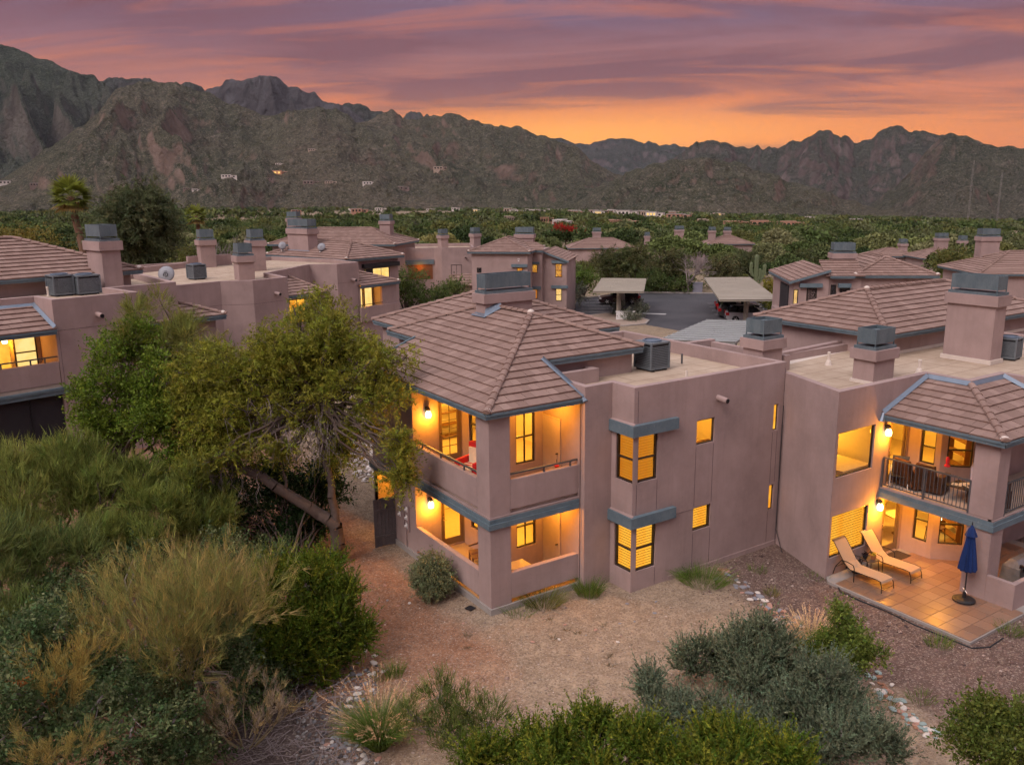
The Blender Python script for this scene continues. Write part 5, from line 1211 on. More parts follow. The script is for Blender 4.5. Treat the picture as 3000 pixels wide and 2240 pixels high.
for (u, v, du, dv, n) in ((860, 1230, 110, 70, 60), (760, 1190, 80, 40, 35), (960, 1250, 60, 60, 30), (640, 1370, 90, 50, 45)):
    for _ in range(n):
        p = P3(u+rng.normal(0, du*.5), v+rng.normal(0, dv*.4), 27.5+rng.normal(0, .3)); q = p+np.array([rng.normal(-.1, .3), rng.normal(0, .3), -rng.uniform(.4, 1.1)])
        s_, pts = wig(p, q, 4, .14, .011, .004); dd += s_
        for _ in range(2): s_, _p = wig(pts[rng.integers(1, 4)], pts[-1]+rng.normal(0, .16, 3), 3, .12, .006, .003); dd += s_
v, f = tubes(dd, 3); o = npobj('dead_twigs', v-b0, f, BARKG, bpy.data.objects['mesquite_tree'])
plant('broadleaf_tree', 'rounded deep green tree against the left building wall', 'tree', (-8.6, 12.2, g1(-8.6, 12.2)), [(345, 1045, 80, 62, 31), (300, 1130, 80, 75, 30.5), (420, 1010, 70, 55, 31), (380, 1120, 90, 80, 30), (260, 1210, 70, 70, 30), (450, 1110, 80, 70, 30), (500, 1210, 80, 70, 29.5), (430, 1270, 90, 70, 29), (540, 1320, 90, 60, 28.8), (330, 1260, 90, 70, 29.5)], 'leafy', BG, S=1.25, split=4, per=1.3, trad=.12)
plant('palo_verde_tree', 'wispy pale green tree rising in front of the flat roofed row', 'tree', (-6.2, 11.5, g1(-6.2, 11.5)), [(440, 915, 60, 55, 32, .8), (500, 960, 85, 55, 31.5), (560, 1010, 80, 60, 31), (430, 1010, 80, 60, 31.5), (620, 1050, 80, 60, 30.5), (500, 1090, 110, 70, 30.5), (600, 1140, 80, 60, 30)], 'broom', (.155, .172, .050), S=.95, split=4, per=.8, up=.45, out=.7, trad=.09)
plant('desert_broom', 'feathery pale green shrub below the dark screened porch', 'shrub', (-11.6, 8.5, g1(-11.6, 8.5)), [(50, 1385, 100, 85, 28.5), (20, 1460, 110, 100, 27.5), (200, 1430, 100, 90, 27.5), (120, 1510, 130, 90, 26.5)], 'broom', PG, per=1.15, up=.75, S=1.05, split=6)
plant('desert_broom', 'feathery pale green shrub in the middle of the left thicket', 'shrub', (-9.6, 6.6, g1(-9.6, 6.6)), [(250, 1350, 95, 80, 28), (330, 1460, 100, 90, 27), (430, 1400, 90, 70, 27.5), (450, 1520, 95, 85, 26), (300, 1570, 110, 80, 25.5), (540, 1450, 80, 80, 27), (560, 1550, 80, 70, 26.2), (630, 1500, 60, 70, 26.8), (420, 1610, 90, 60, 25)], 'broom', (.125, .160, .042), per=1.15, up=.75, split=6)
plant('desert_broom', 'grey green feathery shrub at the left edge of the thicket', 'shrub', (-12.6, 3.6, g1(-12.6, 3.6)), [(30, 1640, 130, 110, 23.5), (170, 1660, 110, 90, 24), (60, 1780, 110, 90, 22.5)], 'broom', (.10, .135, .045), per=1.0, up=.6, split=6)
plant('evergreen_shrub', 'dark glossy shrub in shade under the leaning grey limb', 'shrub', (-4.2, 5.6, g1(-4.2, 5.6)), [(800, 1560, 130, 80, 29), (690, 1480, 110, 90, 29.2), (880, 1480, 90, 80, 29.4), (760, 1420, 130, 70, 29.6), (920, 1540, 60, 70, 28.8), (860, 1390, 110, 60, 30), (640, 1400, 100, 70, 29.5), (960, 1440, 50, 80, 29.6)], 'leafy', DG, S=1.3, split=4, per=1.9, trad=.06)
plant('creeper_thicket', 'dark tangled leafy undergrowth filling the lower left corner', 'undergrowth', (-10.6, 1.2, g1(-10.6, 1.2)), [(330, 1660, 200, 90, 24), (200, 1760, 170, 110, 22), (90, 1900, 150, 120, 20), (260, 1990, 200, 130, 19), (420, 2100, 180, 130, 18), (100, 2120, 170, 130, 17.5), (600, 1640, 150, 80, 24.5), (560, 2190, 120, 80, 17.5), (700, 1740, 120, 110, 22.5), (800, 1650, 110, 80, 24), (740, 1860, 110, 100, 21.6), (780, 1980, 80, 60, 20.6), (640, 1900, 120, 110, 20.5), (300, 2220, 250, 80, 16.5), (150, 1900, 150, 80, 20.5), (100, 2000, 150, 90, 19), (250, 2080, 150, 90, 18.2), (60, 2200, 150, 80, 16.8), (400, 1980, 150, 100, 19.6), (700, 2040, 90, 60, 19.6), (60, 1840, 140, 80, 21.5)], 'leafy', (.046, .078, .032), S=1.2, split=4, per=1.45, alt=(.10, .125, .065), pa=.3, trad=.05, bark=BARKG)
YB = (.255, .218, .080)
broomfan('yellow_broom', 'large straw yellow twiggy bush in the middle of the left thicket', 'shrub', P3(520, 2060, 19.6), 48, 3.6, .72, YB, alt=(.15, .18, .06), S=1.0, pa=.4, twig=.0085)
broomfan('yellow_broom', 'straw yellow twiggy bush beside the bright green bush', 'shrub', P3(660, 1960, 20.4), 24, 3.3, .6, (.20, .20, .065), alt=(.27, .21, .10), pa=.4, twig=.0085)
broomfan('yellow_broom', 'upright straw yellow bush near the lower left corner', 'shrub', P3(190, 2130, 17.2), 10, 1.9, .5, (.235, .19, .06), twig=.009)
broomfan('yellow_broom', 'low straw yellow bush at the bottom left corner', 'shrub', P3(170, 2290, 15.4), 7, 1.2, .8, (.20, .17, .06), twig=.009); 
broomfan('yellow_broom', 'rusty orange twigged bush at the left edge', 'shrub', P3(70, 2090, 17.6), 4, .8, .9, (.30, .13, .045))
broomfan('yellow_broom', 'sparse grey and yellow twigs trailing over the dry wash', 'shrub', P3(720, 2180, 17.8), 12, 1.5, 1.0, (.21, .17, .09), alt=(.2, .17, .15), pa=.5)
plant('green_bush', 'dense bright green bush on the edge of the orange dirt', 'shrub', (-5.2, .1, g1(-5.2, .1)), [(860, 1690, 90, 80, 22.8), (930, 1710, 110, 80, 22.2), (840, 1800, 90, 90, 21.8), (830, 1930, 80, 70, 21), (985, 1800, 95, 90, 21.6), (900, 1830, 100, 95, 21.4), (1000, 1740, 75, 60, 21.9), (930, 1920, 95, 70, 20.9), (1020, 1860, 60, 75, 21.2)], 'shoot', (.068, .105, .011), S=1.05, split=6, per=2.4, up=.55, alt=(.12, .135, .014), pa=.22, dead=10, dens=1.0)
plant('grey_shrub', 'small round grey-green bush by the porch corner', 'shrub', gp(1265, 1745)+[0, 0, -.05], [(1268, 1660, 42, 40, 25.2), (1245, 1690, 40, 40, 25.0), (1290, 1705, 38, 34, 24.9), (1262, 1720, 48, 26, 24.8)], 'leafy', (.135, .160, .095), S=.85, per=2.6, up=.3, trad=.03)
SAGE = (.105, .135, .095)
plant('sage_bush', 'rounded grey-green sage bush, furthest of the sages on the sand', 'shrub', gp(2160, 2020), [(2130, 1915, 105, 75, 19.9), (2230, 1895, 85, 70, 19.9), (2050, 1935, 75, 50, 20.1), (2180, 1985, 120, 65, 19.2), (2300, 1960, 75, 70, 19.2)], 'shoot', SAGE, split=6, per=2.1, up=.75, dead=8, trad=.03, bark=BARKG)
plant('sage_bush', 'widest grey-green sage bush filling the lower right foreground', 'shrub', gp(2400, 2200), [(2400, 2040, 110, 80, 18.4), (2300, 2080, 110, 80, 18.0), (2480, 2110, 95, 85, 17.6), (2380, 2170, 140, 80, 17.0), (2550, 2180, 90, 70, 17.0), (2230, 2150, 100, 70, 17.4)], 'shoot', (.098, .130, .094), split=6, per=2.1, up=.75, trad=.03, bark=BARKG)
plant('sage_bush', 'loose grey-green sage bush, leftmost of the three sages', 'shrub', gp(2020, 2190), [(1960, 2060, 70, 60, 18.4), (2060, 2090, 90, 65, 17.9), (2010, 2140, 110, 60, 17.5), (2130, 2150, 80, 70, 17.3), (1900, 2010, 50, 36, 18.8, .6)], 'shoot', (.106, .138, .102), split=6, per=1.9, up=.8, trad=.03, bark=BARKG)
HG = (.060, .098, .011)
for lab, cl in (('bright green bush at the bottom edge, left of the sages', [(1520, 2180, 60, 55, 14.6), (1630, 2190, 60, 60, 14.4), (1420, 2230, 60, 35, 14.4), (1560, 2250, 120, 40, 14.0)]),
                ('tall bright green bush at the bottom edge in front of the leftmost sage', [(1760, 2130, 75, 65, 14.8), (1850, 2160, 65, 60, 14.5), (1900, 2200, 70, 50, 14.2), (1760, 2230, 110, 45, 14.0)]),
                ('yellowish green bush at the bottom edge below the widest sage', [(2080, 2180, 75, 45, 14.6), (2190, 2190, 70, 45, 14.4), (2320, 2225, 75, 35, 14.2), (2150, 2250, 160, 40, 14.0), (1990, 2240, 70, 35, 14.1)])):
    u, v = cl[0][:2]; q = P3(u, 2330, 14.0); plant('hop_bush', lab, 'shrub', (q[0], q[1], g1(q[0], q[1])), cl, 'shoot', HG, S=1.05, split=6, per=1.35, up=.85, trad=.03, alt=(.14, .16, .02), pa=.3)
plant('green_bush', 'leafy green bush beside the pale plumed grass', 'shrub', gp(2480, 1960), [(2490, 1830, 45, 60, 20.3, .7), (2450, 1890, 60, 50, 19.9), (2520, 1920, 55, 40, 19.6), (2460, 1950, 60, 30, 19.4)], 'leafy', (.085, .120, .024), S=.9, split=5, per=1.6, up=.5, trad=.03)
plant('green_bush', 'yellow-green bush with grey stems in the lower right corner', 'shrub', gp(2900, 2230), [(2870, 2110, 70, 45, 16.0), (2960, 2140, 70, 50, 15.7), (2850, 2190, 90, 50, 15.5), (2960, 2220, 80, 40, 15.2)], 'leafy', (.072, .098, .020), S=.95, split=5, per=1.15, up=.4, trad=.03, bark=BARKG)
plant('desert_broom', 'sparse feathery green shrub standing in the sand below the house', 'shrub', gp(1340, 2230), [(1290, 2040, 45, 70, 17.2, .6), (1370, 2080, 60, 55, 16.9, .6), (1440, 2110, 55, 45, 16.6, .55), (1300, 2140, 65, 60, 16.6, .8), (1370, 2190, 80, 45, 16.2, .9), (1210, 2110, 50, 70, 16.7, .5)], 'broom', (.088, .118, .035), per=1.0, up=.75, bark=BARKG, trad=.04, S=.75, dens=.9)
GR = (.062, .115, .022)
grass('fountain_grass', 'arching green grass with tan plumes at the edge of the wash', 'grass', gp(1110, 2170), 2200, 1.2, (.085, .14, .03), .6, 150, (.44, .32, .22), w_=.014, rad_=.22)
grass('fountain_grass', 'upright pale plumed grass behind the sage bushes', 'grass', gp(2370, 1925), 800, 1.0, (.09, .13, .03), .36, 200, (.46, .35, .24), w_=.012, rad_=.2)
for (u, v, n, h, sp, lab) in ((1155, 1980, 170, .55, .3, 'small green grass tuft above the tan plumed grass'), (1120, 1990, 110, .4, .3, 'low grass tuft left of the small green tuft'), (1590, 1765, 700, .60, .75, 'wide weedy grass clump along the porch curb'), (1520, 1795, 150, .35, .6, 'thin weeds at the left end of the porch curb'), (1725, 1740, 520, .65, .5, 'grass clump between the porch and the corner windows'), (2060, 1705, 650, .58, .9, 'browning grass clump against the long stucco wall'), (2015, 1690, 150, .55, .4, 'thin weeds touching the long stucco wall'), (2220, 1672, 110, .22, .4, 'tiny grass tuft on the dark gravel by the wall'), (2262, 1737, 130, .26, .35, 'green tuft among the rocks on the sand edge'), (2395, 1690, 90, .2, .5, 'low tuft under the corner of the right building'), (2750, 1890, 200, .33, .45, 'round green tuft in the dark gravel below the patio'), (2700, 2050, 130, .24, .45, 'small round tuft near the row of stones'), (2590, 2060, 120, .26, .5, 'tuft beside the pale stones at the sage bush'), (2960, 1850, 200, .3, .5, 'grass tuft by the patio corner curb'), (2440, 1820, 70, .35, .3, 'small leafy tuft above the pale plumed grass'), (1030, 2090, 90, .2, .8, 'low green weed on the wash bed')):
    grass('grass_tuft', lab, 'grass', gp(u, v), n, h, (.085, .135, .028) if RD.random() < .6 else (.125, .135, .045), sp, droop=.35, w_=.009, rad_=.75*sp)
# ground scatter: dry weeds, gravel, stones
def scatter(n, reg):
    u = rng.uniform(reg[0], reg[2], n); v = rng.uniform(reg[1], reg[3], n); a, b = (u-1500)/2480, -(v-1120)/2480
    D = np.array(_r2)[None]*a[:, None]+np.array(_u2)[None]*b[:, None]+np.array(_d)[None]; t = -CAM[2]/D[:, 2]; x, y = CAM[0]+D[:, 0]*t, CAM[1]+D[:, 1]*t
    bad = ((x > -.1) & (y > -.1) & (x < 3.4)) | ((x > 3.2) & (y > -1.3)) | ((x > 10.1) & (y > -9.1)); x, y = x[~bad], y[~bad]
    return np.stack([x, y, gh(x, y)], 1)
def stones(P, r, cols, name, squash=.6):
    base = np.array([(1, 0, 0), (0, 1, 0), (-1, 0, 0), (0, -1, 0), (.0, 0, 1.), (0, 0, -1.)], float); f0 = np.array([(0, 1, 4), (1, 2, 4), (2, 3, 4), (3, 0, 4), (1, 0, 5), (2, 1, 5), (3, 2, 5), (0, 3, 5)])
    n = len(P); s = r[:, None, None]*rng.uniform(.6, 1.25, (n, 6, 1))*base[None]; a = rng.uniform(0, 6.28, n); ca, sa = np.cos(a)[:, None], np.sin(a)[:, None]
    V = np.stack([s[..., 0]*ca-s[..., 1]*sa, s[..., 0]*sa+s[..., 1]*ca, s[..., 2]*squash], -1)+P[:, None]; F = (f0[None]+np.arange(n)[:, None, None]*6).reshape(-1, 3)
    c = np.array(cols)[rng.integers(0, len(cols), n)]*rng.uniform(.75, 1.2, (n, 1))
    return V.reshape(-1, 3), F, np.repeat(c, 6, 0)
STONE = mat('stone', lambda t: pbr(t, t.mix(1., t.new('ShaderNodeAttribute', attribute_name='tint').outputs['Color'], t.mix(t.noise(objco(t), 9., 4), (.75, .75, .75), (1.2, 1.2, 1.2)), 'MULTIPLY'), .9, t.noise(objco(t), 25., 4), .4, .01, spec=.2))
sandc = [(.42, .34, .28), (.30, .22, .18), (.50, .42, .36), (.22, .17, .15), (.36, .25, .2)]; grc = [(.12, .075, .065), (.16, .10, .085), (.075, .05, .045), (.38, .30, .26), (.20, .13, .11)]
P_ = scatter(6500, (1050, 1560, 2700, 2240)); r_ = rng.gamma(2., .0075, len(P_)); v, f, t = stones(P_, r_, sandc, 'g'); o = npobj('gravel', v, f, STONE, props={'kind': 'stuff'}, tint=t)
P_ = scatter(10000, (2050, 1600, 3050, 2260)); k = (P_[:, 0]*.9+P_[:, 1]*.35) > 4.6; P_ = P_[k]; r_ = rng.gamma(2., .011, len(P_)); v, f, t = stones(P_, r_, grc, 'g'); npobj('gravel', v, f, STONE, props={'kind': 'stuff'}, tint=t)
P_ = scatter(1900, (860, 1950, 1110, 2250)); r_ = rng.gamma(2.0, .016, len(P_)); v, f, t = stones(P_, r_, [(.22, .22, .23), (.15, .14, .14), (.34, .32, .30), (.09, .08, .08), (.19, .14, .12)], 'g'); npobj('gravel', v, f, STONE, props={'kind': 'stuff'}, tint=t)
P_ = np.array([(x, y, g1(x, y)) for x, y in [(rng.uniform(.6, 5.), rng.uniform(11.2, 16.8)) for _ in range(1300)] if not (x > 2.4 and y < 14.2)]); r_ = rng.gamma(4., .022, len(P_)); v, f, t = stones(P_, r_, [(.62, .56, .52), (.52, .44, .40), (.70, .66, .63)], 'g'); npobj('rubble', v, f, STONE, props={'kind': 'stuff'}, tint=t)
# loose stones one can count
def rockmesh(seed):
    bm_ = MB(); n = 7; L = [(.25, -.45), (.85, -.25), (1., .1), (.7, .42), (.2, .58)]
    r = random.Random(seed); i = 0
    for (a, z) in L:
        for k in range(n): t = 2*math.pi*k/n; q = a*r.uniform(.8, 1.15); bm_.v.append((q*math.cos(t)*1.15, q*math.sin(t)*.9, z*r.uniform(.85, 1.1)))
    for j in range(len(L)-1):
        for k in range(n): bm_.f.append((j*n+k, j*n+(k+1) % n, (j+1)*n+(k+1) % n, (j+1)*n+k))
    bm_.f.append(tuple(range(n))[::-1]); bm_.f.append(tuple(range((len(L)-1)*n, len(L)*n))); return bm_
cols = {'pale': (.60, .54, .48), 'pink': (.42, .24, .18), 'grey': (.24, .24, .26), 'green': (.26, .33, .31), 'rust': (.30, .15, .09)}
rm = {}
for c, q in cols.items():
    m_ = simple('stone_'+c, q, .9, .25, 8., bump=.4, bs=20.); rm[c] = [rockmesh(k).mesh('rock', m_) for k in range(4)]
def rocks(n, path, spread, s0, s1, kinds, label, group):
    for k in range(n):
        t = RD.random()*(len(path)-1); i = int(t); u = path[i][0]+(path[i+1][0]-path[i][0])*(t-i); v = path[i][1]+(path[i+1][1]-path[i][1])*(t-i)
        x, y = pxz(u+RD.gauss(0, spread), v+RD.gauss(0, spread*.6), 0); s = RD.uniform(s0, s1); kd = RD.choice(kinds)
        o = bpy.data.objects.new('rock', RD.choice(rm[kd])); o.location = (x, y, g1(x, y)+s*.2); o.scale = (s, s*RD.uniform(.7, 1), s*RD.uniform(.55, .8)); o.rotation_euler.z = RD.uniform(0, 6.3); link(o); tag(o, label.replace('stone', kd+' stone', 1) if kd not in label else label, 'rock', group+', '+kd)
rocks(70, [(2100, 1670), (2190, 1720), (2260, 1790), (2330, 1830)], 16, .05, .13, ['pale', 'grey', 'pink', 'grey', 'rust'], 'rounded stone in the scattered row between sand and dark gravel', 'stones between the sand and the dark gravel')
rocks(60, [(2550, 1980), (2620, 2060), (2680, 2110), (2730, 2150)], 14, .05, .12, ['pale', 'green', 'rust', 'pink', 'green'], 'small rounded stone in the line of loose rocks at lower right', 'line of stones at lower right')
rocks(26, [(1010, 1930), (1060, 1900), (1080, 1990), (1020, 2060)], 22, .05, .12, ['pale', 'grey', 'pale'], 'stone at the edge of the wash by the dense bright green bush', 'pale stones by the green bush')
rocks(34, [(960, 2140), (1040, 2150), (1050, 2220)], 26, .05, .11, ['grey', 'pale', 'grey', 'pink'], 'river stone on the dry wash bed', 'river stones on the wash bed')
rocks(22, [(1080, 1770), (1300, 1760), (1500, 1850), (1800, 1900), (1960, 1760)], 60, .03, .07, ['pale', 'pink', 'grey'], 'small loose stone lying on the open sand', 'loose stones on the open sand')
sk = []
for _ in range(170):   # fallen grey twigs at the foot of the yellow bushes and along the wash
    p = gp(rng.uniform(560, 1050), rng.uniform(1990, 2240))+np.array([0, 0, rng.uniform(.02, .45)]); a = rng.uniform(0, 6.28); s_, _p = wig(p, p+np.array([math.cos(a), math.sin(a), rng.uniform(-.2, .3)])*rng.uniform(.3, 1.3), 4, .12, .013, .004); sk += s_
v, f = tubes(sk, 4); npobj('fallen_twigs', v, f, BARKG, props={'kind': 'stuff'})
for k in range(9):   # dry weeds on the sand
    q = gp(RD.uniform(1330, 1900), RD.uniform(1790, 1960)); grass('dry_weed', 'small dried weed on the open sand', 'weed', q, 26, .14, (.11, .09, .06), .9, group='dried weeds on the open sand', rad_=.08)
# ------------------------------------------------------------------ car park
def sheet(name, P, z, material, **kw): return MB().poly([(x, y, z) for x, y in P]).obj(name, material, **kw)
def asph(t):
    co = objco(t); n = t.noise(co, .18, 5, .6); n2 = t.noise(co, 5., 4, .7)
    c = t.mix(t.maprange(n, .35, .7), (.030, .031, .036), (.062, .060, .064)); c = t.mix(t.m('MULTIPLY', t.maprange(n2, .55, .8), .3), c, (.10, .095, .09))
    return pbr(t, c, .75, n2, .2, .01)
ASPH = mat('asphalt', asph)
LOT = [(27, 34), (46, 22), (57, 30), (67.5, 44), (67, 53.5), (60, 60.6), (49.5, 60), (44.5, 54), (38.5, 47), (35, 42)]
MB().prism(LOT, -.3, .06).obj('parking_lot', ASPH, kind='structure')
def kerb(path, label): 
    m_ = MB()
    for a, c in zip(path, path[1:]): Fr(a, c).box(m_, 0, (Vector(c)-Vector(a)).length, -.09, .09, -.1, .20)
    o = m_.obj('kerb', CONC); o['kind'] = 'structure'; return o
kerb([(67.5, 44), (67, 53.5), (60, 60.6), (49.5, 60)], '')
ISL = [(38.4, 42.3), (40.2, 40.6), (42.6, 40.3), (44.4, 41.8), (45.6, 45.6), (44.2, 48.2), (40.5, 48)]
MB().prism(ISL, -.1, .17).obj('planting_island', GROUND if False else simple('island_gravel', (.30, .23, .18), .95, .4, 5.), kind='structure'); kerb(ISL+ISL[:1], '')
m_ = MB()
for k in range(9):
    x, y = 46.6+k*1.75, 48.3+k*1.9
    Fr((x, y), (x-3.4, y+3.1)).box(m_, 0, 4.6, -.05, .05, .06, .066)
for k in range(7):
    x, y = 47.0+k*2.0, 34.5+k*2.25
    Fr((x, y), (x+3.4, y-3.2)).box(m_, 0, 4.6, -.05, .05, .06, .066)
Fr((47.5, 46.4), (49.2, 44.3)).box(m_, 0, 2.6, -.35, .35, .06, .066)
m_.obj('road_markings', simple('road_paint', (.45, .44, .42), .8, .3), kind='structure')
CPM = simple('carport_sheet', (.38, .345, .28), .5, .22, .5, .2)
CPG = simple('carport_sheet_grey', (.33, .35, .34), .45, .2, .6, .3)
def carport(label, a, b, c, d, z, material, posts, tilt=0., nr=14):
    A, B_, C_, D = map(Vector, (a, b, c, d)); o = (A+B_+C_+D)/4; root = thing('carport', label, 'carport', (o.x, o.y, .06))
    q = [A-o, B_-o, C_-o, D-o]; m_ = MB().prism([p[:] for p in q], z-.16, z); m_.obj('roof_panel', material, root)
    for k in range(nr+1):
        t = k/nr; p0 = q[0]+(q[1]-q[0])*t; p1 = q[3]+(q[2]-q[3])*t; mm = MB(); Fr(p0, p1).box(mm, .02, (p1-p0).length-.02, -.05, .05, z+.002, z+.05); mm.obj('rib', material, root)
    for t in posts:
        for s in (.5,):
            p = (q[0]+(q[1]-q[0])*t)*(1-s)+(q[3]+(q[2]-q[3])*t)*s; MB().box(p.x-.16, p.y-.16, -.1, p.x+.16, p.y+.16, z-.16).obj('post', CPM, root)
    p0, p1 = q[0]*.5+q[3]*.5, q[1]*.5+q[2]*.5; mm = MB(); Fr(p0, p1).box(mm, .3, (p1-p0).length-.3, -.1, .1, z-.42, z-.17); mm.obj('beam', CPM, root)
    return root
carport('tan roofed carport sheltering one dark car beside the planting island', (40.37, 45.61), (49.22, 55.13), (52.7, 51.41), (44.1, 42.3), 2.9, CPM, (.12, .5, .88))
carport('long tan roofed carport sheltering the parked estate cars', (45.0, 33.2), (58.5, 48.2), (62.9, 45.4), (49.4, 30.2), 2.9, CPM, (.1, .4, .7, .95), nr=20)
carport('ribbed grey carport roof seen just beyond the stucco parapet', (26.0, 20.8), (35.0, 25.2), (38.2, 21.6), (29.4, 17.2), 2.9, CPG, (.1, .9), nr=11)
def car(label, loc, hd, paint, L=4.7, W_=1.86, H=1.7, wagon=True):
    r = thing('parked_car', label, 'car', (*loc, .07), rad(hd), 'cars parked by the carports'); h = L/2; w2 = W_/2
    low = [(-h, .42), (-h+.05, .95), (-h+.25, 1.02), (h-1.35, 1.0), (h-.25, .80), (h, .62), (h-.02, .35), (h-.3, .24), (-h+.3, .24)]
    m_ = MB(); n = len(low)
    for y, k in ((-w2, 1), (w2, 1)): pass
    def extr(P, y0, y1, inset=.0, top=None):
        i = len(m_.v); k = len(P)
        m_.v.extend([(x, y0, z) for x, z in P]+[(x, y1, z) for x, z in P]); m_.f.append(tuple(range(i, i+k))[::-1]); m_.f.append(tuple(range(i+k, i+2*k)))
        for a in range(k): b_ = (a+1) % k; m_.f.append((i+a, i+b_, i+k+b_, i+k+a))
    extr(low, -w2, w2)
    ro = [(-h+.32, H-.08), (-h+.62, H), (.35, H), (.75, H-.10)]; m_.v += []; i = len(m_.v); tw = w2-.22
    P = [(-h+.22, 1.0), (-h+.45, H-.06), (-h+.8, H), (.30, H), (h-1.32, .99)]
    G = [(x, -w2+.06 if z < 1.1 else -tw, z) for x, z in P]; m_.v += G+[(x, -y, z) for x, y, z in G]; k = 5
    m_.f.append((i+1, i+2, i+7, i+6)); m_.f.append((i+2, i+3, i+8, i+7))
    m_.obj('body', paint, r)
    g = MB(); Q = lambda x, s, z: (x, s*((w2-.06)+(tw-(w2-.06))*(z-1.0)/(H-1.0))*1.0, z)
    for s, nm in ((-1, 'side_window'), (1, 'side_window')):
        mm = MB(); mm.poly([Q(-h+.22, s, 1.0), Q(h-1.32, s, 1.0), Q(.30, s, H), Q(-h+.8, s, H), Q(-h+.45, s, H-.06)]); mm.obj(nm, DARKGL, r)
        mm = MB()
        for x in (-h+1.15, -.05): mm.box(x-.04, s*(tw+.13)-.10, 1.0, x+.04, s*(tw+.13)+.02, H-.02)
        if False: mm.obj('pillar', paint, r)
    MB().poly([Q(-h+.22, -1, 1.0), Q(-h+.45, -1, H-.06), Q(-h+.45, 1, H-.06), Q(-h+.22, 1, 1.0)]).obj('rear_window', DARKGL, r)
    MB().poly([Q(h-1.32, -1, .99), Q(.30, -1, H), Q(.30, 1, H), Q(h-1.32, 1, .99)][::-1]).obj('windscreen', DARKGL, r)
    rl = MATS.get('tail_light') or simple('tail_light', (.45, .012, .015), .3)
    for s in (-1, 1):
        MB().box(-h-.02, s*(w2-.02)-.13*(s+1)/1+.13*(1 if s < 0 else 1)-.13, .72, -h+.30, s*(w2+.012), .99).obj('tail_light', rl, r)
        MB().box(h-.30, s*(w2-.28), .62, h-.06, s*(w2+.005), .76).obj('headlight', WHITEP, r)
        MB().tube((-h+.7, s*tw, H+.03), (.3, s*tw, H+.03), .025, n=6).obj('roof_rail', BLACK, r)
        for x in (-h+.92, h-.95):
            t_ = MB().tube((x, s*(w2-.20), .34), (x, s*(w2+.015), .34), .34, .34, 18).obj('wheel', BLACK, r)
            q = MB().tube((x, s*(w2+.016), .34), (x, s*(w2+.03), .34), .07, .07, 8)
            for a in range(5): an = a*1.2566; q.tube((x+.05*math.cos(an), s*(w2+.022), .34+.05*math.sin(an)), (x+.22*math.cos(an), s*(w2+.022), .34+.22*math.sin(an)), .032, .03, 5)
            q.obj('rim', WHITEP, t_)
    MB().box(-h-.06, -w2+.1, .36, -h+.1, w2-.1, .60).obj('bumper', GREYM, r)
    return r
def paint(n, c, m=.3): return simple('paint_'+n, c, .28, .04, 3., m, spec=.6)
car('dark maroon estate car under the left carport', (50.9, 53.9), 142, paint('maroon', (.03, .012, .014)))
car('dark grey estate car at the front of the long carport', (53.5, 38.1), -43, paint('grey', (.11, .10, .10), .6))
car('white estate car partly behind the chimney hood', (51.9, 35.6), -43, paint('white', (.62, .62, .62)), H=1.6)
car('black car furthest under the long carport', (56.2, 41.0), -43, paint('black', (.01, .01, .012)))
m_ = MB().box(-.6, -.4, -.1, .6, .4, 1.15).box(-.64, -.44, 1.15, .64, .44, 1.22); o = m_.obj('utility_cabinet', simple('cabinet', (.20, .20, .24), .6), None, loc=(65.9, 56.4, .1), rz=rad(-45)); tag(o, 'grey utility cabinet beside the bare tree at the far kerb', 'cabinet')
o = MB().box(-.9, -.1, 0, .9, .1, .75).box(-.95, -.14, .75, .95, .14, .83).obj('low_wall', WHITEP, None, loc=(42.9, 43.6, .15), rz=rad(-35)); tag(o, 'small white wall among the island bushes', 'wall')

# ------------------------------------------------------------------ rooftop equipment
def acunit(label, x, y, z, rz, s=1., w_=.78, h=.85):
    r = thing('air_conditioner', label, 'air conditioner', (x, y, z), rad(rz)); a = w_/2
    MB().box(-a+.03, -a+.03, .08, a-.03, a-.03, h-.05).obj('coil', BLACK, r)
    for k in range(12):
        z0 = .14+k*(h-.26)/12; m_ = MB(); t = .012
        m_.box(-a, -a, z0, a, -a+.028, z0+.034); m_.box(-a, a-.028, z0, a, a, z0+.034); m_.box(-a, -a+.03, z0, -a+.028, a-.03, z0+.034); m_.box(a-.028, -a+.03, z0, a, a-.03, z0+.034); m_.obj('louver', ACM, r)
    m_ = MB()
    for sx in (-1, 1):
        for sy in (-1, 1): m_.box(sx*a-.03, sy*a-.03, .04, sx*a+.03, sy*a+.03, h-.04)
    m_.box(-a-.01, -a-.01, .03, a+.01, a+.01, .12).box(-a-.02, -a-.02, h-.06, a+.02, a+.02, h); m_.obj('casing', ACM, r)
    m_ = MB().lathe([(.30, h), (.33, h), (.33, h+.05), (.28, h+.06), (.28, h+.02)], 20); m_.obj('fan_ring', simple('fan_blue', (.12, .16, .21), .4) if 'fan_blue' not in MATS else MATS['fan_blue'], r)
    for sx in (-1, 1): MB().box(sx*a*.7-.05, -a, -.03, sx*a*.7+.05, a, .03).obj('skid', BLACK, r)
    return r
acunit('tall grey air conditioner at the edge of the nearest tiled roof', 8.30, 2.20, 6.29, 0, w_=.86, h=1.0)
acunit('round shouldered grey air conditioner behind the tall wide chimney', 21.35, -3.7, 6.09, 10, w_=.72, h=.82)
def lw(b, u, v, z): p = b.W((u, v, z)); return p
p = lw(B3, 1.85, 4.0, 6.03); acunit('left one of the paired air conditioners beside the tall chimney', p.x, p.y, p.z, 15)
p = lw(B3, 2.75, 3.75, 6.03); acunit('right one of the paired air conditioners beside the tall chimney', p.x, p.y, p.z, 15, w_=.9, h=.8)
acunit('small air conditioner alone on the flat roofed row', -.4, 31.9, 7.79, 15)
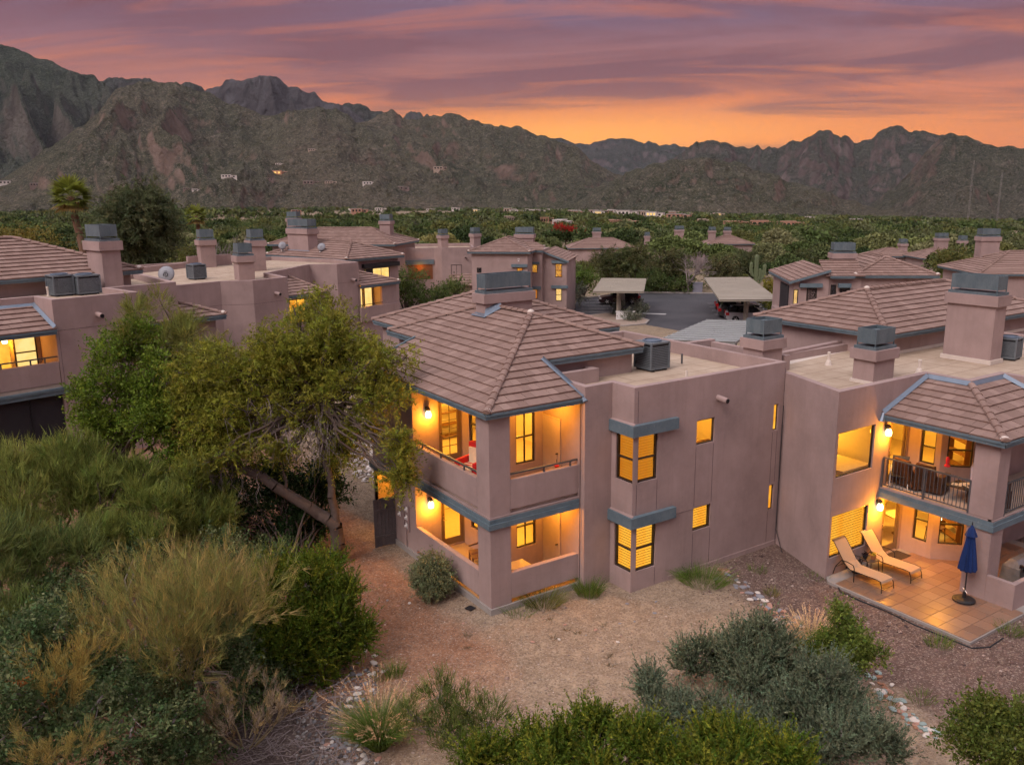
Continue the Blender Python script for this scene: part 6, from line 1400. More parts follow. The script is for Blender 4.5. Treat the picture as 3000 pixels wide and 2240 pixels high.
def dish(label, loc, az, el, s=.38, mark=False):
    r = thing('satellite_dish', label, 'satellite dish', loc, rad(az)); M_ = Matrix.Rotation(rad(el), 4, 'Y')
    m_ = MB().lathe([(.0, .07), (s*.5, .045), (s*.85, .0), (s, -.05), (s*.98, -.06), (s*.8, -.015), (.02, .05)], 20); m_.rot(Matrix.Translation((0, 0, s+.25)) @ M_ @ Matrix.Rotation(rad(180), 4, 'X')); m_.obj('reflector', simple('dish_grey', (.26, .27, .29), .5) if 'dish_grey' not in MATS else MATS['dish_grey'], r, smooth=True)
    MB().tube((.06, 0, 0), (.06, 0, s+.2), .03).tube((0, 0, .25), (-s*1.2, 0, s*.62), .018).tube((-.2, -.2, 0), (.06, 0, .3), .015).tube((-.2, .2, 0), (.06, 0, .3), .015).obj('mount', GREYM, r)
    MB().box(-s*1.25, -.05, s*.56, -s*1.1, .05, s*.72).obj('receiver', WHITEP, r)
    if mark:
        mm = MB(); n = 14
        for k in range(n):   # round emblem with a bar, then a short word below it
            a0, a1 = 2*math.pi*k/n+.5, 2*math.pi*(k+1)/n+.5
            if k in (0, 13): continue
            for A_ in ((.09, .13),): mm.poly([(math.cos(a0)*A_[0]+.07, math.sin(a0)*A_[0], 0), (math.cos(a0)*A_[1]+.07, math.sin(a0)*A_[1], 0), (math.cos(a1)*A_[1]+.07, math.sin(a1)*A_[1], 0), (math.cos(a1)*A_[0]+.07, math.sin(a1)*A_[0], 0)])
        mm.poly([(.0, .0, 0), (.13, .0, 0), (.13, .03, 0), (0, .03, 0)])
        for k in range(4): mm.poly([(-.14, -.07+k*.04, 0), (-.10, -.07+k*.04, 0), (-.10, -.045+k*.04, 0), (-.14, -.045+k*.04, 0)])
        mm.rot(Matrix.Translation((0, 0, s+.25)) @ M_ @ Matrix.Translation((0, 0, -.075))); mm.obj('emblem', BLACK, r)
    return r
dish('grey satellite dish with a dark emblem standing on the flat roofed row', (-2.75, 28.6, 7.76), 62, 108, .44, True)
dish('satellite dish at the foot of the very wide chimney', (11.4, 42.6, 8.1), 50, 115, .32); dish('satellite dish at the left eave of the building with the very wide chimney', (9.7, 46.6, 8.1), 60, 115, .32)

# ------------------------------------------------------------------ patio furniture
def chaise(label, x, y, rz):
    r = thing('sun_lounger', label, 'sun lounger', (x, y, .10), rad(rz)); w2 = .30
    prof = [(0, .36), (.2, .385), (.6, .37), (1.12, .36), (1.32, .50), (1.55, .80), (1.78, 1.10), (1.86, 1.14), (1.90, 1.10)]
    for nm, P in (('seat_sling', prof[:4]), ('back_sling', prof[3:])):
        m_ = MB(); P = [(P[0][0]-.0, P[0][1])]+list(P[1:])
        if nm == 'seat_sling': P = [(-.03, .30)]+P
        for (a, za), (c, zc) in zip(P, P[1:]):
            m_.poly([(a, -w2, za), (c, -w2, zc), (c, w2, zc), (a, w2, za)]); m_.poly([(a, w2, za-.012), (c, w2, zc-.012), (c, -w2, zc-.012), (a, -w2, za-.012)])
        m_.obj(nm, SLING, r)
    for s in (-1, 1):
        y_ = s*(w2+.012); m_ = MB().path([(p[0], y_, p[1]-.005) for p in prof[:8]], .014, 6); m_.obj('side_rail', BRONZE, r)
        MB().path([(.03, y_, .34), (-.04, y_, .20), (-.06, s*(w2+.03), 0)], .014, 6).obj('leg', BRONZE, r)
        MB().path([(1.30, s*(w2+.02), .46), (1.42, s*(w2+.04), .58), (1.20, s*(w2+.05), .60), (.98, s*(w2+.05), .56), (.93, s*(w2+.05), .45), (.92, s*(w2+.05), 0)], .015, 6).obj('armrest', BRONZE, r)
        MB().path([(1.42, s*(w2+.04), .58), (1.62, s*(w2+.05), .30), (1.70, s*(w2+.05), 0)], .014, 6).obj('leg', BRONZE, r)
    MB().tube((-.05, -w2, .10), (-.05, w2, .10), .010).tube((.9, -w2-.04, .34), (.9, w2+.04, .34), .012).tube((1.6, -w2-.04, .3), (1.6, w2+.04, .3), .012).obj('stretcher', BRONZE, r)
    return r
chaise('tan sling sun lounger nearest the gravel edge of the patio', 11.10, -5.85, 90); chaise('tan sling sun lounger nearer the glass patio door', 12.50, -5.95, 92)
def sidetable(label, x, y, z, s=.45, h=.45, top=None):
    r = thing('side_table', label, 'table', (x, y, z)); a = s/2; MB().box(-a, -a, h-.03, a, a, h).obj('table_top', top or simple('slate_top', (.06, .05, .045), .4), r)
    for sx in (-1, 1):
        for sy in (-1, 1): MB().tube((sx*a*.85, sy*a*.85, h-.03), (sx*a*1.0, sy*a*1.0, 0), .014).obj('leg', BRONZE, r)
    return r
sidetable('small dark side table between the two sun loungers', 11.85, -4.72, .1)
def pot(label, x, y, z, s, pc, col, n=60):
    r = thing('potted_plant', label, 'plant', (x, y, z)); MB().lathe([(s*.7, 0), (s, s*1.4), (s*1.08, s*1.4), (s*1.08, s*1.6), (s*.9, s*1.6), (s*.85, s*1.3)], 12).obj('pot', pc, r)
    c = np.array([0, 0, s*1.7])+rdir(n)*np.array([s, s, s*.9])*rng.random((n, 1)); v, f = leaves(c, unit(rdir(n)+[0, 0, .6]), s*.9, s*.5); npobj('foliage', v, f, LEAF, r, tint=tints(n, 4, col)); return r
pot('yellow-green leafy pot plant on the side table', 11.92, -4.80, .55, .09, TERRA, (.20, .20, .04)); pot('dark leafed pot plant on the side table', 11.74, -4.62, .55, .09, BLACK, (.03, .02, .025)); pot('dark leafed pot plant behind the first sun lounger', 11.45, -4.5, .1, .16, BLACK, (.025, .02, .02), 90)
r = thing('patio_umbrella', 'closed blue patio umbrella on a round black base', 'umbrella', (12.42, -7.62, .1))
MB().lathe([(.28, 0), (.33, .02), (.33, .06), (.26, .10), (.06, .12), (.05, .30)], 20).obj('base', BLACK, r, smooth=False); MB().tube((0, 0, .1), (0, 0, 2.5), .022).obj('pole', BLACK, r)
m_ = MB().lathe([(.215, 1.02), (.235, 1.06), (.19, 1.45), (.12, 1.95), (.10, 2.15)], 20, wob=.17); m_.lathe([(.155, 2.12), (.16, 2.15), (.09, 2.34), (.03, 2.46), (.01, 2.50)], 16, wob=.10); m_.obj('canopy', BLUE, r)
MB().lathe([(.015, 2.5), (.02, 2.54), (.004, 2.60)], 8).obj('finial', BLACK, r); MB().tube((-.10, -.12, .33), (.10, .12, .36), .015).obj('clamp', WHITEP, r)
o = MB().box(-.42, -.28, 0, .42, .28, .012).obj('doormat', simple('mat_brown', (.05, .035, .025), .95, .4, 12.), None, loc=(13.75, -4.52, .103)); tag(o, 'dark brown doormat in front of the glass patio door', 'doormat')
o = MB().path([(10.25, -4.7, .03), (9.98, -5.0, .02), (9.95, -5.7, .02), (9.99, -6.6, .03), (9.93, -7.6, .02), (9.97, -8.5, .03), (10.02, -9.2, .02), (10.5, -9.45, .02), (11.3, -9.40, .02)], .022, 6).obj('garden_hose', BLACK); tag(o, 'black garden hose lying along the edge of the patio', 'hose')
o = MB().box(0, 0, 0, .25, .25, .02).obj('drain_cover', BLACK, None, loc=(-.42, .55, .01), rz=.3); o.location.z = g1(-.42, .55)+.02; tag(o, 'small black drain cover on the dirt near the house corner', 'drain cover')
r = thing('barbecue', 'barbecue under a crumpled silver grey cover behind the low patio wall', 'barbecue', (14.6, -8.1, .1))
m_ = MB().prism([(-.6, -.32), (.6, -.32), (.6, .32), (-.6, .32)], .1, .85, [(-.52, -.28), (.52, -.28), (.5, .28), (-.5, .28)]); m_.prism([(-.5, -.28), (.5, -.28), (.5, .28), (-.5, .28)], .85, 1.08, [(-.40, -.10), (.42, -.12), (.4, .10), (-.38, .10)]); m_.obj('cover', simple('foil_cover', (.25, .24, .23), .35, .5, 6., .6, bump=.8, bs=9.), r)
for k in range(4): MB().tube((-.5+.33*k, -.3 if k % 2 else .3, 0), (-.5+.33*k, -.3 if k % 2 else .3, .12), .03).obj('leg', BLACK, r)
o = MB(); 
for k in range(11): a = -1.2+k*.24; o.tube((math.cos(a)*.05, math.sin(a)*.05, .25), (.28*math.cos(a)+.1, .30*math.sin(a), -.05), .022, .012, 5)
o = o.obj('broom_head', simple('dark_leather', (.035, .018, .012), .6), None, loc=(13.95, -8.45, .92), rz=-.4); tag(o, 'dark fan of straps hanging over the low patio wall', 'straps')
# ---- things on the balconies
r = thing('armchair', 'red armchair with a cream striped blanket on the upper corner balcony', 'chair', (1.10, 2.85, 3.29), rad(-70)); r.scale = (1.15, 1.15, 1.22)
MB().box(-.32, -.34, .0, .32, .36, .40).obj('seat', RED, r); m_ = MB().box(-.32, .24, .40, .32, .40, .98); m_.obj('backrest', RED, r)
for s in (-1, 1): MB().box(s*.33-.05, -.34, .0, s*.33+.05, .36, .60).obj('armrest', RED, r)
m_ = MB().box(-.27, -.36, .405, .27, .235, .44).box(-.27, .18, .44, .27, .238, .85).box(-.27, -.40, .1, .27, -.365, .44); m_.obj('blanket', CREAM, r); m_ = MB()
for k in range(3): m_.box(-.272, -.30+k*.16, .44, .272, -.24+k*.16, .447)
m_.obj('blanket_stripes', RED, r)['kind'] = 'stuff'
r = thing('cushion', 'cream cushion leaning beside the red armchair', 'cushion', (1.45, 2.25, 3.3), rad(20)); MB().box(-.22, -.08, .02, .22, .08, .55).obj('cushion_cover', CREAM, r)
r = thing('hummingbird_feeder', 'bulbous red bag standing by the closet door of the upper corner balcony', 'bag', (3.0, .75, 3.29)); MB().lathe([(.14, 0), (.20, .12), (.18, .32), (.08, .5), (.05, .62), (.09, .70), (.02, .74)], 12, wob=.05).obj('bag_body', RED, r); MB().tube((0, 0, .7), (.03, .05, .9), .012).obj('handle', BLACK, r)
r.name = 'red_bag'
def bench(label, x, y, z, rz):
    r = thing('wooden_chair', label, 'chair', (x, y, z), rad(rz))
    MB().box(-.35, -.30, .42, .35, .30, .47).obj('seat', WOODB, r)
    for sx in (-1, 1):
        for sy in (-1, 1): MB().box(sx*.31-.03, sy*.27-.03, 0, sx*.31+.03, sy*.27+.03, .42 if sy < 0 else .95).obj('leg', WOODB, r)
        MB().path([(sx*.33, -.30, .62), (sx*.34, 0, .68), (sx*.33, .28, .80)], .03, 6).obj('armrest', WOODB, r)
    MB().box(-.34, .25, .86, .34, .30, .95).obj('top_rail', WOODB, r)
    for k in range(4): MB().box(-.22+k*.14, .26, .47, -.18+k*.14, .29, .86).obj('slat', WOODB, r)
bench('brown wooden chair on the lower corner porch', 1.35, 2.95, .14, -110)
r = sidetable('low square table with a pale top on the lower corner porch', 1.75, 1.10, .14, .72, .62, simple('pale_top', (.50, .38, .20), .6))
def recliner(label, x, y, z, rz, m1, m2):
    r = thing('recliner', label, 'chair', (x, y, z), rad(rz)); MB().box(-.38, -.4, .08, .38, .35, .42).obj('seat', m1, r)
    m_ = MB(); m_.prism([(-.36, .22), (.36, .22), (.36, .42), (-.36, .42)], .3, 1.0, [(-.30, .40), (.30, .40), (.28, .55), (-.28, .55)]); m_.obj('backrest', m1, r)
    for s in (-1, 1): MB().box(s*.42-.09, -.4, .05, s*.42+.09, .3, .62).obj('armrest', m2, r)
LEA = simple('brown_leather', (.075, .03, .014), .45, .3)
recliner('brown leather recliner on the right building balcony', 13.85, -5.35, 2.72, 100, LEA, LEA); recliner('brown leather footstool chair beside the glass balcony door', 13.75, -4.75, 2.72, 80, LEA, LEA)
r = thing('folding_chair', 'folding chair with white arms at the left end of the railing', 'chair', (13.4, -4.55, 2.72), rad(-60))
m_ = MB().box(-.26, -.25, .38, .26, .25, .41); m_.obj('seat', BLACK, r); MB().prism([(-.26, .22), (.26, .22), (.26, .25), (-.26, .25)], .41, .95, [(-.26, .42), (.26, .42), (.26, .45), (-.26, .45)]).obj('backrest', BLACK, r)
for s in (-1, 1): MB().path([(s*.28, -.3, 0), (s*.28, .1, .60), (s*.28, .35, .62)], .015).obj('armrest', WHITEP, r); MB().path([(s*.28, .35, 0), (s*.28, -.22, .60)], .015).obj('leg', WHITEP, r)
r = sidetable('round low table strewn with magazines on the balcony', 13.75, -6.55, 2.72, .8, .55, simple('dark_top', (.03, .018, .012), .4))
for k, (x, y, a) in enumerate(((13.6, -6.4, .3), (13.85, -6.55, 1.1), (13.7, -6.8, -.4))):
    o = MB().box(-.11, -.15, 0, .11, .15, .02+.006*k).obj('magazine', CREAM, None, loc=(x, y, 3.274), rz=a); tag(o, ['cream magazine at the near end of the balcony table', 'cream magazine in the middle of the balcony table', 'cream magazine at the far end of the balcony table'][k], 'magazine')
recliner('dark padded chair half hidden behind the balcony column', 13.9, -7.3, 2.72, 150, LEA, LEA)
r = thing('hummingbird_feeder', 'red glass hummingbird feeder hanging under the right balcony eave', 'feeder', (13.55, -6.05, 4.0)); MB().lathe([(.02, -.22), (.09, -.20), (.09, -.16), (.05, -.13), (.06, .05), (.03, .12)], 12).obj('bottle', RED, r); MB().tube((0, 0, .12), (0, 0, 1.1), .005, n=4).obj('hook', BLACK, r)
r = thing('cushioned_chair', 'chair draped with a pale pink and white quilt at the right edge balcony', 'chair', (14.35, -6.9, 2.72), rad(20)); MB().prism([(-.5, -.3), (.5, -.3), (.5, .3), (-.5, .3)], .3, .5, None).obj('seat', BLACK, r)
m_ = MB().prism([(-.52, .05), (.52, .05), (.52, .35), (-.52, .35)], .48, 1.2, [(-.5, .25), (.5, .25), (.48, .40), (-.48, .40)]); m_.obj('quilt', simple('quilt', (.62, .50, .50), .9, .25, 9.), r)
for s in (-1, 1): MB().path([(s*.5, -.3, 0), (s*.52, -.25, .6), (s*.5, .3, .7)], .018).obj('frame', GREYM, r)
# wooden side gate
r = thing('wooden_gate', 'weathered grey plank gate standing open beside the meters', 'gate', (-.02, 6.55, .02), rad(176)); w_ = .83/6
for k in range(6): MB().box(k*w_+.004, -.012+.003*(k % 2), .0+RD.uniform(0, .02), (k+1)*w_-.004, .012+.003*(k % 2), 1.83+RD.uniform(-.015, .02)).obj('plank', WOODG, r)
for z in (.35, 1.35): MB().box(.02, .0155, z, .81, .05, z+.09).obj('rail', WOODG, r)
# furniture seen through the upper right bedroom window and the corner rooms
r = thing('bed', 'bed with pale bedding behind the big upper window', 'bed', (12.25, -2.75, 2.75), rad(0)); MB().box(-.8, -1.0, .15, .8, 1.0, .38).obj('frame', WOODB, r); MB().box(-.76, -.97, .38, .76, .97, .62).obj('mattress', CREAM, r); MB().box(-.85, 1.0, 0, .85, 1.08, 1.1).obj('headboard', WOODB, r)
for s in (-1, 1): MB().prism([(s*.4-.3, .55), (s*.4+.3, .55), (s*.4+.3, .92), (s*.4-.3, .92)], .62, .74, [(s*.4-.24, .6), (s*.4+.24, .6), (s*.4+.24, .88), (s*.4-.24, .88)]).obj('pillow', WHITEP, r)
def shelf(label, x, y, z, rz, w_=1.2, h=1.5, mt=None):
    r = thing('bookcase', label, 'bookcase', (x, y, z), rad(rz)); mt = mt or WOODB
    for s in (-1, 1): MB().box(s*w_/2-.02, -.15, 0, s*w_/2+.02, .15, h).obj('side_panel', mt, r)
    for k in range(4): MB().box(-w_/2+.02, -.15, .08+k*(h-.1)/3, w_/2-.02, .15, .11+k*(h-.1)/3).obj('shelf', mt, r)
shelf('brown bookcase seen through the angled balcony window', 16.9, -4.6, 2.75, 60); shelf('brown bookcase seen through the lower angled window', 16.9, -4.6, .1, 60); shelf('brown shelf behind the corner house glass door', 2.8, 7.6, 3.31, 0)
def tlamp(label, x, y, z):
    sidetable(label.replace('table lamp', 'small table under the lamp'), x, y, z, .5, .6, WOODB); r = thing('table_lamp', label, 'lamp', (x, y, z+.6)); MB().lathe([(.09, 0), (.09, .02), (.03, .05), (.06, .18), (.02, .3)], 12).obj('base', CREAM, r); MB().lathe([(.17, .30), (.11, .55), (.10, .55), (.16, .30)], 14).obj('lamp_shade', SHADE, r)
tlamp('white table lamp in the corner room upstairs', 2.6, 4.3, 3.31); tlamp('white table lamp in the patio room downstairs', 15.9, -4.6, .1)
o = MB().box(0, -.4, 0, .03, .4, .6).obj('picture', WOODB, None, loc=(5.10, 3.4, 4.4)); tag(o, 'framed picture on the back wall of the upstairs corner room', 'picture')
r = thing('dining_table', 'round table seen through the lower patio windows', 'table', (15.6, -3.4, .1)); MB().lathe([(.5, .72), (.5, .75)], 20).obj('table_top', CREAM, r); MB().lathe([(.25, 0), (.06, .08), (.05, .72)], 10).obj('pedestal', WOODB, r)
# balcony ceiling lamps that light the closet side
for z, pw in ((6.14, 90), (2.98, 110)):
    B.add(MB().lathe([(.14, -.05), (.15, -.02), (.15, 0)], 14, (2.55, .9, z)), 'ceiling_lamp', SHADE); lamp(B, (2.55, .9, z-.16), pw, .1)
B2.add(MB().lathe([(.14, -.05), (.15, -.02), (.15, 0)], 14, (14.0, -6.0, 2.50)), 'ceiling_lamp', SHADE); lamp(B2, (14.0, -6.0, 2.34), 95, .1)
# ------------------------------------------------------------------ trees of the middle distance
def btree(name, label, cat, u, v, rx, ry, d, style, col, S=2.6, nc=7, per=.9, trunk=True, group=None, **kw):
    cl = []
    for k in range(nc):
        a = 2*math.pi*k/nc+RD.uniform(-.4, .4); q = RD.uniform(.35, .62) if k else 0
        cl.append((u+math.cos(a)*rx*q, v+math.sin(a)*ry*q*.9, rx*RD.uniform(.42, .58), ry*RD.uniform(.40, .55), d+RD.uniform(-1, 1)*rx*d/2480*.5))
    c = P3(u, v, d); z = g1(c[0], c[1])
    return plant(name, label, cat, (c[0], c[1], z), cl, style, col, S=S, per=per, limbs=trunk, trad=.22, nsub=4, group=group, hub=None if True else None, **kw)
btree('mesquite_tree', 'large dark grey-green tree rising behind the left chimneys', 'tree', 415, 668, 118, 122, 84, 'feather', (.066, .084, .044), S=3.0, nc=11, per=1.5, dens=1.3)
btree('mesquite_tree', 'yellowish tree cut by the left edge above the tiled roof', 'tree', 60, 720, 120, 45, 100, 'leafy', (.110, .100, .026), S=3.4)
btree('mesquite_tree', 'green tree just right of the large dark tree behind the row', 'tree', 570, 770, 60, 38, 78, 'leafy', (.080, .092, .028), S=2.6)
for (u, v, rx, ry, d, c, lab) in ((1190, 845, 58, 55, 72, (.064, .098, .028), 'bright green tree filling the gap right of the row of lit balconies'), (1275, 880, 60, 40, 71, (.055, .085, .024), 'low green tree behind the peak of the nearest roof'), (1330, 850, 40, 30, 78, (.07, .098, .03), 'small green tree below the porch roof of the back building')):
    btree('broadleaf_tree', lab, 'tree', u, v, rx, ry, d, 'leafy', c, S=2.3, per=1.3)
btree('broadleaf_tree', 'bright green round tree left of the first carport', 'tree', 1712, 822, 48, 34, 101, 'leafy', (.068, .112, .020), S=3., per=1.3)
GB = (.118, .135, .112)
for (u, v, rx, ry, d, lab) in ((1620, 872, 32, 28, 92, 'grey-green bush against the house with the small lit windows'), (1692, 862, 38, 34, 95, 'larger grey-green bush left of the carport'), (1818, 912, 26, 26, 88, 'grey-green bush by the carport post on the island'), (1880, 905, 24, 22, 86, 'grey-green bush at the right end of the island'), (1850, 935, 33, 24, 84, 'widest grey-green bush at the kerb of the island')):
    btree('grey_shrub', lab, 'shrub', u, v, rx, ry, d, 'leafy', GB, S=2., nc=5, per=1.4, trunk=False)
for (u, v, rx, ry, d, c, lab) in ((1790, 775, 52, 42, 112, (.062, .072, .030), 'dark spreading mesquite above the first carport'), (1862, 770, 62, 48, 113, (.068, .080, .034), 'tall spreading mesquite in front of the grey hip roof'), (1965, 782, 55, 40, 112, (.066, .074, .034), 'dark mesquite left of the bare grey tree'), (2120, 800, 50, 40, 116, (.072, .078, .040), 'mesquite right of the bare grey tree'), (1905, 830, 75, 28, 110, (.052, .078, .026), 'green thicket behind the far kerb'), (2000, 842, 60, 20, 110, (.055, .080, .026), 'low green thicket beside the bare tree'), (2190, 790, 60, 50, 135, (.060, .076, .036), 'mesquite behind the long carport'), (2340, 790, 55, 50, 130, (.064, .080, .034), 'mesquite behind the saguaro cactus'), (2275, 860, 48, 48, 98, (.135, .125, .022), 'yellow flowered bush between the carport and the right-hand house'), (2290, 905, 40, 28, 92, (.095, .115, .025), 'low yellow-green bush at the end of the long carport'), (2790, 775, 52, 34, 105, (.085, .092, .028), 'round yellow-green tree among the roofs at right')):
    btree('mesquite_tree' if rx > 48 else 'desert_shrub', lab, 'tree' if rx > 48 else 'shrub', u, v, rx, ry, d, 'feather' if 'mesquite' in lab else 'leafy', c, S=3., per=1.3, dens=1.2)
def bare(label, u, v0, h, d, n=9, spread=.7, col=BARKG):
    b = P3(u, v0, d); b[2] = g1(b[0], b[1]); r = thing('bare_tree', label, 'tree', tuple(b)); segs = []
    def go(p, dr, L, rr_, lev):
        s, pts = wig(p, p+dr*L, 4, .10, rr_, rr_*.6); segs.extend(s)
        if lev:
            for _ in range(3): go(pts[-1], unit(dr+rng.normal(0, .42, 3)+[0, 0, .12]), L*rng.uniform(.6, .8), rr_*.55, lev-1)
    go(np.zeros(3), np.array([0, 0, 1.]), h*.18, .20, 0)
    for k in range(n):
        a = rng.uniform(0, 6.28); go(np.array([0, 0, h*.17]), unit(np.array([math.cos(a)*spread, math.sin(a)*spread, 1.])), h*.3, .10, 3)
    v, f = tubes(segs, 4); npobj('branches', v, f, col, r)
bare('bare pale grey tree standing at the far kerb of the car park', 2015, 858, 5.6, 109); bare('bare grey tree behind the chimneys on the left', 650, 740, 8.5, 92, 12, .8); bare('smaller bare grey tree beside the tall grey tree behind the left chimneys', 730, 730, 7, 96, 9, .8)
# palms
def palm(label, u0, v0, u1, v1, d, R_, n=30):
    b = P3(u0, v0, d); t = P3(u1, v1, d); b[2] = min(b[2], g1(b[0], b[1])); r = thing('fan_palm', label, 'palm tree', tuple(b)); mid = (b+t)/2+np.array([.35, -.2, 0]); s, _ = wig(np.zeros(3), mid-b, 5, .03, .42, .34); s2, _ = wig(mid-b, t-b, 5, .03, .34, .30)
    v, f = tubes(s+s2, 9); npobj('trunk', v, f, BARKP, r)
    for k in range(n):
        el = math.asin(max(-.75, min(.98, -.72+1.75*k/n))); a = k*2.39996; dr = np.array([math.cos(a)*math.cos(el), math.sin(a)*math.cos(el), math.sin(el)]); p = dr*R_*.45
        side = unit(np.cross(dr, [0, 0, 1.])); up = np.cross(side, dr); m = 13; th = np.linspace(-1.25, 1.25, m)[:, None]
        ax = unit(dr*np.cos(th)+side*np.sin(th)+np.array([0, 0, -.28])*(np.abs(th)+.25)); c = np.repeat(p[None], m, 0)
        v, f = leaves(c, ax, R_*.62, R_*.13, np.repeat(up[None], m, 0)); st, sf = leaves(np.array([[0, 0, 0.]]), dr[None], R_*.5, .09); v = np.concatenate([v, st]); f = np.concatenate([f, sf+len(c)*4])
        dead = k < n*.16; o = npobj('frond', v+(t-b), f, LEAF, r, tint=(.20, .15, .06) if dead else (np.array((.12, .15, .030))*rng.uniform(.7, 1.35)))
    return r
palm('tall fan palm with a curved brown trunk above the left roof', 236, 715, 208, 575, 88, 2.1); palm('smaller fan palm in the trees right of the large dark tree', 576, 680, 573, 632, 150, 2.2, 22)
# saguaro
c = P3(2213, 835, 112); c[2] = g1(c[0], c[1]); r = thing('saguaro_cactus', 'many armed saguaro cactus behind the long carport', 'cactus', tuple(c))
def col_(name, pts, rr_):
    m_ = MB(); n = 12; i = 0
    P = [np.array(p, float) for p in pts]; L = []
    for k, p in enumerate(P): L.append((p, rr_*(.9 if k == 0 else 1.)))
    e = unit(P[-1]-P[-2]); L += [(P[-1]+e*rr_*.7, rr_*.72), (P[-1]+e*rr_*1.05, rr_*.2)]
    for k, (p, q) in enumerate(L):
        for j in range(n): t = 2*math.pi*j/n; w2 = q*(1.08 if j % 2 else .86); m_.v.append((p[0]+math.cos(t)*w2, p[1]+math.sin(t)*w2, p[2]))
    for k in range(len(L)-1):
        for j in range(n): m_.f.append((k*n+j, k*n+(j+1) % n, (k+1)*n+(j+1) % n, (k+1)*n+j))
    m_.f.append(tuple(range((len(L)-1)*n, len(L)*n))); m_.obj(name, SAGUARO, r)
rx_, ry_ = math.sin(YAW), -math.cos(YAW); zt = P3(2219, 752, 112)[2]-c[2]
col_('stem', [(0, 0, -.2), (.02, 0, zt*.5), (0, 0, zt)], .26)
for off, z0, z1, q in ((-.62, .42, .80, .22), (1.05, .35, .74, .22), (.45, .30, .62, .20), (.72, .22, .58, .17)): col_('arm', [(0, 0, zt*z0), (rx_*off*.6, ry_*off*.6, zt*z0+.1), (rx_*off, ry_*off, zt*(z0+.14)), (rx_*off*1.02, ry_*off*1.02, zt*z1)], q)
# masts
for u, v0, v1, du, lab in ((2834, 662, 470, 9, 'thin lattice radio mast on the right, the left one of two'), (2919, 664, 498, 10, 'thin lattice radio mast on the right, the right one of two')):
    a = P3(u, v0, 1000); t = P3(u+du, v1, 1000); a[2] = g1(a[0], a[1])-2; h = t[2]-a[2]; r = thing('radio_mast', lab, 'mast', tuple(a)); m_ = MB()
    for k in range(3): an = k*2.094; m_.tube((math.cos(an)*.8, math.sin(an)*.8, 0), (math.cos(an)*.7, math.sin(an)*.7, h), .13, .12, 5)
    m_.obj('mast_legs', simple('mast_paint', (.24, .22, .21), .7) if 'mast_paint' not in MATS else MATS['mast_paint'], r)['kind'] = 'stuff'
    m_ = MB(); n = 34
    for k in range(n):
        for j in range(3): a0, a1 = (j+k % 2)*2.094, (j+1+k % 2)*2.094; m_.tube((math.cos(a0)*.76, math.sin(a0)*.76, h*k/n), (math.cos(a1)*.76, math.sin(a1)*.76, h*(k+1)/n), .05, n=4)
    m_.obj('braces', MATS['mast_paint'], r)['kind'] = 'stuff'
# red flowering hedge
q0 = P3(1665, 672, 215); cl = [(1632+k*11, 663+k*2.6, 9, 3.2, 215) for k in range(9)]; plant('red_flowering_hedge', 'row of deep red flowering bushes sloping down among the trees', 'hedge', (q0[0], q0[1], g1(q0[0], q0[1])), cl, 'leafy', (.24, .018, .016), S=3, per=2., limbs=False)

# ------------------------------------------------------------------ valley woodland
KEEP = [(33, 66, 9), (36, 52, 12), (27, 71, 16), (50, 45, 27), (40, 16, 15), (12, 44, 14), (0, 34, 22), (-10, 22, 18), (22, 0, 16)]
for b_ in bpy.data.objects:
    if b_.type == 'EMPTY' and b_.name.startswith('apartment_building') and (b_.location.xy-Vector((CAM[0], CAM[1]))).length > 70: KEEP.append((b_.location.x+5, b_.location.y+3, 11))
def proto(seed, n, flat_=.75, S=.30, tri=False):
    g = np.random.default_rng(seed); k = 9; cc = unit(g.normal(size=(k, 3)))*g.uniform(.25, .62, (k, 1)); cc[:, 2] = np.abs(cc[:, 2])*.75+.05; cc[0] = (0, 0, .3)
    i = g.integers(0, k, n); d = unit(g.normal(size=(n, 3))); d[:, 2] = np.where(d[:, 2] < -.3, -d[:, 2], d[:, 2]); rr_ = .42*g.random((n, 1))**.22
    c = cc[i]+d*rr_; c[:, 2] = c[:, 2]*flat_; ax = unit(d+g.normal(0, .7, (n, 3))); r = unit(g.normal(size=(n, 3))); side = unit(np.cross(ax, r)); l = (S*g.uniform(.5, 1.1, n)*.5)[:, None]
    if tri:
        V = np.stack([c-side*l*.75, c+side*l*.75, c+ax*l*1.5], 1).reshape(-1, 3); V[:, 2] += .28
        return V, np.arange(3*n).reshape(-1, 3)
    V = np.stack([c-ax*l, c+side*l*.62, c+ax*l, c-side*l*.62], 1).reshape(-1, 3); V[:, 2] += .28
    return V, np.arange(4*n).reshape(-1, 4)
pal = [(.060, .088, .036), (.080, .105, .045), (.092, .112, .056), (.112, .118, .050), (.046, .070, .032), (.108, .122, .074)]
protos = []
for k in range(6):
    v, f = proto(60+k, 3600, S=.092); tv, tf = tubes([((0, 0, -.1), (.02, .01, .38), .03, .022), ((.02, .01, .3), (.2, .1, .6), .018, .01), ((.02, .01, .3), (-.18, -.08, .62), .018, .01)], 5)
    V = np.concatenate([v, tv]); F = np.concatenate([f, tf+len(v)]); tn = np.concatenate([np.repeat([pal[k]], len(v), 0), np.repeat([(.10, .075, .06)], len(tv), 0)]); protos.append(npmesh('valley_tree', V, F, CROWN, tint=tn))
n_ind = 0; AZ_A, EL_A = pix(1590, 738); AZ_B = pix(2130, 738)[0]; AZ_C, EL_C = pix(2480, 772)
cand = []
while len(cand) < 3000:
    d = math.sqrt(rng.uniform(100**2, 420**2)); a = rad(rng.uniform(23, 91)); x, y = CAM[0]+d*math.cos(a), CAM[1]+d*math.sin(a); cand.append((d, x, y))
cand.sort()
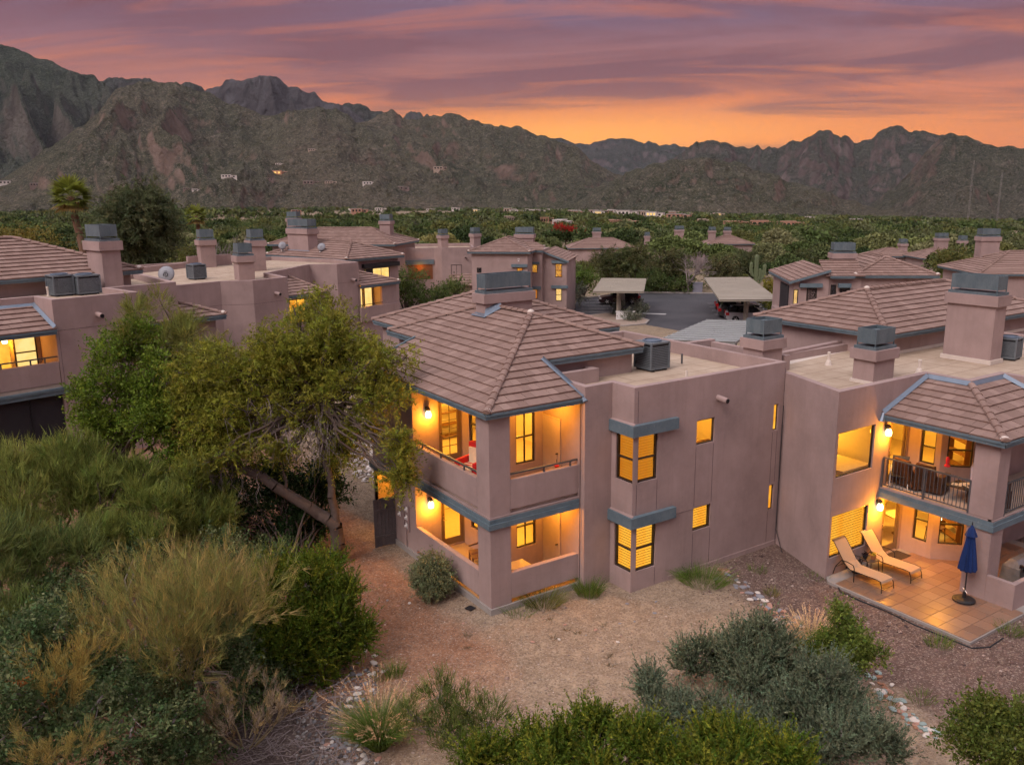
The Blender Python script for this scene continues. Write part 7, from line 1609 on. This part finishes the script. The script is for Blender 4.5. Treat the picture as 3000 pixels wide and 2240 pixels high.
kinds = ['dark green desert tree in the valley woodland', 'mid green desert tree in the valley woodland', 'sage green desert tree in the valley woodland', 'olive desert tree in the valley woodland', 'very dark desert tree in the valley woodland', 'grey-green desert tree in the valley woodland']
grid = {}
def free(x, y, m):
    if any((x-a)**2+(y-b)**2 < r*r for a, b, r in KEEP): return False
    gx, gy = int(x//8), int(y//8)
    for i in (-1, 0, 1):
        for j in (-1, 0, 1):
            for (a, b) in grid.get((gx+i, gy+j), ()):
                if (x-a)**2+(y-b)**2 < m*m: return False
    grid.setdefault((gx, gy), []).append((x, y)); return True
fv = []; ff = []; ft = []; fo = 0
mids = [proto(290+k, 330, .75, .17, True) for k in range(5)]; smalls = [proto(90+k, 130, .75, .32, True) for k in range(5)]; tiny = [proto(190+k, 42, .7, .62, True) for k in range(5)]
def far_tree(x, y, z, h, lod, col):
    global fo
    v, f = (mids, smalls, tiny)[lod][rng.integers(0, 5)]; a = rng.uniform(0, 6.28); ca, sa = math.cos(a), math.sin(a)
    V = np.stack([(v[:, 0]*ca-v[:, 1]*sa)*h*rng.uniform(.7, 1.05), (v[:, 0]*sa+v[:, 1]*ca)*h*rng.uniform(.7, 1.05), v[:, 2]*h], 1)+np.array([x, y, z]); fv.append(V.astype(np.float32)); ff.append(f+fo); fo += len(V); ft.append(np.repeat([col], len(V), 0).astype(np.float32))
for d, x, y in cand:
    k = int(rng.integers(0, 6)); h = rng.uniform(2.6, 7.2)*(1 if d > 130 else .75)
    az_ = math.degrees(math.atan2(y-CAM[1], x-CAM[0])); tp_ = (g1(x, y)+h-CAM[2])/d
    if d < 158 and AZ_B < az_ < AZ_A and tp_ > EL_A: continue
    if d < 128 and az_ < AZ_C and tp_ > EL_C: continue
    if not free(x, y, rng.uniform(4.4, 7.0)): continue
    if n_ind < 255:
        o = bpy.data.objects.new('desert_tree', protos[k]); o.location = (x, y, g1(x, y)-.1); s = h*1.02; o.scale = (s*rng.uniform(.8, 1.25), s*rng.uniform(.8, 1.25), s); o.rotation_euler.z = rng.uniform(0, 6.28); link(o); tag(o, kinds[k], 'tree', 'desert trees of the valley, '+kinds[k].split(' desert')[0]); n_ind += 1
    else: far_tree(x, y, g1(x, y)-.2, h*1.05, 0, np.array(pal[k])*rng.uniform(.75, 1.35))
N = 9000; dd_ = np.exp(rng.uniform(math.log(400), math.log(2500), N)); aa = np.radians(rng.uniform(22, 92, N)); xx = CAM[0]+dd_*np.cos(aa); yy = CAM[1]+dd_*np.sin(aa); zz = gh(xx, yy)
pn = fbm(xx*.006, yy*.006, 3, 77)
for x, y, z, d, q in zip(xx, yy, zz, dd_, pn):
    if q < .45: continue
    h = rng.uniform(2.8, 8.2)*(1+.45*min(1, (d-400)/1500)); far_tree(x, y, z-.3, h, 0 if d < 440 else (1 if d < 750 else 2), np.array(pal[int(rng.integers(0, 6))])*rng.uniform(.75, 1.3))
V = np.concatenate(fv); F = np.concatenate(ff); npobj('valley_woodland', V, F, CROWN, props={'kind': 'stuff'}, tint=np.concatenate(ft))
# ------------------------------------------------------------------ houses far off
HW = {'salmon': simple('adobe_salmon', (.36, .20, .135), .9, .1), 'white': simple('render_white', (.60, .55, .50), .9, .1), 'brown': simple('render_brown', (.20, .145, .12), .9, .1), 'tan': simple('render_tan', (.38, .29, .22), .9, .1)}
HR = simple('far_roof', (.30, .27, .25), .9); HRR = simple('far_red_roof', (.28, .09, .05), .9)
def house(label, x, y, z, w_, dp, h, m1, lit=False, group=None, rot=None, slab=True):
    r = thing('house', label, 'house', (x, y, z), math.atan2(y-CAM[1], x-CAM[0])-math.pi/2+(RD.uniform(-.3, .3) if rot is None else rot), group)
    m_ = MB().box(-w_/2, 0, -h*1.5, w_*.15, dp, h).box(w_*.15, dp*.2, -h*1.5, w_/2, dp, h*.8); m_.obj('wall', m1, r)
    MB().box(-w_/2-.2, -.2, h, w_*.15+.2, dp+.2, h*1.09).box(w_*.15+.21, dp*.2-.2, h*.8, w_/2+.2, dp+.2, h*.87).obj('roof', HR if slab else m1, r)
    for k in range(3): q = -w_*.42+k*w_*.19; MB().box(q, -.06, h*.3, q+w_*.11, -.01, h*.78).obj('window', (LITPALE if lit else DARKGL), r)
    q = w_*.24; MB().box(q, dp*.2-.06, h*.2, q+w_*.13, dp*.2-.01, h*.62).obj('window', DARKGL, r)
    return r
for u, v, wpx, k, lab in ((2165, 668, 66, 'salmon', 'salmon walled house, leftmost of the salmon houses in the valley'), (2240, 664, 74, 'salmon', 'long salmon house second from the left of the salmon houses'), (2322, 668, 62, 'salmon', 'salmon house in the middle of the salmon row'), (2435, 664, 50, 'salmon', 'salmon house above the hip roofed house with chimney'), (2548, 662, 48, 'salmon', 'salmon house toward the right of the valley'), (2650, 668, 40, 'tan', 'tan house at the right end of the salmon row'), (1835, 668, 90, 'salmon', 'wide low brick red house above the carports'), (1602, 655, 38, 'salmon', 'small salmon house above the house with small lit windows'), (1990, 652, 55, 'salmon', 'low salmon house left of the salmon row'), (2060, 658, 34, 'tan', 'small tan house just left of the salmon row'), (1500, 652, 30, 'tan', 'small pale house far behind the flat roofed building'), (1640, 668, 44, 'white', 'pale house at the end of the red hedge'), (660, 625, 60, 'tan', 'flat tan house in the trees at left of centre'), (100, 622, 70, 'brown', 'brown house in the trees by the left edge'), (430, 640, 30, 'salmon', 'tiny salmon house behind the large dark tree')):
    e = pix(u, v)[1]; a = rad(pix(u, v)[0]); d = 330.
    for _ in range(12): d = (g1(CAM[0]+d*math.cos(a), CAM[1]+d*math.sin(a))+1.5-CAM[2])/e if e < -.004 else 500.; d = min(max(d, 180), 900)
    x, y = CAM[0]+d*math.cos(a), CAM[1]+d*math.sin(a); house(lab, x, y, g1(x, y)+2.0, wpx*d/2480, 9, 3.0, HW[k], slab=False)
for k in range(60):
    u = RD.gauss(1800, 300) if k < 46 else RD.uniform(850, 2700); v = RD.uniform(600, 632)+max(0, (u-1500))*.012; u = min(max(u, 700), 2900); d = RD.uniform(700, 1900); a = rad(pix(u, v)[0]); x, y = CAM[0]+d*math.cos(a), CAM[1]+d*math.sin(a); kd = RD.choice(['white', 'white', 'white', 'tan', 'salmon'])
    house({'white': 'tiny white house at the foot of the mountains', 'tan': 'tiny tan house at the foot of the mountains', 'salmon': 'tiny salmon house at the foot of the mountains'}[kd], x, y, g1(x, y)+RD.uniform(2.5, 5.5), RD.uniform(8, 19), 9, RD.uniform(2.6, 4.4), HW[kd], group='tiny houses at the foot of the mountains, '+kd, lit=RD.random() < .2)
HT = [(35, 648, 60, 'white', 0), (160, 655, 48, 'brown', 0), (990, 620, 60, 'white', 0), (1205, 607, 80, 'salmon', 1), (1160, 630, 40, 'brown', 0), (812, 672, 36, 'brown', 0), (850, 676, 36, 'white', 0), (1345, 648, 66, 'brown', 0), (1430, 645, 50, 'tan', 0), (1600, 650, 62, 'white', 0), (1735, 672, 66, 'brown', 0), (1355, 505, 44, 'tan', 0), (1905, 585, 62, 'tan', 0), (1210, 565, 36, 'white', 0)]
HL = ['pale house low on the slope at the far left', 'dark house on stilts low on the slope at far left', 'long white roofed house on the slope', 'orange lit house on the slope', 'small brown house just under the orange lit house', 'small brown house above the round boulders', 'white framed house beside the small brown house', 'wide brown house near the middle of the slope', 'tan two tier house near the middle of the slope', 'white house on the lower slope right of the middle', 'dark red roofed house at the right of the slope', 'tan house alone high on the slope', 'long tan house on the right spur', 'tiny white house above the orange lit house']
for (x, y, wp, kd, lt), lab in zip(HT, HL):
    u, v = c1((x, y))[0]; h_ = HILLHIT.get((x, y))
    if h_ is None: continue
    d = (h_.xy-Vector((CAM[0], CAM[1]))).length; w_ = wp/1.4753*d/2480; house(lab, h_.x, h_.y, h_.z-.5, w_, w_*.5, w_*.20, HW[kd], lit=bool(lt), rot=0)
    if lt: lamp(None, (h_.x-_d.x*w_*.3, h_.y-_d.y*w_*.3, h_.z+w_*.2), 4000, 1.)
# ------------------------------------------------------------------ evening haze over the valley
hz = bpy.data.materials.new('haze_air'); hz.use_nodes = True
t = NT(hz.node_tree); t.n.clear()
t.l.new(t.new('ShaderNodeVolumePrincipled', inp={'Color': (.80, .84, .95, 1.), 'Density': 2.0e-5, 'Anisotropy': .2}).outputs[0], t.new('ShaderNodeOutputMaterial').inputs['Volume'])
hb = MB().box(-9550, -9550, -420, 9550, 9550, 1150).obj('haze', hz, kind='stuff')
